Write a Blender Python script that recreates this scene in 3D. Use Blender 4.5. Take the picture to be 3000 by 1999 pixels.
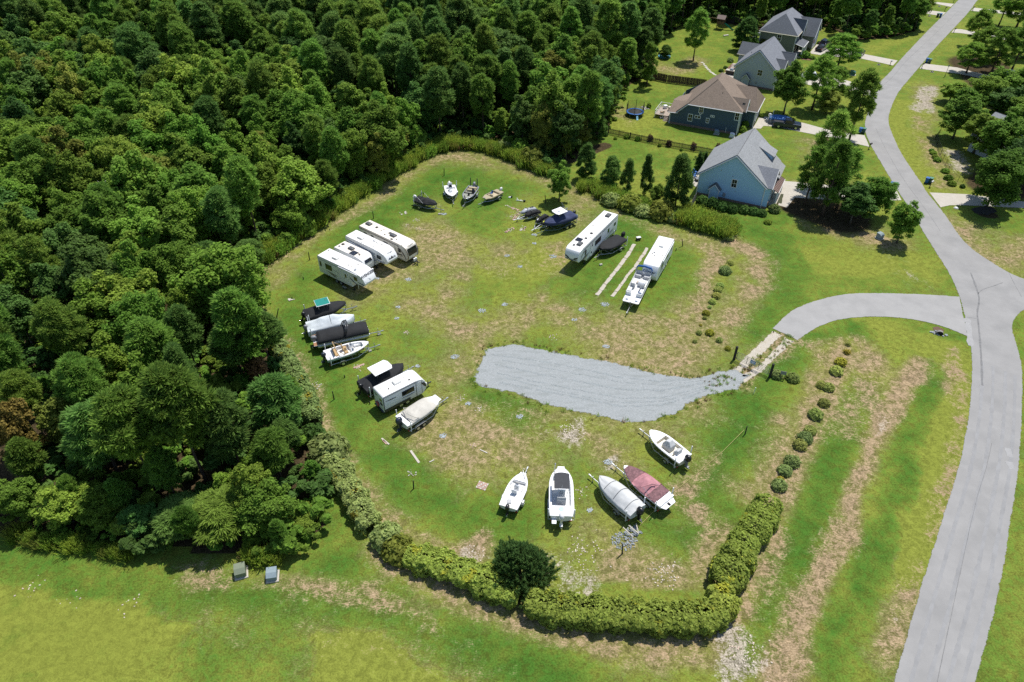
import bpy, bmesh, math, random
import numpy as np
from mathutils import Vector, Matrix, Euler, noise
for o in list(bpy.data.objects):
 bpy.data.objects.remove(o)
SC = bpy.context.scene
COL = SC.collection
PI = math.pi
R = math.radians
FPX = 2075.0                      # focal length in photo pixels (photo is 3000 wide)
TH = math.atan(FPX / 2507.0)      # pitch below the horizon
CAM_H = 60.0
cam = bpy.data.cameras.new("camera")
cam.sensor_width = 36.0
cam.lens = 36.0 * FPX / 3000.0
cam.clip_start = 0.5
cam.clip_end = 6000
camo = bpy.data.objects.new("camera", cam)
COL.objects.link(camo)
camo.location = (0, 0, CAM_H)
camo.rotation_euler = (PI / 2 - TH, 0, 0)
SC.camera = camo
SUN_EL, SUN_AZ = R(66), R(52)     # azimuth counted from +x towards +y
w = bpy.data.worlds.new("World")
SC.world = w
w.use_nodes = True
nt = w.node_tree
bg = nt.nodes["Background"]
sky = nt.nodes.new("ShaderNodeTexSky")
sky.sky_type = 'NISHITA'
sky.sun_disc = False
sky.sun_elevation = SUN_EL
sky.sun_rotation = PI / 2 - SUN_AZ
sky.altitude = 20
sky.air_density = 1.0
sky.dust_density = 0.6
nt.links.new(sky.outputs[0], bg.inputs[0])
bg.inputs[1].default_value = 0.115
sl = bpy.data.lights.new("sun", 'SUN')
sl.energy = 4.6
sl.angle = R(0.53)
sl.color = (1.0, 0.955, 0.88)
so = bpy.data.objects.new("sun", sl)
COL.objects.link(so)
so.location = (60, 80, 120)
sd = Vector((math.cos(SUN_EL) * math.cos(SUN_AZ), math.cos(SUN_EL) * math.sin(SUN_AZ), math.sin(SUN_EL)))
so.rotation_euler = sd.to_track_quat('Z', 'Y').to_euler()
SC.view_settings.view_transform = 'Standard'
SC.view_settings.look = 'None'
SC.view_settings.exposure = 0.22
SC.view_settings.gamma = 1.0
SC.view_settings.use_curve_mapping = False
SC.render.engine = 'CYCLES'
SC.cycles.max_bounces = 6
SC.cycles.diffuse_bounces = 4
SC.cycles.glossy_bounces = 2
SC.cycles.transmission_bounces = 3
SC.cycles.transparent_max_bounces = 6
SC.cycles.use_denoising = False
SC.cycles.sample_clamp_indirect = 4.0
def at(x, y, h=0.0):
 """ground (or height h) point seen at pixel x, y of the 3000 x 1999 photograph"""
 u = x - 1500.0
 v = y - 999.5
 dn = v * math.cos(TH) + FPX * math.sin(TH)
 fw = FPX * math.cos(TH) - v * math.sin(TH)
 t = (CAM_H - h) / dn
 return Vector((u * t, fw * t, h))
def D(x, y, h=0.0):               # same, from the 2353 wide view
 return at(x * 1.27497, y * 1.27497, h)
def Z(ox, oy, s):
 return lambda x, y, h=0.0: at(ox + x / s, oy + y / s, h)
ZA = Z(850, 600, 5.227)
ZB = Z(850, 840, 3.409)
ZC = Z(1180, 490, 4.357)
ZD = Z(1620, 580, 4.355)
ZE = Z(1420, 1230, 3.565)
Z1 = Z(1750, 150, 3.137)
Z2 = Z(2100, 0, 4.706)
Z3 = Z(2500, 0, 4.706)
Z4 = Z(2400, 300, 3.92)
Z5 = Z(1950, 380, 5.227)
ZF = Z(2000, 650, 4.48)
ZG = Z(2000, 900, 4.48)
ZH = Z(2000, 1200, 4.48)
ZI = Z(1000, 1500, 1.81)
ZJ = Z(0, 1400, 1.961)
def row_of(X, Y, z):
 """photo row of a world point"""
 dz = z - CAM_H
 dep = Y * math.cos(TH) - dz * math.sin(TH)
 up = Y * math.sin(TH) + dz * math.cos(TH)
 return 999.5 - FPX * up / dep
def height_for(base, top_row):
 """height of a thing standing on base whose top shows on photo row top_row"""
 lo, hi = 0.0, 40.0
 for _ in range(40):
  m = (lo + hi) / 2
  if row_of(base.x, base.y, m) > top_row:
   lo = m
  else:
   hi = m
 return lo
class MB:
 def __init__(s):
  s.v = []
  s.f = []
 def add(s, vs, fs):
  n = len(s.v)
  s.v += [tuple(p) for p in vs]
  s.f += [tuple(i + n for i in f) for f in fs]
  return s
 def box(s, x0, x1, y0, y1, z0, z1, tx=0.0, ty=0.0):
  vs = [(x0, y0, z0), (x1, y0, z0), (x1, y1, z0), (x0, y1, z0),
 (x0 + tx, y0 + ty, z1), (x1 - tx, y0 + ty, z1), (x1 - tx, y1 - ty, z1), (x0 + tx, y1 - ty, z1)]
  return s.add(vs, [(0, 3, 2, 1), (4, 5, 6, 7), (0, 1, 5, 4), (1, 2, 6, 5), (2, 3, 7, 6), (3, 0, 4, 7)])
 def obox(s, c, dx, dy, dz, rot=0.0, pitch=0.0, roll=0.0):
  m = Matrix.Translation(c) @ Euler((roll, pitch, rot)).to_matrix().to_4x4()
  vs = [m @ Vector((a * dx / 2, b * dy / 2, e * dz / 2)) for e in (-1, 1) for a, b in ((-1, -1), (1, -1), (1, 1), (-1, 1))]
  return s.add(vs, [(0, 3, 2, 1), (4, 5, 6, 7), (0, 1, 5, 4), (1, 2, 6, 5), (2, 3, 7, 6), (3, 0, 4, 7)])
 def prism(s, pts, y0, y1):                      # polygon in xz extruded along y
  n = len(pts)
  vs = [(p[0], y0, p[1]) for p in pts] + [(p[0], y1, p[1]) for p in pts]
  fs = [tuple(range(n)), tuple(range(2 * n - 1, n - 1, -1))]
  fs += [(i, i + n, (i + 1) % n + n, (i + 1) % n) for i in range(n)]
  return s.add(vs, fs)
 def slab(s, pts, z0, z1):                       # polygon in xy extruded along z
  n = len(pts)
  vs = [(p[0], p[1], z0) for p in pts] + [(p[0], p[1], z1) for p in pts]
  fs = [tuple(range(n - 1, -1, -1)), tuple(range(n, 2 * n))]
  fs += [(i, (i + 1) % n, (i + 1) % n + n, i + n) for i in range(n)]
  return s.add(vs, fs)
 def sheet(s, pts, t):                           # 3-d planar polygon given thickness t against its normal
  p = [Vector(q) for q in pts]
  nrm = Vector((0, 0, 0))
  for i in range(len(p)):
   a, b = p[i], p[(i + 1) % len(p)]
   nrm += Vector(((a.y - b.y) * (a.z + b.z), (a.z - b.z) * (a.x + b.x), (a.x - b.x) * (a.y + b.y)))
  nrm.normalize()
  n = len(p)
  vs = [q for q in p] + [q - nrm * t for q in p]
  fs = [tuple(range(n)), tuple(range(2 * n - 1, n - 1, -1))]
  fs += [(i, i + n, (i + 1) % n + n, (i + 1) % n) for i in range(n)]
  return s.add(vs, fs)
 def loft(s, rings, closed=True, cap=True):
  m = len(rings[0])
  vs = [p for r in rings for p in r]
  fs = []
  for i in range(len(rings) - 1):
   for j in range(m if closed else m - 1):
    k = (j + 1) % m
    fs.append((i * m + j, i * m + k, (i + 1) * m + k, (i + 1) * m + j))
  if cap and closed:
   fs.append(tuple(range(m - 1, -1, -1)))
   fs.append(tuple((len(rings) - 1) * m + j for j in range(m)))
  return s.add(vs, fs)
 def tube(s, path, r, n=6, closed=False):
  p = [Vector(q) for q in path]
  rings = []
  for i, q in enumerate(p):
   if closed:
    d = p[(i + 1) % len(p)] - p[i - 1]
   else:
    d = p[min(i + 1, len(p) - 1)] - p[max(i - 1, 0)]
   d.normalize()
   up = Vector((0, 0, 1)) if abs(d.z) < 0.9 else Vector((1, 0, 0))
   a = d.cross(up).normalized()
   b = d.cross(a).normalized()
   rr = r[i] if isinstance(r, (list, tuple)) else r
   rings.append([q + (a * math.cos(2 * PI * k / n) + b * math.sin(2 * PI * k / n)) * rr for k in range(n)])
  if closed:
   rings.append(rings[0])
  return s.loft(rings, True, not closed)
 def cyl(s, c, ax, r, h, n=12, r2=None):
  c = Vector(c)
  a = Vector(ax).normalized() * h / 2
  return s.tube([c - a, c + a], [r, r if r2 is None else r2], n)
 def ball(s, c, rx, ry, rz, nu=10, nv=7, zmin=-1.0):
  rings = []
  a0 = math.asin(zmin)
  for i in range(nv + 1):
   t = a0 + (PI / 2 - a0) * i / nv
   cr = max(math.cos(t), 0.02)
   rings.append([(c[0] + rx * cr * math.cos(2 * PI * k / nu), c[1] + ry * cr * math.sin(2 * PI * k / nu), c[2] + rz * math.sin(t)) for k in range(nu)])
  return s.loft(rings)
 def build(s, name, mat, parent=None, smooth=False, bevel=0.0, loc=None, seg=1):
  me = bpy.data.meshes.new(name)
  me.from_pydata(s.v, [], s.f)
  bm = bmesh.new()
  bm.from_mesh(me)
  bmesh.ops.recalc_face_normals(bm, faces=bm.faces)
  if bevel:
   es = [e for e in bm.edges if len(e.link_faces) == 2 and e.calc_face_angle(0) > 0.5]
   bmesh.ops.bevel(bm, geom=es, offset=bevel, segments=seg, affect='EDGES', profile=0.6, clamp_overlap=True)
  bm.to_mesh(me)
  bm.free()
  if smooth:
   me.polygons.foreach_set("use_smooth", [True] * len(me.polygons))
   if smooth != 'all':
    me.set_sharp_from_angle(angle=R(40))
  me.materials.append(mat)
  return link(name, me, parent, loc)
def link(name, data, parent=None, loc=None):
 o = bpy.data.objects.new(name, data)
 COL.objects.link(o)
 if parent is not None:
  o.parent = parent
 if loc is not None:
  o.location = loc
 return o
def tag(o, label=None, cat=None, group=None, kind=None):
 if label: o["label"] = label
 if cat: o["category"] = cat
 if group: o["group"] = group
 if kind: o["kind"] = kind
 return o
def thing(name, label, cat, loc=(0, 0, 0), rot=0.0, group=None):
 o = bpy.data.objects.new(name, None)
 o.empty_display_size = 0.3
 COL.objects.link(o)
 o.location = loc
 o.rotation_euler = (0, 0, rot)
 return tag(o, label, cat, group)
def copy_tree(o, parent=None):
 c = o.copy()
 COL.objects.link(c)
 c.parent = parent
 for ch in list(o.children):
  copy_tree(ch, c)
 return c
def place(o, loc, rot=0.0, scale=None, label=None, group=None):
 o.location = loc
 o.rotation_euler = (0, 0, rot)
 if scale is not None:
  o.scale = (scale,) * 3 if not isinstance(scale, tuple) else scale
 if label: o["label"] = label
 if group: o["group"] = group
 return o
_TX = {}
def text(s, size, mat, parent, loc, rot, name="lettering", thick=0.006, shear=0.0, bold=0.0):
 key = (s, size, shear, bold, mat.name)
 if key not in _TX:
  cu = bpy.data.curves.new("lettering", 'FONT')
  cu.body = s
  cu.size = size
  cu.extrude = thick
  cu.shear = shear
  cu.offset = bold
  cu.resolution_u = 3
  cu.align_x = 'CENTER'
  cu.align_y = 'CENTER'
  t = bpy.data.objects.new("lettering", cu)
  COL.objects.link(t)
  bpy.context.view_layer.update()
  me = bpy.data.meshes.new_from_object(t.evaluated_get(bpy.context.evaluated_depsgraph_get()))
  bpy.data.objects.remove(t)
  bpy.data.curves.remove(cu)
  me.materials.clear()
  me.materials.append(mat)
  _TX[key] = me
 o = link(name, _TX[key], parent)
 o.location = loc
 o.rotation_euler = rot
 return o
_M = {}
def M(name, rgb, rough=0.5, metal=0.0, var=0.12, scale=4.0, bump=0.0, bscale=None, spec=0.5, coat=0.0, dist=0.02, detail=4.0, dirt=None, stretch=None):
 if name in _M:
  return _M[name]
 m = bpy.data.materials.new(name)
 m.use_nodes = True
 n = m.node_tree.nodes
 l = m.node_tree.links
 b = n["Principled BSDF"]
 b.inputs["Roughness"].default_value = rough
 b.inputs["Metallic"].default_value = metal
 b.inputs["Specular IOR Level"].default_value = spec
 b.inputs["Coat Weight"].default_value = coat
 tc = n.new("ShaderNodeTexCoord")
 src = tc.outputs["Object"]
 if stretch:
  mp = n.new("ShaderNodeMapping")
  mp.inputs["Scale"].default_value = stretch
  l.new(src, mp.inputs[0])
  src = mp.outputs[0]
 nz = n.new("ShaderNodeTexNoise")
 nz.inputs["Scale"].default_value = scale
 nz.inputs["Detail"].default_value = detail
 nz.inputs["Roughness"].default_value = 0.65
 l.new(src, nz.inputs["Vector"])
 cr = n.new("ShaderNodeValToRGB")
 lo = [max(0.0, c * (1 - var)) for c in rgb]
 hi = [min(1.0, c * (1 + var)) for c in rgb]
 cr.color_ramp.elements[0].position = 0.3
 cr.color_ramp.elements[0].color = (*lo, 1)
 cr.color_ramp.elements[1].position = 0.7
 cr.color_ramp.elements[1].color = (*hi, 1)
 l.new(nz.outputs["Fac"], cr.inputs[0])
 out = cr.outputs[0]
 if dirt:                      # (colour, amount, scale) blotches of wear
  n2 = n.new("ShaderNodeTexNoise")
  n2.inputs["Scale"].default_value = dirt[2]
  n2.inputs["Detail"].default_value = 6
  l.new(src, n2.inputs["Vector"])
  mr = n.new("ShaderNodeMapRange")
  mr.inputs[1].default_value = 0.5
  mr.inputs[2].default_value = 0.75
  mr.inputs[4].default_value = dirt[1]
  l.new(n2.outputs["Fac"], mr.inputs[0])
  mx = n.new("ShaderNodeMix")
  mx.data_type = 'RGBA'
  l.new(mr.outputs[0], mx.inputs[0])
  l.new(out, mx.inputs[6])
  mx.inputs[7].default_value = (*dirt[0], 1)
  out = mx.outputs[2]
 l.new(out, b.inputs["Base Color"])
 if bump:
  nb = n.new("ShaderNodeTexNoise")
  nb.inputs["Scale"].default_value = bscale or scale * 3
  nb.inputs["Detail"].default_value = 5
  l.new(src, nb.inputs["Vector"])
  bp = n.new("ShaderNodeBump")
  bp.inputs["Strength"].default_value = bump
  bp.inputs["Distance"].default_value = dist
  l.new(nb.outputs["Fac"], bp.inputs["Height"])
  l.new(bp.outputs[0], b.inputs["Normal"])
 _M[name] = m
 return m
def leaf_mat(name, rgb, vary=0.35, trans=0.28, hue=0.03, rough=0.7):
 """foliage: each leaf (island) and each plant (object) gets its own tone"""
 if name in _M:
  return _M[name]
 m = bpy.data.materials.new(name)
 m.use_nodes = True
 n = m.node_tree.nodes
 l = m.node_tree.links
 b = n["Principled BSDF"]
 b.inputs["Roughness"].default_value = rough
 b.inputs["Specular IOR Level"].default_value = 0.12
 g = n.new("ShaderNodeNewGeometry")
 oi = n.new("ShaderNodeObjectInfo")
 hs = n.new("ShaderNodeHueSaturation")
 hs.inputs["Color"].default_value = (*rgb, 1)
 a = n.new("ShaderNodeMapRange")
 a.inputs[3].default_value = 1 - vary
 a.inputs[4].default_value = 1 + vary
 l.new(g.outputs["Random Per Island"], a.inputs[0])
 c = n.new("ShaderNodeMapRange")
 c.inputs[3].default_value = 0.72
 c.inputs[4].default_value = 1.28
 l.new(oi.outputs["Random"], c.inputs[0])
 mu = n.new("ShaderNodeMath")
 mu.operation = 'MULTIPLY'
 l.new(a.outputs[0], mu.inputs[0])
 l.new(c.outputs[0], mu.inputs[1])
 l.new(mu.outputs[0], hs.inputs["Value"])
 wn = n.new("ShaderNodeTexWhiteNoise")
 wn.noise_dimensions = '1D'
 l.new(oi.outputs["Random"], wn.inputs["W"])
 h = n.new("ShaderNodeMapRange")
 h.inputs[3].default_value = 0.5 - hue
 h.inputs[4].default_value = 0.5 + hue
 l.new(wn.outputs["Value"], h.inputs[0])
 l.new(h.outputs[0], hs.inputs["Hue"])
 l.new(hs.outputs[0], b.inputs["Base Color"])
 t = n.new("ShaderNodeBsdfTranslucent")
 gm = n.new("ShaderNodeGamma")
 gm.inputs[1].default_value = 0.9
 l.new(hs.outputs[0], gm.inputs[0])
 l.new(gm.outputs[0], t.inputs[0])
 mx = n.new("ShaderNodeMixShader")
 mx.inputs[0].default_value = trans
 l.new(b.outputs[0], mx.inputs[1])
 l.new(t.outputs[0], mx.inputs[2])
 l.new(mx.outputs[0], n["Material Output"].inputs[0])
 _M[name] = m
 return m
WHITE = M("white_gelcoat", (0.78, 0.79, 0.80), 0.35, var=0.03, scale=1.5, dirt=((0.55, 0.53, 0.48), 0.35, 1.2))
RVWHITE = M("rv_fibreglass", (0.76, 0.77, 0.78), 0.4, var=0.03, scale=0.8, dirt=((0.6, 0.58, 0.53), 0.3, 0.8))
RVCREAM = M("rv_cream_fibreglass", (0.64, 0.61, 0.54), 0.4, var=0.04, scale=0.8)
ROOFWHITE = M("rv_roof_membrane", (0.78, 0.77, 0.74), 0.65, var=0.04, scale=0.9, dirt=((0.5, 0.48, 0.42), 0.45, 0.9))
ROOFCREAM = M("rv_cream_membrane", (0.74, 0.69, 0.60), 0.65, var=0.05, scale=0.9, dirt=((0.5, 0.46, 0.38), 0.4, 0.9))
BLACKPL = M("black_plastic", (0.02, 0.021, 0.024), 0.45, var=0.2)
DARKGLASS = M("dark_glass", (0.012, 0.014, 0.016), 0.06, var=0.1, spec=0.6)
RUBBER = M("tyre_rubber", (0.018, 0.018, 0.018), 0.85, var=0.25)
STEEL = M("galvanised_steel", (0.42, 0.44, 0.46), 0.4, 0.8, var=0.12, scale=6)
CHROME = M("bright_rim", (0.65, 0.66, 0.68), 0.25, 0.9, var=0.05)
DARKSTEEL = M("painted_dark_steel", (0.04, 0.045, 0.05), 0.5, 0.3, var=0.2)
BLACKCLOTH = M("black_canvas", (0.010, 0.011, 0.013), 0.85, var=0.3, scale=2.5, bump=0.5, bscale=3.5, dist=0.06)
NAVYCLOTH = M("navy_canvas", (0.028, 0.04, 0.10), 0.85, var=0.2, scale=2.0, bump=0.5, bscale=3.0, dist=0.06)
GREYCLOTH = M("pale_grey_canvas", (0.50, 0.51, 0.51), 0.85, var=0.08, scale=1.5, bump=0.4, bscale=2.6, dist=0.06)
BEIGECLOTH = M("beige_canvas", (0.50, 0.48, 0.43), 0.85, var=0.1, scale=1.5, bump=0.4, bscale=2.6, dist=0.06)
PINKCLOTH = M("faded_red_canvas", (0.40, 0.185, 0.205), 0.85, var=0.25, scale=2.2, bump=0.4, bscale=3, dist=0.05)
MAROON = M("stained_maroon_canvas", (0.17, 0.085, 0.092), 0.85, var=0.5, scale=3.5, bump=0.4, bscale=3, dist=0.05)
TARP = M("white_tarp", (0.60, 0.65, 0.68), 0.6, var=0.06, scale=1.4, bump=0.5, bscale=2.2, dist=0.08)
TEAL = M("teal_canvas", (0.0, 0.20, 0.17), 0.7, var=0.12, scale=5)
BLUECLOTH = M("blue_canvas", (0.012, 0.10, 0.32), 0.7, var=0.15)
TANVINYL = M("tan_vinyl", (0.40, 0.27, 0.13), 0.55, var=0.1)
GREYVINYL = M("grey_vinyl", (0.40, 0.41, 0.42), 0.55, var=0.08)
WOODDECK = M("teak_deck", (0.30, 0.15, 0.075), 0.6, var=0.25, scale=6)
def seg_d(X, Y, pts):
 d = np.full(X.shape, 1e9)
 for a, b in zip(pts[:-1], pts[1:]):
  ax, ay, bx, by = a[0], a[1], b[0], b[1]
  dx, dy = bx - ax, by - ay
  L = dx * dx + dy * dy + 1e-9
  t = np.clip(((X - ax) * dx + (Y - ay) * dy) / L, 0, 1)
  d = np.minimum(d, np.hypot(X - ax - t * dx, Y - ay - t * dy))
 return d
def in_poly(X, Y, pts):
 ins = np.zeros(X.shape, bool)
 n = len(pts)
 for i in range(n):
  x1, y1 = pts[i][0], pts[i][1]
  x2, y2 = pts[(i + 1) % n][0], pts[(i + 1) % n][1]
  c = ((y1 > Y) != (y2 > Y)) & (X < (x2 - x1) * (Y - y1) / (y2 - y1 + 1e-12) + x1)
  ins ^= c
 return ins
def DL(*p):
 return [D(a, b) for a, b in zip(p[0::2], p[1::2])]
FOREST = ([Vector((-60, 20, 0)), D(-60, 1235)] +
 DL(0, 1222, 120, 1234, 240, 1244, 380, 1258, 520, 1270, 640, 1268, 710, 1246, 752, 1205, 735, 1120, 715, 1060,
 705, 985, 668, 900, 640, 830, 610, 770, 575, 705, 540, 655, 565, 615, 620, 590, 680, 545, 760, 490, 850, 428,
 915, 385, 985, 350, 1060, 322, 1150, 338, 1225, 375, 1275, 392, 1330, 352, 1345, 320, 1395, 300, 1408, 240, 1432, 205,
 1490, 170, 1500, 105, 1560, 62, 1640, 48, 1740, 70, 1800, 60, 1900, 62, 1975, 92, 2040, 88, 2102, 72, 2100, 20) +
 [Vector((104, 262, 0)), Vector((104, 330, 0)), Vector((-300, 330, 0)), Vector((-300, 20, 0))])
FOREST_R = DL(2110, 0, 2100, 20, 2102, 70) + [Vector((118, 250, 0))]
RIGHTWOOD = DL(2245, 75, 2210, 120, 2215, 165, 2190, 185, 2160, 225, 2165, 270, 2200, 330, 2235, 420, 2300, 440, 2420, 440, 2420, 0, 2300, 0)
STROKES = [  # channel, half width (m), strength, soft (m), display polyline
 ("dry", 1.2, .55, 1.8, (545, 655, 700, 560, 860, 460, 960, 385, 1050, 352, 1150, 370, 1250, 412, 1340, 455, 1420, 490, 1500, 525, 1590, 560)),
 ("dry", 1.8, .66, 2.6, (1600, 545, 1640, 590, 1625, 660, 1580, 740, 1530, 800, 1480, 835)),
 ("dry", 2.2, .60, 3.0, (1690, 560, 1740, 590, 1755, 640, 1700, 700, 1640, 780, 1560, 840)),
 ("dry", 1.0, .8, .8, (1690, 555, 1740, 585, 1760, 625)),
 ("dry", 1.0, .62, 1.6, (545, 660, 580, 700, 640, 770, 690, 840, 720, 900, 745, 960, 765, 1010, 800, 1070, 850, 1140, 890, 1190, 930, 1230)),
 ("dry", 1.3, .78, 1.7, (1940, 790, 1915, 850, 1880, 930, 1850, 1010, 1815, 1090, 1775, 1160, 1760, 1230, 1735, 1310, 1690, 1400, 1620, 1480, 1500, 1500, 1350, 1460, 1200, 1425, 1080, 1380, 960, 1320, 880, 1270)),
 ("dry", 1.6, .7, 1.6, (1880, 800, 1960, 790, 2010, 830, 1990, 900, 1940, 980)),
 ("dry", .9, .92, 1.2, (2110, 840, 2075, 900, 2030, 960, 2000, 1040, 1965, 1130, 1930, 1230, 1890, 1320, 1850, 1400, 1820, 1480, 1780, 1560)),
 ("dry", .9, .72, 1.3, (2190, 800, 2205, 950, 2180, 1100, 2140, 1230, 2090, 1370, 2030, 1500)),
 ("dry", 1.2, .7, 2.0, (1640, 1060, 1560, 1140, 1640, 1220, 1600, 1300)),
 ("dry", 2.5, .55, 3.0, (960, 700, 1060, 760, 1150, 760, 1240, 700, 1350, 760, 1440, 790)),
 ("dry", 2.0, .55, 2.5, (1050, 640, 1000, 720, 1100, 800, 1040, 860)),
 ("dry", 2.0, .55, 2.5, (1040, 930, 1200, 960, 1350, 1000, 1420, 1060)),
 ("dry", 1.0, .72, 1.5, (440, 1325, 560, 1338, 700, 1345, 820, 1370, 920, 1400, 1000, 1440)),
 ("dry", 1.0, .8, 1.0, (900, 1190, 1000, 1250, 1090, 1270, 1110, 1230)),
 ("dry", 3.0, .35, 5.0, (2070, 620, 2120, 660, 2000, 560)),
 ("dry", 2.5, .55, 2.5, (2130, 200, 2110, 290, 2140, 350, 2160, 420)),
 ("dry", 3.0, .6, 3.0, (2200, 520, 2280, 600, 2353, 570)),
 ("dry", 2.0, .6, 3.0, (1500, 150, 1560, 165, 1600, 140)),
 ("dry", 2.5, .5, 3.0, (1400, 240, 1440, 280)),
 ("dry", 2.0, .5, 3.0, (1870, 330, 1900, 430, 1980, 450)),
 ("dry", 2.5, .7, 2.5, (1850, 430, 1880, 510, 1960, 530, 2050, 560)),
 ("dry", 3.0, .35, 4.0, (500, 1420, 800, 1470, 1100, 1540)),
 ("dry", 1.6, .75, 1.6, (1815, 775, 1760, 815, 1710, 865)),
 ("bare", 1.1, .62, 2.0, (1335, 975, 1315, 1005)), ("bare", .6, .55, 1.4, (1255, 985, 1275, 1010)),
 ("bare", .7, .7, .8, (1420, 1050, 1400, 1075)),
 ("bare", .8, .62, 1.8, (1070, 1275, 1105, 1295)),
 ("bare", 1.1, .66, 2.2, (1255, 1285, 1290, 1330, 1340, 1340)),
 ("bare", .9, .5, 1.2, (1430, 1330, 1520, 1330, 1560, 1290)),
 ("bare", 1.1, .75, 1.2, (1680, 1460, 1710, 1510, 1680, 1560)),
 ("bare", .6, .5, .8, (2035, 960, 2020, 1000)),
 ("bare", 1.6, .85, 1.8, (2135, 205, 2115, 250)),
 ("bare", 2.0, .7, 2.2, (2190, 350, 2215, 390)),
 ("bare", .5, .6, .7, (2085, 625, 2100, 640)),
 ("bare", .5, .6, .6, (2055, 1415, 2070, 1430)),
 ("bare", .5, .4, .5, (30, 1345, 80, 1352)),
 ("lush", 2.5, .8, 2.5, (780, 560, 900, 480, 1030, 410, 1130, 440, 1100, 510)),
 ("lush", 3.0, .6, 3.0, (1450, 500, 1400, 600, 1340, 660, 1480, 640, 1560, 600, 1590, 640)),
 ("lush", 2.0, .7, 2.0, (700, 640, 670, 720, 690, 800, 760, 880, 800, 960, 870, 1040, 940, 1120)),
 ("lush", 2.0, .7, 2.0, (950, 1130, 1050, 1190, 1180, 1200)),
 ("lush", 2.0, .75, 2.0, (1730, 930, 1700, 1000, 1650, 1080, 1580, 1160)),
 ("lush", 1.5, .9, 1.2, (1990, 890, 1960, 970, 1900, 1080, 1870, 1190, 1830, 1290, 1780, 1400, 1740, 1490)),
 ("lush", .9, .9, 1.0, (2135, 850, 2125, 920, 2085, 1020, 2070, 1130, 2010, 1260, 1950, 1390, 1890, 1500)),
 ("lush", 1.2, .8, 1.6, (1960, 760, 1850, 770, 1790, 830, 1750, 880)),
 ("lush", 2.0, .6, 2.5, (1680, 520, 1760, 540, 1800, 610, 1790, 690, 1750, 760)),
 ("lush", 1.6, .8, 1.8, (420, 1335, 560, 1370, 760, 1380, 900, 1410, 1020, 1470, 1180, 1520, 1300, 1560)),
 ("lush", 2.0, .5, 2.0, (0, 1270, 150, 1290, 330, 1310)),
 ("lush", 1.5, .6, 2.0, (750, 1300, 840, 1330, 900, 1360)),
 ("lush", 2.5, .5, 3.0, (1420, 330, 1500, 360, 1580, 380)),
 ("lush", 2.0, .6, 2.0, (1600, 500, 1720, 510, 1800, 500)),
 ("lush", 2.0, .4, 3.0, (1540, 300, 1640, 310)),
 ("lush", 1.2, .8, 1.6, (1200, 940, 1100, 905, 1180, 960)),
 ("lush", 1.6, .6, 2.0, (1500, 1200, 1560, 1240, 1660, 1180)),
 ("lush", 2.0, .5, 3.0, (500, 1510, 620, 1520)),
 ("pale", 5.0, .6, 4.0, (0, 1400, 300, 1410, 600, 1440, 900, 1510)), ("pale", 3.0, .5, 3.0, (0, 1520, 200, 1540)), ("pale", 3.0, .55, 3.0, (1850, 600, 2000, 620, 2110, 620)),
 ("pale", 2.5, .6, 2.5, (2080, 240, 2060, 330, 2100, 420)), ("pale", 3.0, .5, 3.0, (1900, 180, 1960, 200)), ("pale", 2.0, .5, 2.0, (2000, 120, 2060, 90)), ("pale", 2.0, .6, 2.0, (2190, 800, 2190, 950, 2160, 1100, 2090, 1300)),
 ("pale", 2.0, .5, 2.5, (1950, 740, 2060, 760)), ("pale", 2.5, .5, 3.0, (1280, 600, 1180, 640)), ("pale", 2.5, .5, 2.5, (1440, 290, 1500, 270)),
]
def axis_vals(lo, hi, step, far):
 a = list(np.arange(lo, hi + 1e-6, step))
 ext = [15, 40, 90, 200, 500, 1200, far]
 return np.array([lo - e for e in reversed(ext)] + a + [hi + e for e in ext])
gx = axis_vals(-175, 175, 0.8, 3000)
gy = axis_vals(18, 262, 0.8, 3000)
GX, GY = np.meshgrid(gx, gy)
rng = np.random.default_rng(5)
chan = {k: np.zeros(GX.shape) for k in ("dry", "lush", "bare")}
def nfield(sc, seed):
 out = np.zeros(GX.shape)
 m_ = (np.abs(GX) < 170) & (GY > 10) & (GY < 270)
 out[m_] = [noise.noise(Vector((a * sc, b_ * sc, seed))) for a, b_ in zip(GX[m_], GY[m_])]
 return out
NA, NB = nfield(.16, 3.3), nfield(.55, 8.1)
for ch, hw, st, soft, p in STROKES:
 pts = DL(*p)
 d = seg_d(GX, GY, pts) + NA * 2.2 * min(1, hw) + NB * 1.1 * min(1, hw)
 v = st * (1 + .55 * NB + .35 * NA) * np.clip(1 - (d - hw * .5) / (soft * 1.5 + hw * .5), 0, 1) ** 1.2
 if ch == "pale":
  chan["lush"] -= v * (chan["lush"] < .2)
 else:
  chan[ch] = np.maximum(chan[ch], v)
LOT = DL(545, 655, 700, 560, 860, 460, 960, 385, 1050, 350, 1250, 412, 1420, 490, 1600, 550, 1640, 600, 1600, 720, 1690, 830, 1800, 880, 1860, 930, 1810, 1080, 1740, 1250, 1640, 1360, 1300, 1340, 1180, 1330, 900, 1230, 760, 1000, 690, 850, 620, 750)
inlot = in_poly(GX, GY, LOT)
n1 = nfield(.07, 1.7)[inlot] + .5 * NA[inlot]
chan["dry"][inlot] = np.maximum(chan["dry"][inlot], np.clip(.34 + .6 * n1, 0, .62) * (1 - .75 * chan["lush"][inlot]))
chan["bare"][inlot] = np.maximum(chan["bare"][inlot], .10)
litter = in_poly(GX, GY, FOREST).astype(float) * 1.0
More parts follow.
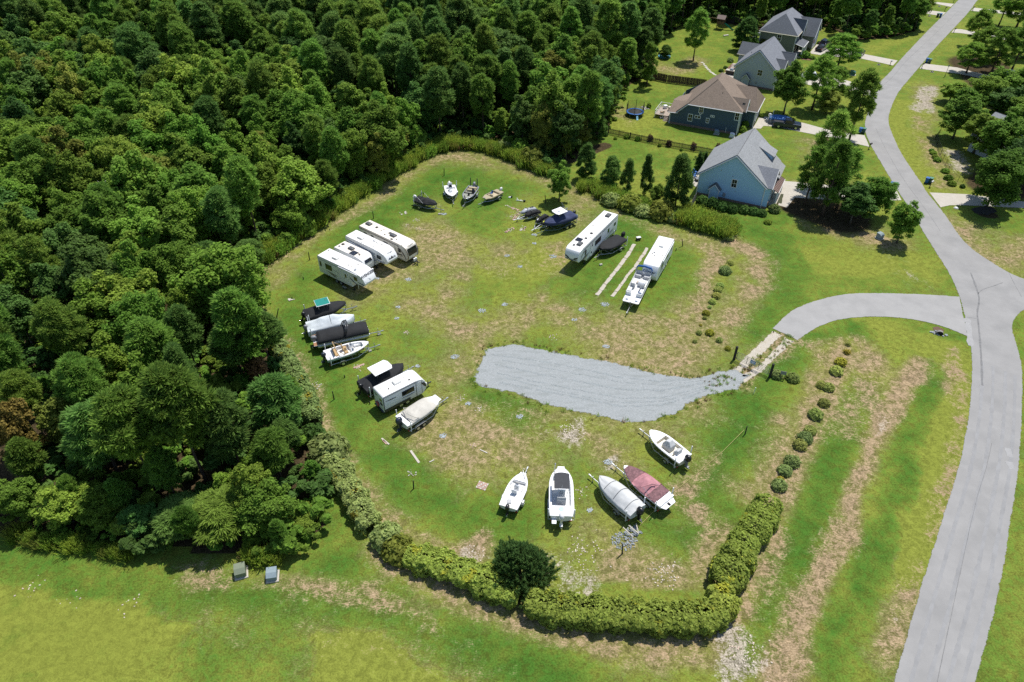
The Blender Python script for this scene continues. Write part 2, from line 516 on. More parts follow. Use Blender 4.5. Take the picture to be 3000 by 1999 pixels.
for pts, rad in ((DL(1850, 470, 1930, 500), 7), (DL(1900, 350, 1930, 300), 4), (DL(2250, 150, 2350, 250), 10), (DL(2290, 430, 2353, 380), 7),
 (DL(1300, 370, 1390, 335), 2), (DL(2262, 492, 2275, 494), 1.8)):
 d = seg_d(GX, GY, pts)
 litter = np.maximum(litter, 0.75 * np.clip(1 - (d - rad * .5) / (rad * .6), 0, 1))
ny, nx = GX.shape
me = bpy.data.meshes.new("ground")
nv = nx * ny
co = np.zeros((nv, 3))
co[:, 0] = GX.ravel()
co[:, 1] = GY.ravel()
idx = np.arange(nv).reshape(ny, nx)
q = np.stack([idx[:-1, :-1], idx[:-1, 1:], idx[1:, 1:], idx[1:, :-1]], -1).reshape(-1)
nf = len(q) // 4
me.vertices.add(nv)
me.vertices.foreach_set("co", co.ravel())
me.loops.add(nf * 4)
me.loops.foreach_set("vertex_index", q)
me.polygons.add(nf)
me.polygons.foreach_set("loop_start", np.arange(nf) * 4)
me.update(calc_edges=True)
at_ = me.color_attributes.new("mix", 'FLOAT_COLOR', 'POINT')
cc = np.stack([chan["dry"].ravel(), chan["lush"].ravel(), chan["bare"].ravel(), litter.ravel()], -1)
at_.data.foreach_set("color", cc.astype(np.float32).ravel())
def ground_material():
 m = bpy.data.materials.new("lawn_and_soil")
 m.use_nodes = True
 n = m.node_tree.nodes
 l = m.node_tree.links
 b = n["Principled BSDF"]
 b.inputs["Roughness"].default_value = 0.95
 b.inputs["Specular IOR Level"].default_value = 0.05
 tc = n.new("ShaderNodeTexCoord")
 def nz(scale, detail=5, rough=.6, stretch=None, dist=0.0):
  t = n.new("ShaderNodeTexNoise")
  t.inputs["Scale"].default_value = scale
  t.inputs["Detail"].default_value = detail
  t.inputs["Roughness"].default_value = rough
  t.inputs["Distortion"].default_value = dist
  src = tc.outputs["Object"]
  if stretch:
   mp = n.new("ShaderNodeMapping")
   mp.inputs["Scale"].default_value = stretch[:3]
   mp.inputs["Rotation"].default_value = (0, 0, stretch[3])
   l.new(src, mp.inputs[0])
   src = mp.outputs[0]
  l.new(src, t.inputs["Vector"])
  return t.outputs["Fac"]
 def math_(op, a, b_, clamp=False):
  t = n.new("ShaderNodeMath")
  t.operation = op
  t.use_clamp = clamp
  for i, v in enumerate((a, b_)):
   if isinstance(v, (int, float)):
    t.inputs[i].default_value = v
   else:
    l.new(v, t.inputs[i])
  return t.outputs[0]
 def rng_(v, a, b_, c=0.0, d=1.0):
  t = n.new("ShaderNodeMapRange")
  t.interpolation_type = 'SMOOTHSTEP'
  t.inputs[1].default_value = a
  t.inputs[2].default_value = b_
  t.inputs[3].default_value = c
  t.inputs[4].default_value = d
  l.new(v, t.inputs[0])
  return t.outputs[0]
 def mix(f, a, b_):
  t = n.new("ShaderNodeMix")
  t.data_type = 'RGBA'
  l.new(f, t.inputs[0])
  for i, v in ((6, a), (7, b_)):
   if isinstance(v, tuple):
    t.inputs[i].default_value = (*v, 1)
   else:
    l.new(v, t.inputs[i])
  return t.outputs[2]
 ca = n.new("ShaderNodeVertexColor")
 ca.layer_name = "mix"
 sp = n.new("ShaderNodeSeparateColor")
 l.new(ca.outputs["Color"], sp.inputs[0])
 dry, lush, bare, lit = sp.outputs[0], sp.outputs[1], sp.outputs[2], ca.outputs["Alpha"]
 lushp = math_('MAXIMUM', lush, 0.0)
 big = nz(.055, 3)
 mid = nz(.33, 6, .65, dist=.4)
 clump = nz(1.5, 6, .7, dist=.6)
 fine = nz(6.0, 6, .72)
 straw = nz(3.0, 6, .75, (1.0, 3.0, 1.0, .5))
 def cz(v, k):                 # centred, contrast-stretched noise
  return math_('MULTIPLY', math_('SUBTRACT', v, .5), k)
 g = math_('ADD', math_('MULTIPLY', lush, .55), cz(mid, 1.5))
 g = math_('ADD', g, cz(big, 1.3))
 calm = math_('ADD', 1.0, math_('MULTIPLY', math_('MINIMUM', lush, 0.0), 1.1), True)
 g = math_('ADD', g, math_('ADD', math_('MULTIPLY', cz(clump, 2.1), calm), .30))
 col = mix(rng_(g, .0, .6), (.188, .214, .036), (.104, .164, .024))
 col = mix(rng_(g, .45, 1.1), col, (.050, .118, .016))
 th = math_('ADD', cz(mid, 1.3), cz(straw, 1.3))
 th = math_('ADD', th, math_('SUBTRACT', math_('MULTIPLY', dry, 1.0), math_('MULTIPLY', lushp, .35)))
 th = math_('ADD', th, math_('MULTIPLY', math_('MINIMUM', lush, 0.0), .9))
 col = mix(rng_(th, .10, .66, 0, .72), col, (.210, .180, .075))
 dn = math_('ADD', cz(clump, 2.3), math_('ADD', cz(straw, 1.9), cz(fine, 1.2)))
 dn = math_('ADD', dn, cz(mid, 1.3))
 df = math_('ADD', math_('MULTIPLY', dry, .72), math_('MULTIPLY', dn, math_('ADD', .22, math_('MULTIPLY', dry, .62))))
 tan = mix(rng_(straw, .35, .65), (.195, .138, .078), (.37, .275, .175))
 col = mix(rng_(df, .34, .72, 0, .95), col, tan)
 bf = math_('ADD', math_('MULTIPLY', bare, .8), math_('MULTIPLY', dn, math_('ADD', .03, math_('MULTIPLY', bare, .75))))
 col = mix(rng_(bf, .36, .62, 0, .95), col, mix(rng_(fine, .35, .65), (.24, .205, .16), (.40, .355, .29)))
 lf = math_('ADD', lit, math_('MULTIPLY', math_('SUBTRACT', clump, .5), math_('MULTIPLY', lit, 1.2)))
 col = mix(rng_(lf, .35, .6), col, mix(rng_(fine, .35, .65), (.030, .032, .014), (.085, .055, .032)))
 vv = rng_(math_('ADD', math_('MULTIPLY', fine, .45), math_('MULTIPLY', clump, .55)), .37, .63, .52, 1.45)
 vv = math_('ADD', 1.0, math_('MULTIPLY', math_('SUBTRACT', vv, 1.0), math_('ADD', .45, math_('MULTIPLY', calm, .55))))
 mv = n.new("ShaderNodeMix")
 mv.data_type = 'RGBA'
 mv.blend_type = 'MULTIPLY'
 mv.inputs[0].default_value = 1.0
 l.new(col, mv.inputs[6])
 l.new(vv, mv.inputs[7])
 l.new(mv.outputs[2], b.inputs["Base Color"])
 bp = n.new("ShaderNodeBump")
 bp.inputs["Strength"].default_value = 0.7
 bp.inputs["Distance"].default_value = 0.12
 l.new(math_('ADD', fine, math_('MULTIPLY', clump, 1.2)), bp.inputs["Height"])
 l.new(bp.outputs[0], b.inputs["Normal"])
 return m
GROUND = ground_material()
me.materials.append(GROUND)
tag(link("ground", me), "patchy green and straw coloured grass ground of the lot and lawns", kind="structure")
from mathutils.geometry import tessellate_polygon
def densify(pts, step, jit, seed=1, closed=True):
 out = []
 n = len(pts)
 for i in range(n if closed else n - 1):
  a, b = Vector((pts[i][0], pts[i][1])), Vector((pts[(i + 1) % n][0], pts[(i + 1) % n][1]))
  L = (b - a).length
  k = max(1, int(L / step))
  nr = Vector((-(b - a).y, (b - a).x)).normalized() if L > 1e-6 else Vector((0, 0))
  for j in range(k):
   p = a.lerp(b, j / k)
   f = noise.noise(Vector((p.x * .9, p.y * .9, seed))) * 1.2 + noise.noise(Vector((p.x * 3.1, p.y * 3.1, seed + 7))) * .6
   out.append(p + nr * f * jit)
 if not closed:
  out.append(Vector((pts[-1][0], pts[-1][1])))
 return out
def smooth_line(pts, it=2):
 p = [Vector((q[0], q[1])) for q in pts]
 for _ in range(it):
  o = [p[0]]
  for a, b in zip(p[:-1], p[1:]):
   o += [a.lerp(b, .25), a.lerp(b, .75)]
  o.append(p[-1])
  p = o
 return p
def flat(name, pts, z, mat, label=None, jit=.05, step=.5, parent=None, kind="structure", th=0.0):
 p = densify(pts, step, jit, len(name)) if jit else [Vector((q[0], q[1])) for q in pts]
 v3 = [Vector((q.x, q.y, z)) for q in p]
 tri = tessellate_polygon([v3])
 b = MB()
 n = len(v3)
 b.add(v3, tri)
 b.add([(q.x, q.y, z - .012 - th) for q in p] + [(q.x, q.y, z) for q in p], [(i, (i + 1) % n, (i + 1) % n + n, i + n) for i in range(n)])
 o = b.build(name, mat, parent)
 for f in o.data.polygons:
  pass
 bm = bmesh.new()
 bm.from_mesh(o.data)
 bmesh.ops.reverse_faces(bm, faces=[f for f in bm.faces if abs(f.normal.z) > .9 and f.normal.z < 0])
 bm.to_mesh(o.data)
 bm.free()
 if kind: o["kind"] = kind
 if label: o["label"] = label
 return o
def ragged(mat, amp, scale, thin=0.0):
 """copy of a ground material that breaks up into the grass towards its edge (attribute edge: 0 rim, 1 inside)"""
 m = mat.copy()
 n, l = m.node_tree.nodes, m.node_tree.links
 pb = n["Principled BSDF"]
 at_e = n.new("ShaderNodeAttribute")
 at_e.attribute_name = "edge"
 tc = n.new("ShaderNodeTexCoord")
 nz = n.new("ShaderNodeTexNoise")
 nz.inputs["Scale"].default_value = scale
 nz.inputs["Detail"].default_value = 7
 nz.inputs["Roughness"].default_value = .7
 l.new(tc.outputs["Object"], nz.inputs["Vector"])
 a = n.new("ShaderNodeMath"); a.operation = 'MULTIPLY_ADD'
 a.inputs[1].default_value = amp; a.inputs[2].default_value = -.5 * amp - thin
 l.new(nz.outputs["Fac"], a.inputs[0])
 s = n.new("ShaderNodeMath"); s.operation = 'ADD'
 l.new(a.outputs[0], s.inputs[0]); l.new(at_e.outputs["Fac"], s.inputs[1])
 r = n.new("ShaderNodeMapRange"); r.inputs[1].default_value = .42; r.inputs[2].default_value = .58
 l.new(s.outputs[0], r.inputs[0])
 t = n.new("ShaderNodeBsdfTransparent")
 mx = n.new("ShaderNodeMixShader")
 l.new(r.outputs[0], mx.inputs[0]); l.new(t.outputs[0], mx.inputs[1]); l.new(pb.outputs[0], mx.inputs[2])
 l.new(mx.outputs[0], n["Material Output"].inputs[0])
 return m
def feathered(name, pts, z, mat, label, width, jit=.05, step=.5):
 """flat sheet whose rim (width metres) carries the edge attribute"""
 p = densify(pts, step, jit, len(name))
 A = sum(p[i].x * p[(i + 1) % len(p)].y - p[(i + 1) % len(p)].x * p[i].y for i in range(len(p)))
 sg_ = 1 if A > 0 else -1
 inn = []
 n = len(p)
 sp_ = max(1, int(width / step))
 for i in range(n):
  d = p[(i + sp_) % n] - p[i - sp_]
  if d.length < 1e-6: d = p[(i + 1) % n] - p[i - 1]
  d.normalize()
  inn.append(p[i] + Vector((-d.y, d.x)) * width * sg_)
 tri = tessellate_polygon([[Vector((q.x, q.y, z)) for q in inn]])
 vs = [(q.x, q.y, z) for q in p] + [(q.x, q.y, z) for q in inn]
 fs = [(i, (i + 1) % n, (i + 1) % n + n, i + n) for i in range(n)] + [tuple(k + n for k in t) for t in tri]
 me = bpy.data.meshes.new(name)
 me.from_pydata(vs, [], fs)
 bm = bmesh.new(); bm.from_mesh(me)
 bmesh.ops.reverse_faces(bm, faces=[f for f in bm.faces if f.normal.z < 0])
 bm.to_mesh(me); bm.free()
 me.attributes.new("edge", 'FLOAT', 'POINT').data.foreach_set("value", np.array([0.0] * n + [1.0] * n, dtype=np.float32))
 me.materials.append(mat)
 return tag(link(name, me), label, kind="structure")
ASPHALT = M("worn_pale_asphalt", (0.278, 0.274, 0.268), 0.9, var=.09, scale=.35, bump=.25, bscale=22, dist=.01, detail=8, dirt=((.20, .20, .198), .5, .30), spec=.2)
CONCRETE = M("pale_concrete", (0.44, 0.41, 0.36), 0.85, var=.07, scale=1.2, bump=.15, bscale=14, dirt=((.36, .32, .26), .4, .5), spec=.2)
GRAVEL = M("blue_grey_gravel", (0.305, 0.325, 0.328), 0.95, var=.26, scale=9.0, bump=1.0, bscale=14, dist=.06, detail=6, dirt=((.235, .255, .25), .8, .9), spec=.1, stretch=(.45, 1.7, 1))
CRUSHED = M("white_crushed_stone", (0.44, 0.40, 0.335), 0.95, var=.25, scale=7.0, bump=.6, bscale=14, dist=.04, dirt=((.30, .25, .15), .6, 1.6), spec=.1)
TAR = M("tar_seam", (0.145, 0.145, 0.146), 0.7, var=.3, scale=2)
PALESEAM = M("pale_patched_asphalt", (0.30, 0.298, 0.295), 0.9, var=.1, scale=2)
def PX(lst, h=0.0):
 return [at(a, b, h) for a, b in lst]
rl = [(2545, 2260), (2613, 1999), (2684, 1747), (2763, 1500), (2808, 1358), (2830, 1246), (2839, 1179), (2844, 1112), (2844, 1045), (2835, 983), (2822, 920), (2808, 867), (2779, 800),
 (2714, 700), (2675, 631), (2622, 551), (2589, 494), (2558, 443), (2538, 405), (2530, 372), (2536, 340), (2549, 300), (2563, 260), (2578, 238), (2606, 212), (2630, 181), (2683, 125),
 (2734, 72), (2768, 40), (2795, 12), (2830, -24), (2860, -60)]
rr = [(2925, -60), (2894, -26), (2865, 0), (2844, 32), (2789, 91), (2736, 147), (2693, 200), (2664, 234), (2638, 264), (2622, 293), (2609, 325), (2604, 351), (2608, 374), (2622, 407), (2642, 450), (2668, 489), (2704, 540),
 (2716, 563), (2755, 609), (2780, 642), (2818, 700), (2862, 740), (2907, 768), (2951, 796), (3000, 818), (3080, 838), (3200, 870), (3200, 905), (3080, 893), (3020, 900), (2990, 917), (2971, 940), (2966, 965), (2982, 1010), (2996, 1068), (2999, 1112), (2998, 1180),
 (2996, 1255), (2989, 1358), (2980, 1434), (2969, 1500), (2932, 1740), (2862, 1999), (2790, 2260)]
road = feathered("road", smooth_line(PX(rl), 1) + smooth_line(PX(rr), 1), .03, ragged(ASPHALT, 1.5, 2.2), "pale grey asphalt residential road winding down the right side", .30, jit=.06)
spur_up = [(2812, 869), (2714, 862), (2580, 858), (2482, 859), (2402, 876), (2344, 896), (2308, 916), (2277, 947), (2261, 963)]
spur_lo = [(2337, 999), (2379, 970), (2424, 947), (2482, 934), (2549, 929), (2625, 931), (2696, 941), (2759, 956), (2838, 988)]
SPUR = M("spur_asphalt", (0.308, 0.304, 0.297), 0.9, var=.08, scale=.4, bump=.25, bscale=22, dist=.01, detail=8, dirt=((.22, .22, .217), .45, .35), spec=.2)
feathered("entrance_drive", smooth_line(PX(spur_up), 1) + smooth_line(PX(spur_lo), 1), .034, ragged(SPUR, 1.5, 2.2), "curved pale asphalt drive from the road towards the gate", .22, jit=.05)
def ribbon(name, pts, wid, z, mat, parent, jit=.02, step=.35):
 p = densify(smooth_line(pts, 1), step, jit, 3, closed=False)
 L, Rr = [], []
 for i, q in enumerate(p):
  d = p[min(i + 1, len(p) - 1)] - p[max(i - 1, 0)]
  d.normalize()
  n = Vector((-d.y, d.x))
  ww = wid * (.6 + .8 * abs(noise.noise(Vector((q.x * .8, q.y * .8, 2)))))
  L.append(q + n * ww / 2)
  Rr.append(q - n * ww / 2)
 b = MB()
 n = len(p)
 b.add([(q.x, q.y, z) for q in L] + [(q.x, q.y, z) for q in Rr], [(i, i + n, i + 1 + n, i + 1) for i in range(n - 1)])
 return b.build(name, mat, parent)
ZK = Z(2000, 800, 2.24)
ribbon("tar_seam", [ZK(*p) for p in ((1890, 0), (1935, 120), (1948, 180), (1930, 260), (1945, 380), (1955, 500), (1962, 620), (1965, 740))], .30, .036, TAR, road)
ribbon("tar_seam", [ZK(*p) for p in ((2100, 65), (2030, 90), (1965, 110), (1940, 135))], .16, .036, TAR, road)
ribbon("tar_seam", [ZK(*p) for p in ((1865, 292), (1925, 300))], .10, .036, TAR, road)
ribbon("tar_seam", [ZK(*p) for p in ((2140, 0), (2180, 80), (2225, 160))], .07, .036, TAR, road)
ribbon("tar_seam", [at(2745, 1999), at(2800, 1740), at(2855, 1480), at(2890, 1370), at(2905, 1300)], .07, .036, TAR, road)
ribbon("tar_seam", [Z4(*p) for p in ((650, 300), (740, 500), (880, 750), (1010, 950), (1200, 1200), (1390, 1480))], .06, .036, TAR, road)
ribbon("tar_seam", [Z3(*p) for p in ((420, 1170), (560, 1050), (700, 870), (950, 640), (1300, 300), (1450, 150))], .07, .036, TAR, road)
for a in (((300, 1172), (480, 1190), (660, 1222)), ((720, 785), (860, 790), (990, 805))):
 ribbon("pale_seam", [Z3(*p) for p in a], .5, .036, PALESEAM, road)
for a in (((1865, 300), (1880, 380), (1890, 480)), ((2130, 1150), (2150, 1210)), ((2140, 1240), (2160, 1290))):
 ribbon("pale_patch", [ZK(*p) for p in a], .9, .036, PALESEAM, road)
tyre = M("tyre_polished_asphalt", (0.240, 0.240, 0.241), 0.85, var=.12, scale=.6, dirt=((.275, .275, .275), .7, .7))
for o_ in (.22, .43, .66, .84):
 pts = []
 for k in range(0, 9):
  a, b_ = Vector(at(*rl[k])), Vector(at(*rr[-1 - k]))
  pts.append(a.lerp(b_, o_))
 ribbon("wheel_track", pts, .45, .034, tyre, road, jit=.03)
gp = [(1108, 802), (1140, 792), (1180, 785), (1250, 800), (1330, 816), (1400, 826), (1490, 850), (1560, 862), (1600, 864), (1640, 852), (1690, 842), (1730, 862), (1705, 898), (1640, 912), (1600, 925), (1560, 955), (1500, 974), (1440, 978),
 (1340, 955), (1250, 935), (1170, 905), (1110, 896), (1080, 880), (1088, 850)]
feathered("gravel_pad", [D(*p) for p in gp], .018, ragged(GRAVEL, 1.9, .9), "broad blue-grey gravel turning pad in the middle of the lot", 1.0, jit=.15, step=.35)
RUT = M("packed_gravel_rut", (0.245, 0.270, 0.275), .95, var=.2, scale=5, bump=.6, bscale=12)
pad_ = bpy.data.objects["gravel_pad"]
for k_, (y0, y1, y2, y3, w_) in enumerate(((815, 835, 880, 868, .30), (838, 868, 905, 876, .34), (858, 888, 925, 884, .26), (880, 905, 945, 893, .32), (828, 850, 890, 872, .22), (868, 900, 935, 888, .24))):
 ribbon("wheel_rut", [D(1130 + 6 * k_, y0), D(1280, y1), D(1480, y2), D(1640, y3)], w_, .023, ragged(RUT, 3.4, 1.3, .35), pad_, jit=.12)
 me_ = bpy.data.objects[-1].data if False else pad_.children[-1].data
 me_.attributes.new("edge", 'FLOAT', 'POINT').data.foreach_set("value", np.full(len(me_.vertices), .9, dtype=np.float32))
RAGC = ragged(CRUSHED, 2.2, 1.5, .02)
feathered("gravel_track", [ZG(*p) for p in ((1180, 300), (1320, 375), (1040, 640), (860, 810), (720, 915), (570, 850), (740, 725), (900, 560))], .014, RAGC, "pale crushed stone wheel track through the gate, farther one", .40, jit=.10, step=.25)
feathered("gravel_track", [ZG(*p) for p in ((1335, 390), (1480, 450), (1215, 700), (990, 905), (780, 1020), (690, 920), (870, 825), (985, 760), (1150, 590))], .014, RAGC, "pale crushed stone wheel track through the gate, nearer one", .40, jit=.10, step=.25)
DRIVES = [
 ("concrete drive beside the pale blue house and into the road", [(2292, 530), (2330, 533), (2450, 545), (2624, 552), (2643, 588), (2500, 590), (2400, 585), (2330, 580), (2306, 610), (2278, 602), (2288, 560)]),
 ("concrete drive of the dark blue house with the brown roof", [(2225, 341), (2292, 346), (2360, 362), (2440, 384), (2502, 393), (2534, 397), (2549, 432), (2500, 420), (2420, 402), (2338, 386), (2272, 372), (2238, 370), (2230, 378), (2198, 377), (2208, 370)]),
 ("concrete drive under the white car by the grey house", [(2325, 222), (2370, 218), (2480, 236), (2567, 258), (2556, 285), (2470, 262), (2340, 246)]),
 ("concrete drive of the farthest house with the garage", [(2391, 131), (2420, 131), (2470, 145), (2523, 157), (2631, 178), (2617, 193), (2516, 171), (2430, 166), (2376, 158), (2373, 153)]),
 ("concrete drive opposite, between bins and tall pines", [(2704, 186), (2804, 198), (2848, 210), (2950, 232), (3020, 245), (3020, 258), (2900, 236), (2814, 218), (2693, 202)]),
 ("short concrete drive behind the leaning pine", [(2786, 96), (2795, 85), (2815, 86), (2882, 98), (2960, 108), (2960, 120), (2882, 107), (2814, 98)]),
 ("far concrete drive across the road at the top edge", [(2844, 32), (2853, 23), (3010, 40), (3010, 47), (2848, 33)]),
 ("concrete drive with bins on the far left of the road", [(2680, 25), (2772, 37), (2760, 48), (2674, 35)]),
 ("topmost concrete drive left of the road", [(2683, 0), (2796, 12), (2786, 21), (2717, 7), (2683, 8)]),
 ("wide concrete drive under the oak at the right", [(2721, 564), (2834, 569), (3000, 591), (3080, 600), (3080, 622), (3000, 611), (2834, 603), (2782, 603), (2755, 609)]),
]
RAGD = ragged(CONCRETE, 1.3, 2.0)
for lab, p in DRIVES:
 feathered("driveway", PX(p), .036, RAGD, lab, .18, jit=.03)
def unit(v):
 return v / (np.linalg.norm(v, axis=-1, keepdims=True) + 1e-9)
def fast_mesh(name, V, k, mat):
 """mesh of separate k-gons, V is (n, k, 3)"""
 n = len(V)
 me = bpy.data.meshes.new(name)
 me.vertices.add(n * k)
 me.vertices.foreach_set("co", V.reshape(-1).astype(np.float32))
 me.loops.add(n * k)
 me.loops.foreach_set("vertex_index", np.arange(n * k, dtype=np.int32))
 me.polygons.add(n)
 me.polygons.foreach_set("loop_start", np.arange(n, dtype=np.int32) * k)
 me.update(calc_edges=True)
 me.materials.append(mat)
 return me
def leaf_quads(P, N, size, g, droop=0.0, aspect=.66, tilt=.45):
 """diamond shaped leaf sprays at P facing roughly N"""
 n = len(P)
 N = unit(N + g.normal(0, tilt, (n, 3)))
 a = unit(np.cross(N, g.normal(0, 1, (n, 3))))
 b = np.cross(N, a)
 s = (size * g.uniform(.65, 1.35, n))[:, None]
 V = np.stack([P - a * s, P - b * s * aspect + N * s * .12, P + a * s - np.array([0, 0, droop]) * s, P + b * s * aspect + N * s * .12], 1)
 return V
def broadleaf_mesh(seed, Rr, H, zc, nl, per, size, mat, flatness=.85, name="crown"):
 """crown of many small leafy boughs; Rr radius, crown from zc to H"""
 g = np.random.default_rng(seed)
 P, N = [], []
 ch = H - zc
 cen = np.array([0, 0, zc + ch * .46])
 ax = np.array([Rr, Rr, ch * .52])
 ph = g.uniform(0, 6.28, 6)
 for i in range(nl):
  th = g.uniform(0, 6.28)
  dz = g.uniform(-.95, 1)
  hr = (1 - abs(dz) ** 2.6) ** .5 * (1 - .22 * dz) if dz > 0 else (1 - abs(dz) ** 4) ** .5
  d = np.array([math.cos(th) * hr, math.sin(th) * hr, dz])
  ir = .84 + .16 * math.sin(2 * th + ph[0] + d[2]) + .13 * math.sin(3 * th + ph[1] - 2 * d[2]) + .13 * math.sin(5 * d[2] + ph[2]) + .08 * math.sin(7 * th + ph[3])
  c = cen + d * ax * (g.uniform(.25, 1) ** .55) * .92 * ir
  r = Rr * g.uniform(.13, .25)
  k = int(per * (r / (Rr * .19)) ** 2)
  q = unit(g.normal(0, 1, (k, 3)) + d * .6 + np.array([0, 0, .3]))
  P.append(c + q * r * g.uniform(.25, 1.3, (k, 1)) * np.array([1, 1, flatness]))
  N.append(q * .6 + np.array([0, 0, .9]))
 P = np.concatenate(P)
 N = np.concatenate(N)
 return fast_mesh(name, leaf_quads(P, N, size, g, .25, tilt=.55), 4, mat)
def needle_puffs(C, Dv, rad, per, g, wid=.07, up=.45, length=None):
 """tufts of needle blades: (n,3) centres and their branch directions"""
 n = len(C)
 c = np.repeat(C, per, 0)
 d = np.repeat(Dv, per, 0)
 r = np.repeat(rad, per)[:, None]
 q = unit(g.normal(0, 1, (n * per, 3)) + d * .3 + np.array([0, 0, up * .7]))
 root = c + q * r * g.uniform(.1, .8, (n * per, 1)) * np.array([1, 1, .75])
 ln = r * g.uniform(.32, .66, (n * per, 1))
 tip = root + unit(q + np.array([0, 0, .15])) * ln
 sd = unit(np.cross(q, g.normal(0, 1, (n * per, 3)))) * wid * g.uniform(.7, 1.4, (n * per, 1))
 return np.stack([root - sd, root + sd, tip], 1)
def pine_mesh(seed, Rr, H, zc, per, mat, name="crown", puff=.62, n=None, wid=.10, cone=0.0):
 """irregular dome of needle tufts; cone > 0 narrows it towards the top"""
 g = np.random.default_rng(seed)
 ch = H - zc
 ph = g.uniform(0, 6.28, 5)
 n = n or int(10 * Rr * Rr + 4.4 * Rr * ch * .62)
 C, Dv, Rd = [], [], []
 lob = [(g.uniform(0, 6.28), g.uniform(.1, .95), g.uniform(.75, 1.15)) for _ in range(13)]
 while len(C) < n:
  t = g.uniform(0, 1) ** .8
  a = g.uniform(0, 6.28)
  prof = (math.sin(PI * (.12 + .86 * t) ** .95)) ** .55 * (1 - cone * t)
  w_ = max(math.exp(-((a - la + PI) % 6.283 - PI) ** 2 * 2.2 - ((t - lt) * 3.2) ** 2) * lw for la, lt, lw in lob)
  if g.random() > .25 + w_:
   continue
  ir = .72 + .36 * w_ + .10 * math.sin(3 * a + ph[0] + 4 * t)
  L = Rr * prof * ir * (1 - .55 * g.random() ** 2.2)
  z = zc + ch * t + g.normal(0, .12)
  C.append((math.cos(a) * L, math.sin(a) * L, z))
  Dv.append((math.cos(a), math.sin(a), .2 + t * .9))
  Rd.append(puff * g.uniform(.7, 1.25))
 for k in range(5):
  C.append((g.normal(0, .25), g.normal(0, .25), H - .4 - .25 * k))
  Dv.append((0, 0, 1.0))
  Rd.append(puff * .9)
 V = needle_puffs(np.array(C), unit(np.array(Dv)), np.array(Rd), per, g, wid)
 return fast_mesh(name, V, 3, mat)
def trunk_mesh(seed, H, r, mat, limbs, zc, Rr, lean=.25):
 g = random.Random(seed)
 b = MB()
 pts, rad = [], []
 lx, ly = g.uniform(-lean, lean), g.uniform(-lean, lean)
 for i in range(7):
  t = i / 6
  pts.append((lx * t * t + g.uniform(-.05, .05), ly * t * t + g.uniform(-.05, .05), H * t - .1))
  rad.append(r * (1.25 if i == 0 else 1 - .85 * t))
 b.tube(pts, rad, 6)
 for k in range(limbs):
  t = g.uniform(.05, .8)
  z = zc + (H - zc) * t * .8
  a = g.uniform(0, 6.28)
  L = Rr * g.uniform(.5, .85) * (1 - .4 * t)
  x0, y0 = lx * (z / H) ** 2, ly * (z / H) ** 2
  b.tube([(x0, y0, z), (x0 + math.cos(a) * L * .5, y0 + math.sin(a) * L * .5, z + L * .18), (x0 + math.cos(a) * L, y0 + math.sin(a) * L, z + L * .5)], [r * .38, r * .25, r * .08], 4)
 me = b.build("trunk", mat, None, smooth='all')
 d = me.data
 bpy.data.objects.remove(me)
 return d
BARK = M("pine_bark", (0.085, 0.062, 0.048), 0.95, var=.4, scale=5, bump=.5, spec=.1)
GBARK = M("grey_bark", (0.11, 0.10, 0.085), 0.95, var=.35, scale=4, bump=.5, spec=.1)
DEADWOOD = M("bleached_wood", (0.42, 0.40, 0.37), 0.9, var=.2, scale=5)
L_PINE = leaf_mat("pine_needles", (0.191, 0.319, 0.052), .40, .52, .018)
L_PINEB = leaf_mat("bluish_pine_needles", (0.148, 0.268, 0.059), .40, .52, .012)
L_OAK = leaf_mat("oak_leaves", (0.164, 0.281, 0.038), .42, .52, .02)
L_DARK = leaf_mat("dark_glossy_leaves", (0.103, 0.201, 0.044), .42, .52, .015, .6)
L_LIGHT = leaf_mat("light_green_leaves", (0.207, 0.330, 0.047), .40, .52, .02)
L_OLIVE = leaf_mat("olive_willow_leaves", (0.257, 0.297, 0.054), .38, .52, .012)
L_YARD = leaf_mat("yard_pine_needles", (0.185, 0.330, 0.050), .40, .56, .012)
L_ORANGE = leaf_mat("turning_orange_leaves", (0.24, 0.20, 0.045), .45, .4, .02)
L_RUST = leaf_mat("rust_leaves", (0.22, 0.13, 0.05), .5, .25, .03)
L_HEDGE = leaf_mat("hedge_leaves", (0.403, 0.482, 0.095), .38, .52, .01)
L_HEDGEG = leaf_mat("silver_hedge_leaves", (0.297, 0.380, 0.127), .42, .52, .015)
L_SHRUB = leaf_mat("shrub_leaves", (0.400, 0.463, 0.125), .38, .52, .03)
L_YELLOW = leaf_mat("yellow_shrub_leaves", (0.34, 0.32, 0.04), .4, .3, .02)
L_CYP = leaf_mat("cypress_sprays", (0.145, 0.261, 0.071), .42, .52, .01)
L_WEED = leaf_mat("dog_fennel_fronds", (0.275, 0.388, 0.050), .40, .52, .03)
L_STRAW = leaf_mat("straw_stalks", (0.26, 0.19, 0.075), .4, .2, .03)
L_RED = leaf_mat("reddish_leaves", (0.10, 0.05, 0.035), .4, .25, .03)
class Proto:
 def __init__(s, kind, crown, trunk, H, R_):
  s.kind, s.crown, s.trunk, s.H, s.R = kind, crown, trunk, H, R_
PINES = []
for i, (Rr, H, zc) in enumerate(((2.4, 15, 6.0), (2.7, 16, 7.5), (2.2, 14, 5.0), (3.0, 15.5, 8.0), (2.5, 14.5, 6.0), (2.2, 16, 7.0))):
 PINES.append(Proto("pine_tree", pine_mesh(20 + i, Rr, H, zc, 210, L_PINE, puff=.80, wid=.085, cone=.22), trunk_mesh(i, H - .6, .17, BARK, 10, zc, Rr), H, Rr))
YPINES = []                       # bushy young pines, leafy to the ground
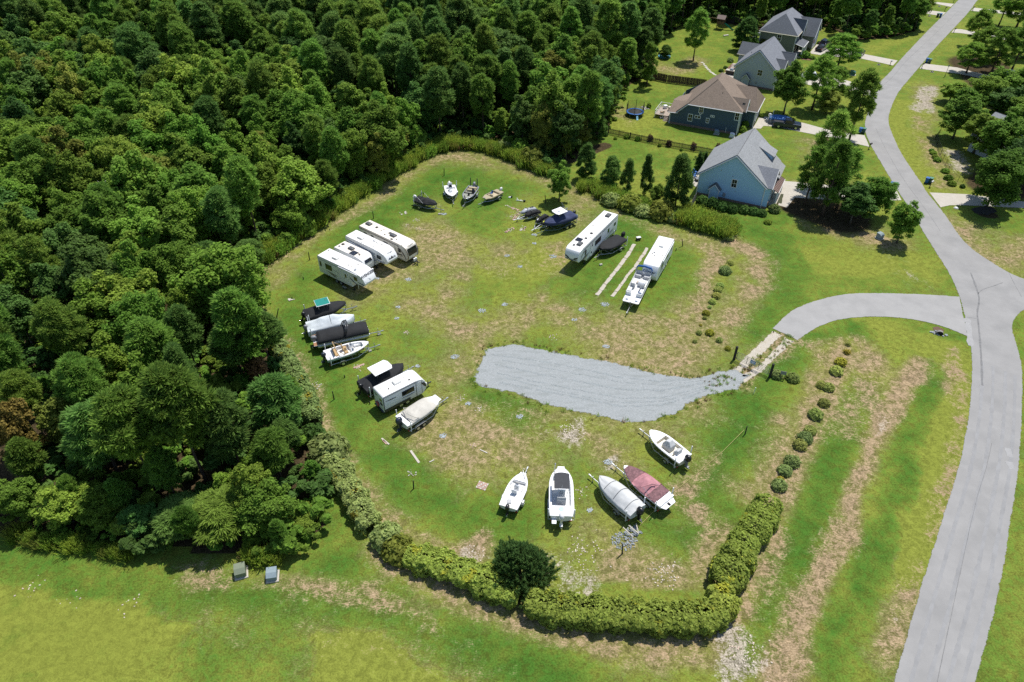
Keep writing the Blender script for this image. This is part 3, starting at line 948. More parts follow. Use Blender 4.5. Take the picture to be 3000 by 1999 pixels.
for i, (Rr, H, zc) in enumerate(((2.2, 7.0, .5), (2.5, 7.5, .6), (1.9, 6.5, .4))):
 YPINES.append(Proto("young_pine", pine_mesh(60 + i, Rr, H, zc, 230, L_PINEB, puff=.62, cone=.5, wid=.06), trunk_mesh(30 + i, H - .6, .13, BARK, 6, zc + .5, Rr), H, Rr))
LEAFY = []
for i, (Rr, H, zc, nl, per, sz) in enumerate(((3.4, 12, 2.2, 150, 130, .165), (2.9, 11, 1.8, 120, 125, .16), (4.1, 13, 2.6, 190, 135, .175), (2.6, 12.5, 2.0, 120, 115, .16), (3.6, 11.5, 2.0, 160, 130, .17), (3.0, 13, 2.6, 130, 125, .165))):
 LEAFY.append(Proto("broadleaf_tree", broadleaf_mesh(100 + i, Rr, H, zc, nl, per, sz, L_OAK), trunk_mesh(50 + i, H * .8, .17, GBARK, 8, zc, Rr), H, Rr))
AIRY = []                         # open-grown yard pines with deep ragged crowns
for i, (Rr, H, zc) in enumerate(((3.0, 12, 2.6), (3.4, 13, 3.4), (2.7, 12, 2.2), (3.6, 12.5, 3.0))):
 AIRY.append(Proto("pine_tree", pine_mesh(160 + i, Rr, H, zc, 200, L_YARD, puff=.82, n=int(6.8 * Rr * Rr), cone=.35, wid=.08), trunk_mesh(130 + i, H - .6, .2, BARK, 14, zc, Rr), H, Rr))
def plant_tree(p, base, h, label, cat="tree", group=None, mat=None, wide=1.0, rot=None, name=None, lean=(0, 0)):
 """a tree of height h on base: Empty > trunk, crown"""
 t = thing(name or p.kind, label, cat, (base.x, base.y, 0), RT.uniform(0, 6.28) if rot is None else rot, group)
 t.rotation_euler = (lean[0], lean[1], t.rotation_euler.z)
 s = h / p.H
 t.scale = (s * wide, s * wide, s)
 link("trunk", p.trunk, t)
 c = link("crown", p.crown, t)
 if mat is not None:
  c.material_slots[0].link = 'OBJECT'
  c.material_slots[0].material = mat
 return t
RT = random.Random(77)
HAND = []                         # (x, y, clearance) so that the wood leaves room
def solo(kind, base, top_row, label, crown_w=None, mat=None, group=None, pi=0, wide=None, lean=(0, 0), name=None, rot=None):
 plist = {"airy": AIRY, "pine": PINES, "young": YPINES, "leafy": LEAFY}[kind]
 p = plist[pi % len(plist)]
 h = height_for(base, top_row)
 if crown_w:                    # the crown's far shoulder shows above its tip when seen from this high
  lo, hi = .8, 30.0
  for _ in range(30):
   h = (lo + hi) / 2
   low = {"airy": .62, "pine": .70, "young": .55, "leafy": .60}[kind]
   zc, c, r = h * low, h * (1 - low), crown_w * .42
   dist = math.sqrt(base.x ** 2 + base.y ** 2 + (CAM_H - zc) ** 2)
   sd_ = (CAM_H - zc) / dist
   top = row_of(base.x, base.y, zc) - FPX / dist * math.sqrt((r * sd_) ** 2 + c * c * (1 - sd_ * sd_))
   if top > top_row: lo = h
   else: hi = h
 h = min(max(h, 1.5), 22)
 if crown_w:
  wide = (crown_w * .44 / p.R) / (h / p.H)
 HAND.append((base.x, base.y, p.R * (h / p.H) * (wide or 1) * .55))
 return plant_tree(p, base, h, label, "tree", group, mat, wide or 1.0, rot, name, lean)
# lot edge, and the yard behind it
solo("leafy", D(870, 418), 300 * 1.275, "pale olive willow-like tree at the lot's back rim, left of the boats", 5.6, L_OLIVE, pi=1, name="willow_tree")
solo("leafy", D(925, 372), 268 * 1.275, "thin grey-green tree behind the pale olive willow", 4.2, L_OLIVE, pi=3, name="willow_tree")
solo("leafy", D(1247, 358), 232 * 1.275, "large yellow-olive willow at the back edge below the tall pines", 6.6, L_OLIVE, pi=2, name="willow_tree")
solo("leafy", D(1300, 372), 282 * 1.275, "small slim olive willow beside the large yellow-olive one", 2.9, L_OLIVE, pi=3, name="willow_tree")
solo("leafy", D(1285, 463), 375 * 1.275, "lone round bright green tree inside the lot behind the navy boat", 5.2, L_LIGHT, pi=1, name="lot_tree")
solo("young", D(1345, 412), 338 * 1.275, "bushy young pine behind the lone lot tree", 4.6, pi=0)
solo("young", D(1402, 432), 362 * 1.275, "bushy young pine left of the narrow dark cedar", 4.4, pi=1)
solo("young", D(1440, 440), 372 * 1.275, "smaller bushy pine touching the narrow dark cedar", 3.2, pi=2)
solo("young", D(1480, 452), 364 * 1.275, "narrow dark pointed cedar in the row before the blue house", 2.8, L_DARK, pi=2, name="cedar_tree")
solo("young", D(1551, 478), 362 * 1.275, "biggest bushy young pine next to the pale blue house patio", 6.2, pi=1)
solo("leafy", D(1505, 470), 420 * 1.275, "low light green bushy tree between cedar and biggest young pine", 3.2, L_LIGHT, pi=4)
# tall pines at the corner of the fenced yard
for i, (bx, by, ty, wdt, lab) in enumerate((
  (1345, 338, 172, 5.6, "tall pine at the end of the dark picket fence, bare trunk showing"),
  (1372, 322, 185, 5.4, "tall pine right of the fence end pine, leaning over the trampoline lawn"),
  (1312, 322, 180, 5.2, "tall pine left of the bare trunk at the picket fence end"),
  (1268, 316, 190, 5.0, "tall pine standing behind the large yellow-olive willow"),
  (1328, 300, 160, 5.2, "tall pine one row behind the picket fence corner pines"),
  (1388, 284, 150, 5.2, "tall pine at the lawn edge level with the trampoline"))):
 solo("pine", D(bx, by), ty * 1.275, lab, wdt, L_PINEB if i % 2 else None, pi=i)
solo("young", D(1372, 318), 262 * 1.275, "dark low pine under the tall fence end pines", 4.4, L_PINEB, pi=0)
solo("airy", at(1895, 255), 135, "tall slim pine by the brown board fence end", 4.6, pi=2)
solo("young", at(1830, 262), 222, "small round cedar at the edge of the trampoline lawn", 2.4, L_LIGHT, pi=2, name="cedar_tree")
solo("leafy", at(1893, 245), 205, "dark bush-like tree at the foot of the slim pine", 4.0, L_DARK, pi=0)
solo("airy", at(2030, 180), 40, "big solitary pine on the lawn behind the brown fence", 7.5, pi=3)
solo("young", at(1948, 170), 135, "short dark pine beside the small blue pool", 4.2, pi=1)
solo("young", at(2180, 150), 62, "dense dark cedar between the green slide and the grey house", 8.0, L_DARK, pi=1, name="cedar_tree")
solo("leafy", at(2235, 150), 108, "small olive tree at the back corner of the grey house", 4.5, L_OLIVE, pi=3)
solo("leafy", at(2295, 336), 185, "maple with spreading crown on the lawn of the brown-roofed house", 9.0, L_OAK, pi=0, name="maple_tree")
solo("airy", at(2452, 203), 108, "broad rounded pine on the far lawn by the long concrete drive", 11.0, pi=3)
solo("airy", at(2378, 322), 178, "tall pine with a bare trunk over the white car's drive", 8.5, None, pi=1)
solo("airy", at(2430, 300), 205, "dark pine close behind the bare trunk pine over the drive", 7.5, pi=0)
solo("airy", at(2487, 411), 225, "tall airy pine at the roadside by the blue and green bins", 8.0, pi=3)
solo("leafy", at(2420, 330), 270, "small yellow-green tree under the roadside pines", 6.0, L_OLIVE, pi=2)
solo("airy", at(2400, 560), 345, "tall pine in the clump between blue house and road, rear one", 8.0, pi=0)
solo("airy", at(2408, 632), 430, "tall pine in the clump between blue house and road, front one", 7.5, None, pi=0)
solo("airy", at(2450, 610), 452, "pine right of the front one in the roadside clump", 7.0, pi=2)
solo("airy", at(2356, 600), 440, "thin pine nearest the blue house in the roadside clump", 5.4, pi=2)
solo("leafy", at(2545, 632), 515, "spreading oak at the road edge, right end of the clump", 7.5, L_OAK, pi=2, name="oak_tree")
solo("leafy", at(2490, 655), 535, "lower oak in the shade of the roadside clump", 7.0, L_DARK, pi=0, name="oak_tree")
solo("leafy", at(2626, 712), 592, "small rounded oak standing alone by the road bend", 5.6, L_OAK, pi=1, name="oak_tree")
# right-hand side of the road
RS = [
 ("leafy", 2890, 606, 445, 9.5, "broad oak over the wide concrete drive", L_OAK, 2), ("leafy", 2790, 407, 288, 8.5, "pale green oak at the head of the wire fence", L_LIGHT, 0),
 ("leafy", 2965, 560, 385, 9.0, "dark oak beside the grey roof at the right edge", L_DARK, 4), ("leafy", 2900, 500, 340, 8.5, "mid green oak inside the wire fence, behind the driveway oak", L_OAK, 1),
 ("leafy", 2960, 450, 300, 8.5, "tall broad oak above the wire fence yard at the edge", L_OAK, 0), ("leafy", 2870, 330, 225, 8.0, "yellow-green oak below the long drive with bins", L_LIGHT, 2),
 ("leafy", 2780, 300, 235, 6.0, "light bushy tree beside the sandy verge", L_LIGHT, 3), ("leafy", 2935, 360, 250, 8.0, "dark green oak amid the right-hand trees", L_DARK, 5),
 ("airy", 2830, 215, 135, 8.0, "tall pine at the corner of the long drive", None, 3), ("airy", 2900, 220, 100, 8.5, "tall dense pine above the parked dark car", None, 0),
 ("airy", 2960, 215, 85, 8.5, "tall dense pine at the right edge above the dark car", None, 1), ("airy", 2848, 136, 42, 7.0, "leaning open-crowned pine at the short drive", None, 3),
 ("airy", 2925, 77, -20, 8.0, "pine with a long bare trunk by the top right drive", None, 5), ("airy", 2975, 85, -20, 9.0, "pine in the mulch bed at the top right corner", None, 4),
 ("airy", 2985, 170, 75, 8.0, "dark pine filling the right edge below the mulch bed", None, 2), ("leafy", 2990, 300, 190, 8.0, "round oak at the right edge above the fence yard", L_OAK, 4),
 ("airy", 2865, 180, 92, 7.5, "mid green pine behind the corner of the long drive", None, 1),
]
RS += [("leafy", 2985, 520, 395, 10.5, "large oak hiding the roof at the right border", L_OAK, 2), ("leafy", 2850, 450, 330, 7.5, "oak standing over the clipped bushes' upper end", L_OAK, 5), ("leafy", 2925, 300, 205, 8.0, "yellowish oak beside the long drive's far end", L_LIGHT, 1),
 ("leafy", 2825, 345, 255, 7.0, "bushy oak at the inner edge of the sandy verge", L_OAK, 3), ("leafy", 2990, 400, 280, 9.0, "oak at the right border above the large roof-hiding oak", L_OAK, 0)]
for kd, bx, by, ty, cw, lab, mt, pi in RS:
 cw *= 1.12
 solo(kd, at(bx, by), ty, lab, cw, mt, pi=pi)
solo("leafy", at(2706, 24), 2, "small dark red-leaved tree between two far drives", 3.6, L_RED, pi=1, name="plum_tree")
# the wood's near edge
NEAR = [
 ("pine", 640, 1290, 1000, 6.5, "big blue-green pine at the wood's nearest corner", L_PINEB, 3), ("pine", 520, 1320, 960, 6.4, "big pine in the wood's near edge, left of the corner pine", None, 0),
 ("pine", 400, 1300, 1040, 6.0, "broad pine deep in the near wood below the orange tree", L_PINEB, 1), ("pine", 700, 1210, 940, 5.6, "pine leaning over the silver hedge on the lot's left side", None, 4),
 ("pine", 760, 1140, 960, 4.6, "dark pine right against the silver hedge", L_PINEB, 2),
]
solo("pine", D(370, 1140), 905 * 1.275, "broad pale green pine in the middle of the near wood", 7.2, L_PINE, pi=3)
solo("pine", D(480, 1120), 850 * 1.275, "tall spreading pine in the near wood behind the rust tree", 7.0, L_PINE, pi=1)
solo("pine", D(280, 1100), 930 * 1.275, "blue-green pine beside the orange turning tree", 6.4, L_PINEB, pi=0)
solo("pine", D(560, 1090), 905 * 1.275, "rounded pine left of the silver hedge", 6.0, L_PINEB, pi=4)
solo("pine", D(655, 1010), 865 * 1.275, "dark dense pine overhanging the silver hedge", 5.4, L_PINEB, pi=2)
solo("pine", D(625, 850), 720 * 1.275, "dark pine at the lot's left corner beyond the covered boats", 6.0, L_PINEB, pi=3)
solo("pine", D(560, 870), 740 * 1.275, "pine standing just behind the left corner pine", 5.2, L_PINEB, pi=2)
solo("pine", D(590, 640), 555 * 1.275, "dark pine above the weeds behind the white trailers", 5.2, L_PINEB, pi=4)
solo("pine", D(500, 660), 560 * 1.275, "blue-green pine left of the weeds behind the white trailers", 5.2, L_PINEB, pi=0)
solo("pine", D(650, 1110), 985 * 1.275, "short round pine low beside the silver hedge", 4.0, L_PINE, pi=2)
solo("pine", D(668, 1060), 965 * 1.275, "small pine wedged between wood and round green bush", 3.6, L_PINEB, pi=5)
solo("pine", D(432, 1224), 1145 * 1.275, "blue-green bushy pine at the wood's front edge, left one of two", 6.2, L_PINEB, pi=1)
solo("pine", D(522, 1224), 1130 * 1.275, "yellow-green bushy pine at the wood's front edge, right one of two", 6.4, L_PINE, pi=0)
solo("leafy", D(622, 1214), 1095 * 1.275, "bright light-green tree at the wood's near right corner", 6.2, L_LIGHT, pi=4)
solo("leafy", D(698, 1205), 1150 * 1.275, "low light-green tree nearest the two utility boxes", 4.8, L_LIGHT, pi=2)
solo("leafy", D(600, 1190), 1060 * 1.275, "yellowish tree behind the bright corner tree", 5.0, L_LIGHT, pi=0)
solo("leafy", D(90, 1080), 905 * 1.275, "orange-turning tree in the left wood", 5.2, L_ORANGE, pi=1, name="turning_tree")
solo("leafy", D(180, 1040), 890 * 1.275, "half-turned olive and orange tree beside the orange one", 5.0, L_OLIVE, pi=3, name="turning_tree")
solo("leafy", D(255, 985), 895 * 1.275, "small rust-red topped tree between pines and olive trees", 2.2, L_RUST, pi=3, name="turning_tree")
solo("leafy", D(600, 880), 806 * 1.275, "half-dead rust-coloured tree behind the silver hedge", 3.4, L_RUST, pi=3, name="turning_tree")
solo("leafy", D(72, 1196), 1100 * 1.275, "yellow-green tree at the wood's front edge, far left", 5.0, L_LIGHT, pi=1)
solo("leafy", D(172, 1205), 1110 * 1.275, "light green tree at the front edge right of the far left one", 5.2, L_LIGHT, pi=5)
solo("pine", D(6, 1195), 1130 * 1.275, "dark pine cut by the left border of the wood's front edge", 3.2, L_PINEB, pi=2)
solo("leafy", D(256, 1210), 1115 * 1.275, "grey-green tree at the front edge beside the shaded gap", 4.8, L_OAK, pi=0)
solo("leafy", D(342, 1226), 1150 * 1.275, "dark shaded tree at the front edge left of the blue-green pine", 4.6, L_DARK, pi=3)
# dead snag
b = MB()
b.tube([(0, 0, 0), (.1, 0, 4), (-.1, .1, 8.2)], [.16, .12, .07], 5)
t = thing("dead_tree", "bleached bare dead tree poking out of the left wood", "tree", (0, 0, 0))
base = D(292, 545)
t.location = base
b.build("trunk", DEADWOOD, t)
b = MB()
for p in (((-.1, .1, 8.1), (-1.0, 0, 8.6), (-2.0, .2, 8.5), (-2.8, .1, 8.9)), ((-.1, .1, 8.1), (-.4, 0, 9.2), (-1.1, 0, 9.9)), ((-1.0, 0, 8.6), (-1.5, .1, 9.3), (-2.1, 0, 9.4)), ((-.4, 0, 9.2), (.1, .1, 9.9)), ((0, 0, 7.4), (-1.2, 0, 7.9), (-2.4, .1, 7.8))):
 b.tube(p, [.07, .05, .035, .02][:len(p)], 5)
b.build("bare_branches", DEADWOOD, t)
def poisson(polys, rmin, bounds, seed, avoid):
 g = random.Random(seed)
 x0, x1, y0, y1 = bounds
 cell = rmin / 1.415
 grid = {}
 out = []
 n = int((x1 - x0) * (y1 - y0) / (rmin * rmin) * 5)
 xs = np.array([[g.uniform(x0, x1), g.uniform(y0, y1)] for _ in range(n)])
 ok = np.zeros(n, bool)
 for p in polys:
  ok |= in_poly(xs[:, 0], xs[:, 1], p)
 for (x, y), k in zip(xs, ok):
  if not k or abs(x) > .70 * y + 17 or y > 256:
   continue
  if any((x - a) ** 2 + (y - b_) ** 2 < c * c for a, b_, c in avoid):
   continue
  ci, cj = int(x / cell), int(y / cell)
  if any((x - a) ** 2 + (y - b_) ** 2 < rmin * rmin for i in range(ci - 2, ci + 3) for j in range(cj - 2, cj + 3) for a, b_ in grid.get((i, j), ())):
   continue
  grid.setdefault((ci, cj), []).append((x, y))
  out.append((x, y))
 return out
spots = poisson([FOREST, FOREST_R], 4.3, (-190, 125, 22, 256), 3, HAND)
pts_f = []
for x, y in spots:
 n_ = noise.noise(Vector((x * .03, y * .03, 4.2)))
 pin = (y > 150 + n_ * 45 - .25 * x) or (y < 66 and n_ > -.05)
 if RT.random() < .12:
  pin = not pin
 edge = min(math.hypot(x - a[0], y - a[1]) for a in FOREST[1:66])
 pts_f.append((x, y, pin, edge))
pts_f.sort(key=lambda s: s[1])
n_pine = n_leaf = 0
far = []
mats_leaf = [L_OAK] * 14 + [L_LIGHT] * 7 + [L_DARK] * 6 + [L_OLIVE]
def zone(x, y):
 if y > 205: return "along the top of the view"
 if x > .10 * y: return "behind the far back yards"
 if y > 165: return "far behind the back row of boats" if x > -.35 * y else "far off on the left"
 if y > 125: return "just behind the back rim willows" if x > -.22 * y else ("above the white campers" if x > -.48 * y else "high on the left border")
 if y > 90: return "beside the white campers" if x > -.42 * y else ("around the bleached dead tree" if x > -.62 * y else "midway up the left border")
 if y > 66: return "beside the covered boats" if x > -.52 * y else "well left of the covered boats"
 return "near the orange turning trees" if x < -.5 * y else "in the near corner by the silvery hedge"
def size_word(h, wide):
 if h > 14.5: return "tall broad" if wide > 1.1 else "tall slim"
 if h > 11.8: return "medium broad" if wide > 1.1 else "medium slim"
 return "low broad" if wide > 1.1 else "low slim"
for x, y, pin, edge in pts_f:
 h = RT.uniform(10, 14) if y < 75 else (RT.uniform(11, 16) if y < 130 else RT.uniform(12, 17.5))
 if edge < 3.5:
  h *= RT.uniform(.55, .85)
 if y < 62:
  h = min(h, 3.5 + .62 * edge + RT.uniform(0, 1.5))
 base = Vector((x, y, 0))
 wide = RT.uniform(.88, 1.3)
 if pin and n_pine < 270:
  n_pine += 1
  m = L_PINEB if RT.random() < .3 else None
  lab = "%s %s pine %s" % (size_word(h, wide), "bluish green" if m else "yellowish green", zone(x, y))
  plant_tree(RT.choice(PINES), base, h, lab, "tree", lab.replace(" pine", " pines"), m, wide)
 elif not pin and n_leaf < 250:
  n_leaf += 1
  m = RT.choice(mats_leaf)
  lab = "%s %s leafy tree %s" % (size_word(h * .93, wide), {L_OAK.name: "mid green", L_LIGHT.name: "light green", L_DARK.name: "dark green", L_OLIVE.name: "olive"}[m.name], zone(x, y))
  plant_tree(RT.choice(LEAFY), base, h * .93, lab, "tree", lab.replace(" tree", " trees"), m, wide)
 else:
  far.append((x, y, h, pin))
print("forest spots", len(spots), "pines", n_pine, "leafy", n_leaf, "far", len(far))
def scatter(name, items, protos, label, kind="stuff"):
 """one object: points that carry instanced whole trees (geometry nodes)"""
 me = bpy.data.meshes.new(name)
 me.from_pydata([(a, b_, 0) for a, b_, *_ in items], [], [])
 me.attributes.new("sc", 'FLOAT_VECTOR', 'POINT').data.foreach_set("vector", np.array([(i[2] * i[4], i[2] * i[4], i[2]) for i in items], dtype=np.float32).ravel())
 me.attributes.new("rz", 'FLOAT', 'POINT').data.foreach_set("value", np.array([i[3] for i in items], dtype=np.float32))
 me.attributes.new("pick", 'INT', 'POINT').data.foreach_set("value", np.array([i[5] for i in items], dtype=np.int32))
 o = link(name, me)
 tag(o, label, kind=kind)
 c = bpy.data.collections.new(name + "_kinds")
 for k, p in enumerate(protos):
  b_ = bpy.data.objects.new("k%02d" % k, p)
  c.objects.link(b_)
 ng = bpy.data.node_groups.new(name, 'GeometryNodeTree')
 ng.interface.new_socket("Geometry", in_out='INPUT', socket_type='NodeSocketGeometry')
 ng.interface.new_socket("Geometry", in_out='OUTPUT', socket_type='NodeSocketGeometry')
 n = ng.nodes
 l = ng.links
 gi, go = n.new("NodeGroupInput"), n.new("NodeGroupOutput")
 ci = n.new("GeometryNodeCollectionInfo")
 ci.inputs["Collection"].default_value = c
 ci.inputs["Separate Children"].default_value = True
 ci.inputs["Reset Children"].default_value = True
 ip = n.new("GeometryNodeInstanceOnPoints")
 ip.inputs["Pick Instance"].default_value = True
 def na(nm, ty):
  a = n.new("GeometryNodeInputNamedAttribute")
  a.data_type = ty
  a.inputs["Name"].default_value = nm
  return a.outputs["Attribute"]
 l.new(gi.outputs[0], ip.inputs["Points"])
 l.new(ci.outputs[0], ip.inputs["Instance"])
 l.new(na("pick", 'INT'), ip.inputs["Instance Index"])
 l.new(na("sc", 'FLOAT_VECTOR'), ip.inputs["Scale"])
 cx = n.new("ShaderNodeCombineXYZ")
 l.new(na("rz", 'FLOAT'), cx.inputs[2])
 l.new(cx.outputs[0], ip.inputs["Rotation"])
 l.new(ip.outputs[0], go.inputs[0])
 md = o.modifiers.new("trees", 'NODES')
 md.node_group = ng
 return o
def with_trunk(crown, trunk):
 c = crown.copy()
 bm = bmesh.new()
 bm.from_mesh(crown)
 nfc = len(bm.faces)
 bm.from_mesh(trunk)
 bm.faces.ensure_lookup_table()
 for f in bm.faces[nfc:]:
  f.material_index = 1
 bm.to_mesh(c)
 bm.free()
 c.materials.append(trunk.materials[0])
 return c
ug = poisson([FOREST, FOREST_R], 2.0, (-190, 125, 22, 256), 8, [(a, b_, .9) for a, b_, c in HAND])
UG = [broadleaf_mesh(300 + i, 1.5, 2.6, .1, 14, 110, .20, L_OAK if i % 2 else L_DARK, name="undergrowth") for i in range(4)]
scatter("undergrowth", [(x, y, RT.uniform(.6, 1.5), RT.uniform(0, 6.28), RT.uniform(.9, 1.4), RT.randrange(4)) for x, y in ug], UG, "leafy undergrowth filling the forest floor")
if far:
 def coloured(me, m):
  c = me.copy()
  c.materials[0] = m
  return c
 kinds = [with_trunk(p.crown, p.trunk) for p in PINES] + [with_trunk(p.crown, p.trunk) for p in LEAFY]
 hts = [p.H for p in PINES] + [p.H for p in LEAFY]
 fp, fl = [], []
 for x, y, h, pin in far:
  k = RT.randrange(len(PINES)) if pin else len(PINES) + RT.randrange(len(LEAFY))
  it = (x, y, h / hts[k], RT.uniform(0, 6.28), RT.uniform(.95, 1.25), k if pin else k - len(PINES))
  (fp if pin else fl).append(it)
 if fp: scatter("far_pine_forest", fp, kinds[:len(PINES)], "far pine forest running to the top of the view")
 if fl: scatter("far_broadleaf_forest", fl, kinds[len(PINES):], "far broadleaf part of the forest")
def hedge(label, pts, wid, ht, mat, seed, dens=150, size=.15, name="hedge"):
 """a clipped hedge along pts (world points): thing > foliage, twigs"""
 g = np.random.default_rng(seed)
 p = smooth_line(pts, 2)
 c0 = p[len(p) // 2]
 root = thing(name, label, "hedge", (c0.x, c0.y, 0))
 seg = [(p[i + 1] - p[i]).length for i in range(len(p) - 1)]
 tot = sum(seg)
 cum = np.concatenate([[0], np.cumsum(seg)])
 P2 = np.array([(q.x - c0.x, q.y - c0.y) for q in p])
 n = int(tot * dens * (wid + 2 * ht) * .8)
 s = g.uniform(0, tot, n)
 x = np.interp(s, cum, P2[:, 0])
 y = np.interp(s, cum, P2[:, 1])
 i = np.clip(np.searchsorted(cum, s) - 1, 0, len(seg) - 1)
 tg = unit(P2[i + 1] - P2[i])
 nr = np.stack([-tg[:, 1], tg[:, 0]], 1)
 a = g.uniform(-.15, 1.15, n) * PI                 # angle round the section
 bump = np.array([noise.noise(Vector((u * .55, v * 1.3, seed))) * .24 + noise.noise(Vector((u * 1.6, v * 2.2, seed + 3))) * .20 + noise.noise(Vector((u * 3.4, v * 4, seed + 9))) * .10 for u, v in zip(s, a)])
 endr = np.clip(np.minimum(s, tot - s) / (wid * .55), 0.02, 1)
 endr = np.sqrt(1 - (1 - endr) ** 2)
 ph_ = g.uniform(0, 3)
 bump = bump - .17 + .24 * np.abs(np.sin(PI * s / 1.9 + ph_ + .4 * np.sin(s * .7)))
 k = (1 + bump) * g.uniform(.86, 1.06, n) * (.45 + .55 * endr)
 ca, sa = np.cos(a), np.sin(a)
 ca = np.sign(ca) * np.abs(ca) ** .62
 sa = np.sign(sa) * np.abs(sa) ** .62
 off = ca * wid / 2 * k
 z = ht * .42 + sa * ht * .58 * k
 z = np.maximum(z, .08)
 P = np.stack([x + nr[:, 0] * off, y + nr[:, 1] * off, z], 1)
 N = np.stack([nr[:, 0] * ca, nr[:, 1] * ca, sa + .35], 1)
 V = leaf_quads(P, N, size, g, .2, tilt=.5)
 fl = np.array([noise.noise(Vector((u * .8, v * 1.1, seed + 20))) for u, v in zip(s, a)]) + g.normal(0, .12, n) > .47
 link("foliage", fast_mesh("foliage", V[~fl], 4, mat), root)
 if fl.any():
  link("yellowed_foliage", fast_mesh("yellowed_foliage", V[fl], 4, L_YELLOW), root)
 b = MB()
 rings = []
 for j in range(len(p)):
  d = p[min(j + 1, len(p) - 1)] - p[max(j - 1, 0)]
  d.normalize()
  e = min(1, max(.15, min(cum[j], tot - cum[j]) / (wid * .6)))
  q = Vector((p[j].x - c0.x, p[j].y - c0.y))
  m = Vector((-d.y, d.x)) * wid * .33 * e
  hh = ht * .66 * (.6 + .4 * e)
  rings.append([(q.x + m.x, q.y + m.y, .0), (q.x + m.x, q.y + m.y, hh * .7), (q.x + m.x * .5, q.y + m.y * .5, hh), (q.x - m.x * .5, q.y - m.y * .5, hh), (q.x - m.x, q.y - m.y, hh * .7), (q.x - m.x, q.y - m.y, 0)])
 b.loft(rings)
 b.build("twig_core", TWIG_CORE, root)
 return root
TWIG_CORE = M("shade_dark_core", (0.030, 0.038, 0.014), 0.95, var=.4, scale=6, bump=.8, spec=.05)  # solid filler behind the leaves; inner shade is put into its dark colour
hedge("long clipped hedge along the bottom edge below the dark cypress", [ZI(975, 480, 1.0), ZI(1130, 505, 1.0), ZI(1300, 528, 1.0), ZI(1500, 545, 1.0), ZI(1700, 560, 1.0), ZI(1900, 560, 1.0), ZI(2040, 540, 1.0)], 2.7, 2.0, L_HEDGE, 1)
hedge("slanting hedge left of the dark cypress, with yellow flecks", [ZI(345, 228, .9), ZI(420, 250, .9), ZI(520, 275, .9), ZI(640, 320, .9), ZI(760, 370, .9), ZI(945, 455, .9)], 2.5, 1.85, L_HEDGE, 2)
hedge("bulky hedge corner where bottom and right hedges meet", [ZI(1985, 400, 1.1), ZI(2020, 470, 1.1), ZI(2020, 560, 1.0)], 2.9, 2.15, L_HEDGE, 3)
hedge("big rounded hedge block above the bottom right corner", [ZI(2010, 390, 1.1), ZI(2065, 310, 1.1), ZI(2110, 235, 1.1), ZI(2140, 195, 1.1)], 3.2, 2.2, L_HEDGE, 4)
hedge("right-hand hedge with small leaves along the tan bank", [at(2150, 1635, 1.1), at(2176, 1596, 1.1), at(2222, 1535, 1.1), at(2262, 1465, 1.0)], 2.8, 2.0, L_HEDGE, 5)
hedge("narrow silvery hedge beside the near wood, lower stretch", [at(945, 1318, .8), at(975, 1358, .8), at(1010, 1405, .8), at(1045, 1465, .8), at(1072, 1520, .8), at(1088, 1548, .8)], 2.3, 1.9, L_HEDGEG, 6)
hedge("silvery variegated hedge beside the covered boats, upper stretch", [at(806, 1000, .9), at(836, 1052, .9), at(864, 1098, .9), at(890, 1150, .9), at(906, 1192, .9), at(920, 1235, .9)], 2.2, 2.0, L_HEDGEG, 7)
def shrub_proto(seed, mat, rr=1.0, n=1500, size=.13, open_=.0):
 g = np.random.default_rng(seed)
 q = unit(g.normal(0, 1, (n, 3)))
 q[:, 2] = np.abs(q[:, 2]) * 1.05 - .12
 k = np.array([1 + .18 * noise.noise(Vector(v) * 2.2 + Vector((seed, 0, 0))) + .1 * noise.noise(Vector(v) * 5) for v in q])
 P = q * (k * g.uniform(.6 - open_ * .3, 1.05, n))[:, None] * np.array([1, 1, .85]) + np.array([0, 0, .30])
 P[:, 2] = np.maximum(P[:, 2], .04)
 m = fast_mesh("foliage", leaf_quads(P, q + np.array([0, 0, .5]), size, g, .2, tilt=.5), 4, mat)
 b = MB()
 b.ball((0, 0, .35), .62, .62, .5, 8, 5, -.7)
 for k in range(4):
  a = k * 1.57 + .3
  b.tube([(0, 0, 0), (.3 * math.cos(a), .3 * math.sin(a), .5)], [.05, .02], 4)
 o = b.build("twig_core", TWIG_CORE)
 d = o.data
 bpy.data.objects.remove(o)
 return m, d
SHR = [shrub_proto(1, L_SHRUB), shrub_proto(2, L_SHRUB), shrub_proto(3, L_SHRUB, n=1100, open_=.6), shrub_proto(4, L_SHRUB, n=420, open_=.9, size=.16)]
def shrub(c, dia, label, mat=None, pi=0, group=None, name="shrub", hf=1.0, cat="shrub"):
 t = thing(name, label, cat, (c.x, c.y, 0), RT.uniform(0, 6.28), group)
 r_ = dia / 2
 t.scale = (r_, r_, r_ * hf)
 o = link("foliage", SHR[pi][0], t)
 link("twig_core", SHR[pi][1], t)
 if mat is not None:
  o.material_slots[0].link = 'OBJECT'
  o.material_slots[0].material = mat
 return t
GU = "planted shrubs on the bank by the upper lawn"
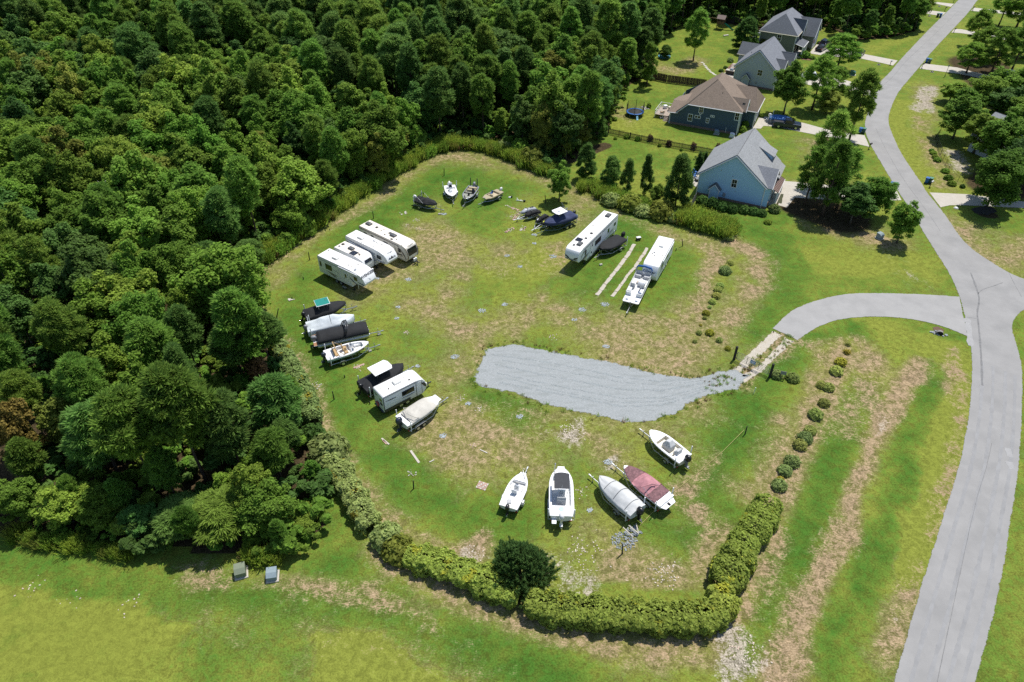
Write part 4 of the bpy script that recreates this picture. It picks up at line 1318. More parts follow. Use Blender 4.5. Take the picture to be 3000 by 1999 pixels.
ROWU = [(605, 205, 118, 0, L_HEDGEG, "silvery shrub at the foot of the tall weeds, topmost of the bank row"), (625, 530, 84, 2, None, "small shrub just above the largest shrub of the bank row"),
  (560, 645, 132, 1, L_HEDGEG, "largest silvery double shrub of the bank row"), (575, 590, 80, 2, None, "pale shrub tucked behind the largest silvery double shrub"), (495, 830, 84, 0, None, "upper shrub of a tight run of four"),
  (465, 885, 94, 1, None, "second shrub of the tight run of four"), (445, 965, 94, 0, None, "third shrub of the tight run of four"), (395, 1040, 84, 2, None, "last shrub of the tight run of four"),
  (357, 1108, 55, 3, None, "tiny shrub below the tight run of four"), (310, 1190, 84, 0, L_YELLOW, "yellow-green shrub between two tiny ones"), (295, 1250, 58, 3, None, "sparse pale shrub under the yellow-green one"),
  (240, 1342, 42, 3, L_YELLOW, "smallest yellow sprig of the bank row"), (220, 1448, 68, 2, None, "thin shrub left of the bright yellow one"), (360, 1448, 95, 0, L_YELLOW, "bright yellow round shrub near the lower end of the bank row"),
  (165, 1558, 60, 3, None, "leftmost thin shrub at the lower end of the bank row"), (485, 1545, 84, 3, None, "sparse shrub between bright yellow shrub and gate"), (597, 1652, 70, 2, L_YELLOW, "yellow shrub nearest the left gate post")]
for x, y, d, pi, mt, lab in ROWU:
 c = ZF(x, y, .3)
 px_m = (ZF(x + d / 2, y, .3) - ZF(x - d / 2, y, .3)).length
 shrub(c, px_m * 1.2, lab, mt, pi, GU)
GL = "planted shrubs on the bank by the gate and road"
ROWL = [(1235, 880, 135, 1, L_HEDGEG, "round silvery shrub touching the right gate post"), (1450, 925, 142, 0, None, "round shrub right of the sign frame by the gate"), (2180, 470, 70, 3, None, "topmost tiny shrub on the lower bank"),
  (2165, 575, 85, 3, L_YELLOW, "sparse dying shrub below the topmost tiny one"), (2080, 715, 130, 2, L_YELLOW, "yellowish spreading shrub high on the lower bank"), (2025, 835, 142, 0, None, "full round shrub under the yellowish spreading one"),
  (1825, 1010, 112, 2, None, "left shrub of a touching pair on the lower bank"), (1920, 1045, 124, 0, None, "right shrub of a touching pair on the lower bank"), (1860, 1250, 126, 1, None, "dark centred shrub below the touching pair"),
  (1752, 1405, 160, 0, None, "wide round shrub beneath the dark centred one"), (1680, 1614, 135, 1, None, "upper shrub of a run of three"), (1610, 1714, 165, 1, L_HEDGEG, "middle silvery shrub of a run of three"),
  (1545, 1804, 152, 0, None, "lower shrub of a run of three"), (1440, 2024, 172, 1, L_HEDGEG, "broad silvery shrub above the hedge's upper end"), (1345, 2139, 152, 0, L_HEDGEG, "silvery shrub next below the broad one"),
  (1285, 2254, 95, 2, L_YELLOW, "small yellow shrub right above the hedge"), (1272, 2335, 165, 0, L_HEDGEG, "shrub merging into the upper end of the right hedge")]
for x, y, d, pi, mt, lab in ROWL:
 c = ZG(x, y, .35)
 px_m = (ZG(x + d / 2, y, .35) - ZG(x - d / 2, y, .35)).length
 shrub(c, px_m * 1.2, lab, mt, pi, GL)
for x, y, d, mt, lab, hf in ((1135, 1578, 96, L_HEDGEG, "round silvery shrub between the two lower hedges", 1.15), (1166, 1612, 96, L_OLIVE, "brownish round shrub at the top of the slanting hedge", 1.1),
 (1185, 1622, 70, L_HEDGE, "green shrub joining the slanting hedge's upper end", 1.1), (918, 1278, 74, L_DARK, "round dark green shrub in the gap between silvery hedges", 1.3),
 (965, 1330, 120, L_HEDGEG, "large silvery shrub at the head of the lower hedge", 1.1)):
 c = at(x, y, .5)
 shrub(c, (at(x + d / 2, y, .5) - at(x - d / 2, y, .5)).length, lab, mt, 0, None, hf=hf)
# foundation planting and garden bushes
for x, y, d, mt, lab, hf, cv in (
  (560, 1120, 190, L_DARK, "dark foundation shrub under the blue house's little gable", 1.5, Z5), (720, 1145, 190, L_DARK, "dark foundation shrub second from the blue house's left corner", 1.5, Z5),
  (870, 1190, 180, L_DARK, "dark foundation shrub in the middle of the blue wall", 1.3, Z5), (1020, 1215, 170, L_DARK, "dark foundation shrub below the blue house's window", 1.2, Z5),
  (1210, 1225, 170, L_DARK, "dark foundation shrub right of the gap in the planting", 1.2, Z5), (1350, 1245, 170, L_DARK, "dark foundation shrub second from the blue house's right corner", 1.1, Z5),
  (1480, 1270, 150, L_DARK, "dark foundation shrub at the blue house's right corner", 1.1, Z5), (1670, 1215, 175, L_HEDGEG, "grey-green round bush off the blue house's right corner", 1.2, Z5),
  (1575, 1395, 120, L_LIGHT, "bright low bush on the lawn in front of the blue house", .9, Z5), (1720, 520, 110, L_RED, "red-leaved bush behind the blue house's porch", 1.5, Z5),
  (1360, 670, 75, L_LIGHT, "green bush between the dark blue house and its drive", 1.3, Z1), (1335, 720, 70, L_LIGHT, "green bush at the dark blue house's near right corner", 1.4, Z1),
  (1510, 585, 50, L_OAK, "small bush at the wing of the dark blue house", 1.2, Z1), (475, 500, 46, L_LIGHT, "upright bush growing by the rubble near the trampoline", 1.8, Z1),
  (1225, 80, 60, L_HEDGEG, "grey-green garden bush by the farther patio", 1.2, Z1), (1140, 170, 45, L_DARK, "low dark bush beside the farther patio", 1.0, Z1), (1180, 140, 40, L_DARK, "small bush on the mulch edge of the farther patio", 1.0, Z1),
  (1210, 765, 150, L_OAK, "dark clipped bush in front of the far porch", 1.0, Z2), (1320, 785, 90, L_OAK, "low bush right of the far porch bed", .8, Z2), (1270, 655, 60, L_OAK, "round bush beside the far garage", 1.2, Z2),
  (1415, 580, 60, L_DARK, "round clipped bush at the far garage corner", 1.1, Z2), (1000, 700, 130, L_DARK, "tall dark bush between the two far houses", 2.0, Z2),
  (1300, 535, 60, L_OAK, "topmost clipped bush along the wire fence", .9, Z4), (1320, 568, 78, L_LIGHT, "second clipped bush from the top of the wire fence", .9, Z4), (1340, 612, 76, L_LIGHT, "third clipped bush from the top of the wire fence", .9, Z4),
  (1365, 648, 84, L_LIGHT, "fourth clipped bush from the top of the wire fence", .9, Z4), (1455, 775, 92, L_LIGHT, "clipped bush below the gap along the wire fence", .9, Z4), (1490, 855, 102, L_OAK, "largest clipped bush along the wire fence", .9, Z4),
  (1530, 920, 100, L_LIGHT, "last clipped bush at the wire fence's lower corner", .9, Z4), (1655, 950, 60, L_DARK, "small dark bush inside the lower fence corner", 1.2, Z4),
  (1590, 425, 60, L_OLIVE, "weedy bush at the far wood's lawn edge", 1.0, Z2), (1540, 400, 80, L_LIGHT, "light green sapling bush at the far wood's edge", 1.1, Z2)):
 c = cv(x, y, .5)
 shrub(c, (cv(x + d / 2, y, .5) - cv(x - d / 2, y, .5)).length, lab, mt, 0, None, hf=hf, name="bush", cat="bush")
# slender bushes along the picket fence
for x, y, d, mt, lab in ((165, 800, 36, L_OAK, "tiny bush at the left end of the picket fence row"), (270, 790, 55, L_OAK, "second bush from the left along the picket fence"), (370, 810, 56, L_OAK, "third bush from the left along the picket fence"),
 (483, 815, 60, L_RED, "tall reddish bush in the middle of the picket fence row"), (570, 865, 40, L_OAK, "low bush right of the tall reddish one by the fence"), (655, 865, 60, L_RED, "reddish bush in front of the fence's middle"),
 (770, 905, 32, L_OAK, "smallest bush near the right part of the picket fence"), (882, 890, 62, L_RED, "tallest reddish bush near the right end of the fence"), (980, 945, 42, L_OAK, "low bush by the pale house end of the fence"),
 (1105, 885, 50, L_RED, "red-tipped bush just behind the fence's right end"), (70, 765, 60, L_DARK, "dark bush under the pines at the fence")):
 c = Z1(x, y + 12, .0)
 shrub(c, (Z1(x + d / 2, y, .5) - Z1(x - d / 2, y, .5)).length, lab, mt, 3 if mt is L_RED else 2, None, hf=1.9 if mt is L_RED else 1.3, name="bush", cat="bush")
# three little columnar cypresses at the patio
CYPM = pine_mesh(900, .55, 2.6, .05, 60, L_CYP, name="crown", puff=.26, n=70, cone=.55, wid=.05)
CYPT = trunk_mesh(901, 1.8, .06, BARK, 0, .4, .3, .02)
for x, y, s_, lab in ((917, 1090, 1.25, "tallest columnar cypress by the blue chair patio"), (937, 1100, 1.05, "middle columnar cypress by the blue chair patio"), (975, 1070, 1.1, "columnar cypress closest to the pale blue wall")):
 c = Z1(x, y)
 t = thing("cypress_tree", lab, "tree", c, 0, "columnar cypresses by the patio")
 t.scale = (s_, s_, s_)
 link("trunk", CYPT, t)
 link("crown", CYPM, t)
# the big dark cypress bush inside the bottom hedge
def big_bush():
 g = np.random.default_rng(42)
 base = ZI(948, 352)
 t = thing("cypress_bush", "big dark feathery cypress bush beside the white skiff", "bush", base)
 n = 560
 Rr, H = 3.05, 4.5
 out = []
 for i in range(n):
  th = g.uniform(0, 6.28)
  tt = g.uniform(0, 1) ** .8
  pr = (1 - tt) ** .8 * (.92 + .14 * math.sin(3 * th + 1) + .1 * math.sin(7 * th)) + .06
  if tt < .10: pr *= .93
  rr = Rr * pr * g.uniform(.72, 1.02)
  c = np.array([math.cos(th) * rr, math.sin(th) * rr, .0 + H * .84 * tt])
  ax = unit(np.array([math.cos(th) * (.75 - .5 * tt), math.sin(th) * (.75 - .5 * tt), 1.0]) + g.normal(0, .15, 3))
  Lp = g.uniform(.7, 1.25)
  m = 75
  f = g.uniform(0, 1, (m, 1))
  p0 = c + ax * Lp * f + g.normal(0, .05, (m, 3))
  d = unit(ax * .9 + g.normal(0, .42, (m, 3)))
  p1 = p0 + d * g.uniform(.2, .42, (m, 1)) * (1.15 - .5 * f)
  sd = unit(np.cross(d, g.normal(0, 1, (m, 3)))) * .05
  out.append(np.stack([p0 - sd, p0 + sd, p1], 1))
 link("foliage", fast_mesh("foliage", np.concatenate(out), 3, L_CYP), t)
 b = MB()
 b.tube([(0, 0, 0), (0, 0, 2.6)], [.2, .06], 6)
 for k in range(8):
  a = k * .785
  b.tube([(0, 0, .3), (1.1 * math.cos(a), 1.1 * math.sin(a), 1.2), (1.7 * math.cos(a), 1.7 * math.sin(a), 2.0)], [.08, .05, .02], 4)
 b.build("trunk", BARK, t)
big_bush()
def weed_clump(seed, mat, n=200, H=1.7, r=.6):
 g = np.random.default_rng(seed)
 k = g.normal(0, r * .5, (n, 2))
 root = np.concatenate([k, np.zeros((n, 1))], 1)
 q = unit(np.concatenate([k * .35, np.ones((n, 1))], 1) + g.normal(0, .14, (n, 3)))
 L = H * g.uniform(.55, 1.05, (n, 1))
 out = []
 for a, b_, wdt in ((.0, .6, .02), (.45, 1.0, .06)):
  p0, p1 = root + q * L * a, root + q * L * b_
  sd = unit(np.cross(q, g.normal(0, 1, (n, 3)))) * wdt
  out.append(np.stack([p0 - sd, p0 + sd, p1], 1))
 m = 7
 rr = np.repeat(root, m, 0)
 qq = np.repeat(q, m, 0)
 ll = np.repeat(L, m, 0)
 f = g.uniform(.25, .95, (n * m, 1))
 p0 = rr + qq * ll * f
 d = unit(g.normal(0, 1, (n * m, 3)) + np.array([0, 0, 1.0]))
 p1 = p0 + d * g.uniform(.12, .3, (n * m, 1))
 sd = unit(np.cross(d, g.normal(0, 1, (n * m, 3)))) * .035
 out.append(np.stack([p0 - sd, p0 + sd, p1], 1))
 return fast_mesh("weeds", np.concatenate(out), 3, mat)
WEED = [weed_clump(1, L_WEED), weed_clump(2, L_WEED, 170, 2.0), weed_clump(3, L_LIGHT, 160, 1.4), weed_clump(4, L_STRAW, 80, 1.3), weed_clump(5, L_OLIVE, 150, 1.6)]
def weeds_along(pts, wid, step, sc0, sc1, straw=.12):
 out = []
 p = smooth_line(pts, 2)
 for a, b_ in zip(p[:-1], p[1:]):
  L = (b_ - a).length
  n = max(1, int(L / step + RT.random()))
  nr = Vector((-(b_ - a).y, (b_ - a).x)).normalized()
  for i in range(n):
   q = a.lerp(b_, RT.random()) + nr * RT.gauss(0, wid * .35)
   k = 3 if RT.random() < straw else RT.choice((0, 0, 1, 1, 2, 4))
   out.append((q.x, q.y, RT.uniform(sc0, sc1), RT.uniform(0, 6.28), RT.uniform(.8, 1.2), k))
 return out
W = weeds_along(DL(530, 648, 560, 622, 620, 590, 665, 560, 760, 492, 850, 430, 915, 393, 980, 352, 1060, 334, 1150, 352, 1225, 385, 1262, 402), 1.7, .16, .85, 1.35)
W += weeds_along(DL(1335, 432, 1420, 462, 1490, 482, 1545, 498), 2.2, .16, .7, 1.1, .2)
W += weeds_along(DL(1560, 508, 1610, 520, 1660, 530, 1682, 536), 2.6, .085, 1.0, 1.35, .06)
W += weeds_along(DL(545, 672, 520, 690, 530, 710), 1.2, .3, .6, 1.0, .2)
W += weeds_along(DL(640, 1295, 600, 1292, 560, 1285), .8, .3, .6, .9, .1)
W += weeds_along(DL(20, 1236, 120, 1250, 240, 1266, 300, 1275), .9, .3, .5, .9, .1)
scatter("tall_weeds", W, WEED, "tall feathery green weeds rimming the back of the lot")
for x, y, d, mt, lab, hf in ((1405, 462, 46, L_HEDGEG, "silvery bush low in the weeds left of the cedar row", 1.0), (1448, 474, 52, L_OLIVE, "olive bush in the weeds below the pointed cedar", 1.2), (1478, 486, 44, L_HEDGEG, "whitish bush at the foot of the weeds", .9),
 (1520, 492, 60, L_OLIVE, "olive dense bush left of the big weed clump", 1.2), (1548, 500, 40, L_HEDGEG, "small silvery bush between olive bush and weed clump", 1.0), (1160, 345, 40, L_HEDGEG, "pale bush at the back rim right of the corner", 1.3),
 (1225, 372, 60, L_OLIVE, "dark olive bush where the back rim meets the willow", 1.3), (1195, 352, 50, L_OAK, "dark green bush behind the rim weeds near the willow", 1.4),
 (955, 338, 60, L_OAK, "dark bush behind the rim weeds right of the pale willow", 1.6), (700, 530, 55, L_OAK, "dark bush in the shade behind the rim weeds", 1.6)):
 c = D(x, y, .5)
 shrub(c, (D(x + d / 2, y, .5) - D(x - d / 2, y, .5)).length, lab, mt, 0, None, hf=hf, name="bush", cat="bush")
TUFT = []
for k in range(4):
 TUFT.append(weed_clump(40 + k, (L_WEED, L_LIGHT, L_STRAW, L_OAK)[k], 26, .9, .7))
tf = []
def tufts_on(line, spread, n):
 p = smooth_line(line, 1)
 for _ in range(n):
  i = RT.randrange(len(p) - 1)
  q = p[i].lerp(p[i + 1], RT.random())
  tf.append((q.x + RT.gauss(0, spread), q.y + RT.gauss(0, spread), RT.uniform(.16, .36), RT.uniform(0, 6.28), RT.uniform(.9, 1.5), RT.choice((0, 0, 1, 2))))
tufts_on([D(*p) for p in gp] + [D(*gp[0])], .30, 150)
tufts_on(DL(1630, 880, 1680, 868, 1650, 900), .7, 30)
tufts_on(DL(1700, 850, 1760, 812, 1812, 774), .5, 40)
scatter("grass_tufts", tf, TUFT, "small grass tufts along the rim of the gravel")
DECALDK = M("dark_decal", (0.045, 0.048, 0.055), 0.4, var=.1)
DECALBR = M("brown_decal", (0.16, 0.12, 0.085), 0.4, var=.15)
DECALGR = M("grey_decal", (0.26, 0.27, 0.29), 0.4, var=.1)
DECALBL = M("blue_grey_decal", (0.10, 0.13, 0.19), 0.4, var=.1)
TRIMGREY = M("grey_trim", (0.30, 0.30, 0.31), 0.5, var=.1)
SOLAR = M("solar_cells", (0.012, 0.014, 0.022), 0.15, var=.3, scale=12)
ACGREY = M("grey_plastic_shroud", (0.075, 0.08, 0.085), 0.5, var=.1)
DARKFRONT = M("dark_skirt_panel", (0.05, 0.052, 0.05), 0.5, var=.2)
def wheel(parent, x, y, r=.36, wd=.22, side=1):
 b = MB()
 rings = []
 for dy, rr in ((-wd / 2, r * .80), (-wd / 2 * .8, r * .97), (0, r), (wd / 2 * .8, r * .97), (wd / 2, r * .80)):
  rings.append([(x + rr * math.cos(2 * PI * k / 16), y + dy, r + rr * math.sin(2 * PI * k / 16)) for k in range(16)])
 b.loft(rings)
 w_ = b.build("wheel", RUBBER, parent, smooth=True)
 yo = y + side * (wd / 2 + .004)
 rim = MB()
 rim.cyl((x, yo, r), (0, 1, 0), r * .62, .03, 12)
 rim.cyl((x, yo + side * .025, r), (0, 1, 0), r * .18, .03, 8)
 for k in range(5):
  a = k * 2 * PI / 5
  rim.obox(Vector((x + math.cos(a) * r * .36, yo + side * .018, r + math.sin(a) * r * .36)), r * .46, .02, r * .13, 0, -a)
 rim.build("rim", CHROME, w_)
 return w_
def side_panel(parent, name, mat, x, z, wd, ht, side, W, proud=.012, frame=None, fw=.05, cut=0.0):
 """rectangle on the side wall (side = +1 left, -1 right); optional frame parent"""
 y = side * (W / 2 + proud / 2)
 b = MB()
 if frame is not None:
  f = MB()
  f.obox(Vector((x, side * (W / 2 + .006), z)), wd + 2 * fw, .016, ht + 2 * fw)
  fo = f.build("window_frame" if "window" in name or name == "pane" else name + "_frame", frame, parent, bevel=.012)
  b.obox(Vector((x, side * (W / 2 + .016), z)), wd, .012, ht)
  b.build(name, mat, fo)
  return fo
 b.obox(Vector((x, y, z)), wd, proud, ht)
 return b.build(name, mat, parent)
def swoosh(parent, pts, side, W, mat, name="stripe_decal", t0=.10):
 """tapering decal on the wall; pts are (x, z, thickness)"""
 b = MB()
 pts = [(x, z, t * 1.5) if t < .2 else (x, z, t) for x, z, t in pts]
 n = len(pts)
 y0, y1 = side * (W / 2 + .001), side * (W / 2 + .007)
 top = [(x, y1, z + t / 2) for x, z, t in pts]
 bot = [(x, y1, z - t / 2) for x, z, t in pts]
 b.add(top + bot, [(i, i + n, i + 1 + n, i + 1) if side > 0 else (i, i + 1, i + 1 + n, i + n) for i in range(n - 1)])
 tb = [(x, y0, z) for x, _, z in top]
 bb = [(x, y0, z) for x, _, z in bot]
 b.add(top + tb, [(i, i + 1, i + 1 + n, i + n) for i in range(n - 1)])
 b.add(bot + bb, [(i, i + n, i + 1 + n, i + 1) for i in range(n - 1)])
 return b.build(name, mat, parent)
def roof_ac(parent, x, y, z, mat, s=1.0):
 b = MB()
 b.loft([[(x + a * .48 * s, y + c * .34 * s, z) for a, c in ((-1, -1), (1, -1), (1, 1), (-1, 1))],
   [(x + a * .48 * s, y + c * .34 * s, z + .16) for a, c in ((-1, -1), (1, -1), (1, 1), (-1, 1))],
   [(x + a * .40 * s, y + c * .28 * s, z + .28) for a, c in ((-1, -1), (1, -1), (1, 1), (-1, 1))]])
 o = b.build("air_conditioner", mat, parent, bevel=.04)
 g = MB()
 for k in range(5):
  g.box(x - .42 * s - .012, x - .42 * s - .002 , y - .22 * s + k * .09 * s, y - .17 * s + k * .09 * s, z + .05, z + .15)
 g.build("grille", BLACKPL, o)
def roof_vent(parent, x, y, z, mat, s=.36):
 b = MB()
 b.box(x - s / 2, x + s / 2, y - s / 2, y + s / 2, z, z + .10, .03, .03)
 b.build("roof_vent", mat, parent, bevel=.015)
def roof_pipe(parent, x, y, z):
 b = MB()
 b.cyl((x, y, z + .05), (0, 0, 1), .05, .14, 8)
 b.cyl((x, y, z + .13), (0, 0, 1), .08, .03, 8)
 b.build("vent_pipe", DARKSTEEL, parent)
def shell_profile(kind, L, H):
 h = L / 2
 if kind == "fifth":
  return [(-h, .72), (h - 2.75, .72), (h - 2.62, 1.62), (h - .35, 1.70), (h - .08, 1.95), (h, 2.25), (h - .30, H - .72), (h - .85, H - .22), (h - 1.65, H - .03), (h - 2.4, H), (-h + .25, H), (-h + .05, H - .08), (-h, H - .3)]
 if kind == "fifth_blunt":
  return [(-h, .75), (h - 2.8, .75), (h - 2.65, 1.72), (h - .25, 1.80), (h - .03, 2.05), (h, 2.5), (h - .10, H - .62), (h - .38, H - .20), (h - .95, H - .02), (-h + .1, H), (-h, H - .1)]
 if kind == "travel_round":
  return [(-h, .55), (h - .50, .55), (h - .12, .95), (h, 1.55), (h - .05, 2.1), (h - .35, H - .35), (h - .75, H - .08), (h - 1.25, H), (-h + .12, H), (-h, H - .12)]
 return [(-h, .55), (h - .62, .55), (h - .18, 1.0), (h, 1.6), (h - .22, H - .75), (h - .62, H - .20), (h - 1.2, H), (-h + .12, H), (-h, H - .12)]
def make_rv(name, label, kind, rear, head, L, W, H, wall, roof, floor_clear=.0):
 """root at ground level under the middle; rear = world point of the rear wall's middle"""
 c = Vector((rear.x + math.cos(head) * L / 2, rear.y + math.sin(head) * L / 2, 0))
 root = thing(name, label, "camper", c, head)
 prof = shell_profile(kind, L, H)
 b = MB()
 b.prism(prof, -W / 2, W / 2)
 b.v = [(x, y * (1 - .10 * max(0, (x - (L / 2 - 1.0))) / 1.0), z) for x, y, z in b.v]
 body = b.build("body", wall, root, bevel=.09, seg=3)
 body.data.polygons.foreach_set("use_smooth", [True] * len(body.data.polygons))
 body.data.set_sharp_from_angle(angle=R(32))
 nose = {"fifth": 2.45, "fifth_blunt": 1.15, "travel_round": 1.35, "travel": 1.3}[kind]
 r_ = MB()
 r_.box(-L / 2 + .14, L / 2 - nose, -W / 2 + .10, W / 2 - .10, H - .005, H + .012)
 r_.build("roof", roof, root)
 for s in (-1, 1):
  m_ = MB()
  m_.tube([(-L / 2 + .1, s * (W / 2 - .035), H - .03), (L / 2 - nose - .2, s * (W / 2 - .035), H - .03)], .035, 6)
  m_.build("gutter_rail", TRIMGREY if wall is RVWHITE else DECALBR, root)
 ch = MB()
 zc = prof[0][1]
 xf = L / 2 - (2.8 if "fifth" in kind else .6)
 for s in (-1, 1):
  ch.box(-L / 2 + .2, xf, s * .55 - .05, s * .55 + .05, zc - .20, zc + .01)
 for k in range(5):
  xx = -L / 2 + .5 + k * (xf + L / 2 - 1) / 4
  ch.box(xx - .05, xx + .05, -W / 2 + .2, W / 2 - .2, zc - .16, zc - .04)
 ch.build("chassis", DARKSTEEL, root)
 xs = (-.95, -.05) if L > 6.5 else (-.5, .38)
 off = -L * .04
 for xx in xs:
  for s in (-1, 1):
   wheel(root, xx + off, s * (W / 2 - .16), .36, .22, s)
 if "fifth" in kind:
  k = MB()
  k.cyl((L / 2 - 1.2, 0, 1.42), (0, 0, 1), .16, .5, 8)
  k.build("kingpin", DARKSTEEL, root)
  for s in (-1, 1):
   g = MB()
   g.box(L / 2 - 2.95, L / 2 - 2.83, s * .85 - .06, s * .85 + .06, .02, .85)
   g.box(L / 2 - 3.02, L / 2 - 2.76, s * .85 - .13, s * .85 + .13, .0, .05)
   g.build("landing_leg", DARKSTEEL, root)
 else:
  t = MB()
  hx = L / 2
  for s in (-1, 1):
   t.tube([(hx - .7, s * .5, .52), (hx + .95, .04 * s, .52)], .055, 6)
  t.obox(Vector((hx + 1.05, 0, .54)), .32, .12, .12)
  t.build("tongue", DARKSTEEL, root)
  j = MB()
  j.cyl((hx + .75, 0, .52), (0, 0, 1), .045, 1.0, 8)
  j.cyl((hx + .75, 0, .03), (0, 0, 1), .12, .05, 8)
  j.build("jack", DARKSTEEL, root)
  for s in (-1, 1):
   g = MB()
   g.cyl((hx + .32, s * .17, .76), (0, 0, 1), .15, .40, 12)
   g.ball((hx + .32, s * .17, .96), .15, .15, .08, 12, 3, 0)
   g.build("gas_bottle", RVWHITE, root, smooth=True)
 return root
# --- white fifth wheel with the big lettering
rear = (ZA(412, 775, 3.6) + ZA(590, 660, 3.6)) / 2
HL = R(-36.0)
L, W, H = 9.6, 2.45, 3.6
rv = make_rv("fifth_wheel_camper", "white fifth wheel camper with dark Avenger lettering on its sloped nose", "fifth", rear, HL, L, W, H, RVWHITE, ROOFWHITE)
s = -1
side_panel(rv, "window", DARKGLASS, -4.25, 2.35, .32, .82, s, W, frame=TRIMGREY)
side_panel(rv, "window", DARKGLASS, -2.55, 2.35, 1.30, .85, s, W, frame=DECALDK)
side_panel(rv, "window", DARKGLASS, 3.05, 2.55, .62, .60, s, W, frame=TRIMGREY)
d = side_panel(rv, "door", RVWHITE, .95, 1.82, .74, 1.95, s, W, proud=.02)
b = MB(); b.obox(Vector((.98, s * (W / 2 + .025), 2.25)), .34, .012, .62); b.build("door_window", DARKGLASS, d)
b = MB(); b.obox(Vector((.66, s * (W / 2 + .035), 1.75)), .06, .03, .16); b.build("handle", DARKSTEEL, d)
a = MB(); a.tube([(.35 - .6, s * (W / 2 + .09), H - .20), (3.6, s * (W / 2 + .09), H - .20)], .07, 8); a.build("awning_roll", RVWHITE, rv)
for x in (-.2, 3.5):
 b = MB(); b.box(x - .03, x + .03, s * (W / 2 + .08) - .02, s * (W / 2 + .08) + .02, 1.1, H - .25); b.build("awning_arm", RVWHITE, rv)
swoosh(rv, [(-3.2, 1.55, .02), (-2.6, 1.50, .10), (-2.0, 1.42, .14), (-1.3, 1.38, .10), (-.7, 1.45, .02)], s, W, DECALBR)
swoosh(rv, [(-2.5, 1.28, .02), (-1.9, 1.22, .08), (-1.4, 1.15, .12), (-1.05, .95, .02)], s, W, DECALDK)
swoosh(rv, [(-1.7, 2.30, .015), (-1.0, 2.25, .03), (-.45, 2.10, .05)], s, W, DECALDK)
swoosh(rv, [(1.75, 2.40, .03), (2.0, 2.15, .12), (2.35, 1.90, .10), (2.9, 1.72, .06), (3.5, 1.66, .02)], s, W, DECALDK)
swoosh(rv, [(2.1, 2.75, .03), (2.8, 2.75, .05), (3.5, 2.62, .02)], s, W, DECALBR)
swoosh(rv, [(3.4, 2.10, .03), (4.0, 2.06, .08), (4.6, 2.02, .10)], s, W * .985, DECALDK)
swoosh(rv, [(-4.75, 3.15, .03), (-2, 3.14, .04), (.2, 3.12, .03)], s, W, DECALGR)
side_panel(rv, "hatch_door", RVWHITE, 1.6, 1.05, .6, .45, s, W, proud=.014)
side_panel(rv, "hatch_door", RVWHITE, -3.6, 1.05, .7, .42, s, W, proud=.014)
roof_ac(rv, -1.9, -.15, H, ROOFWHITE, 1.1)
for x, y in ((1.0, -.35), (2.0, .5), (-4.2, .6)): roof_pipe(rv, x, y, H - .03)
roof_vent(rv, 1.55, -.25, H - .02, ROOFCREAM)
b = MB(); b.tube([(1.9, -.1, H + .04), (2.7, -.7, H + .05)], .03, 5); b.tube([(1.9, .1, H + .04), (2.5, -.55, H + .05)], .03, 5); b.box(2.45, 2.75, -.85, -.5, H + .03, H + .07); b.build("tv_aerial", STEEL, rv)
# lettering on the nose: the slope between (h-.30,H-.72) and (h-.85,H-.22)
sl_ = math.atan2(.50, -.55)
nrm = Vector((.50, 0, .55)).normalized()
pc = Vector((L / 2 - .575, 0, H - .47)) + nrm * .012
rotm = Matrix(((0, -.55 / .743, nrm.x), (1, 0, 0), (0, .50 / .743, nrm.z))).to_euler()
text("AVENGER", .56, DECALDK, rv, pc, rotm, bold=.022, shear=.12)
pc2 = Vector((L / 2 - .27, 0, H - .80)) + Vector((.97, 0, .2)) * .012
for s_ in (-1, 1):
 b = MB()
 q = [Vector((L / 2 - .16, s_ * .95, 2.55)), Vector((L / 2 - .05, s_ * .75, 2.30)), Vector((L / 2 + .005, s_ * .2, 2.18))]
 b.tube(q, [.02, .035, .02], 5)
 b.build("stripe_decal", DECALBL, rv)
b = MB(); b.add([Vector((L / 2 - .28, -.35, H - .78)) + Vector((.03, 0, 0)), Vector((L / 2 - .13, .10, H - 1.1)) + Vector((.03, 0, 0)), Vector((L / 2 - .10, -.10, H - 1.2)) + Vector((.03, 0, 0)), Vector((L / 2 - .20, -.05, H - .95)) + Vector((.03, 0, 0))], [(0, 1, 2, 3)])
b.build("emblem", DECALBL, rv)
b = MB()
for k in range(2):
 b.obox(Vector((.6, s * (W / 2 + .32), .34 - .14 * k)), .75, .28, .03)
b.build("entry_step", STEEL, rv)
# --- small trailer with solar panel
rear = (ZA(670, 640, 3.0) + ZA(820, 550, 3.0)) / 2
L, W, H = 6.3, 2.25, 2.95
rv = make_rv("travel_trailer", "short white travel trailer with solar panel, squeezed between two fifth wheels", "travel_round", rear, R(-36.5), L, W, H, RVWHITE, ROOFCREAM)
roof_ac(rv, -.55, .1, H, ACGREY, 1.0)
b = MB(); b.box(.05, 1.15, -1.0, .0, H + .03, H + .06); o = b.build("solar_panel", SOLAR, rv)
for k in range(1, 4):
 b = MB(); b.box(.05 + k * .275 - .006, .05 + k * .275 + .006, -1.0, .0, H + .06, H + .063); b.build("cell_line", STEEL, o)
roof_vent(rv, -2.5, .25, H, BLACKPL, .45); roof_vent(rv, -2.55, -.45, H, DECALBL, .3); roof_pipe(rv, 1.4, -.2, H); roof_vent(rv, 1.65, -.35, H, BLACKPL, .26)
nz = Vector((.45, 0, .32)).normalized()
b = MB(); b.add([(L / 2 - .06, -.72, 2.12), (L / 2 - .06, .72, 2.12), (L / 2 - .32, .62, H - .42), (L / 2 - .32, -.62, H - .42)], [(0, 1, 2, 3)]); b.v = [(x + .035, y, z + .02) for x, y, z in b.v]
b.build("front_window", DARKGLASS, rv)
side_panel(rv, "window", DARKGLASS, -1.2, 2.05, .9, .6, -1, W, frame=DECALDK)
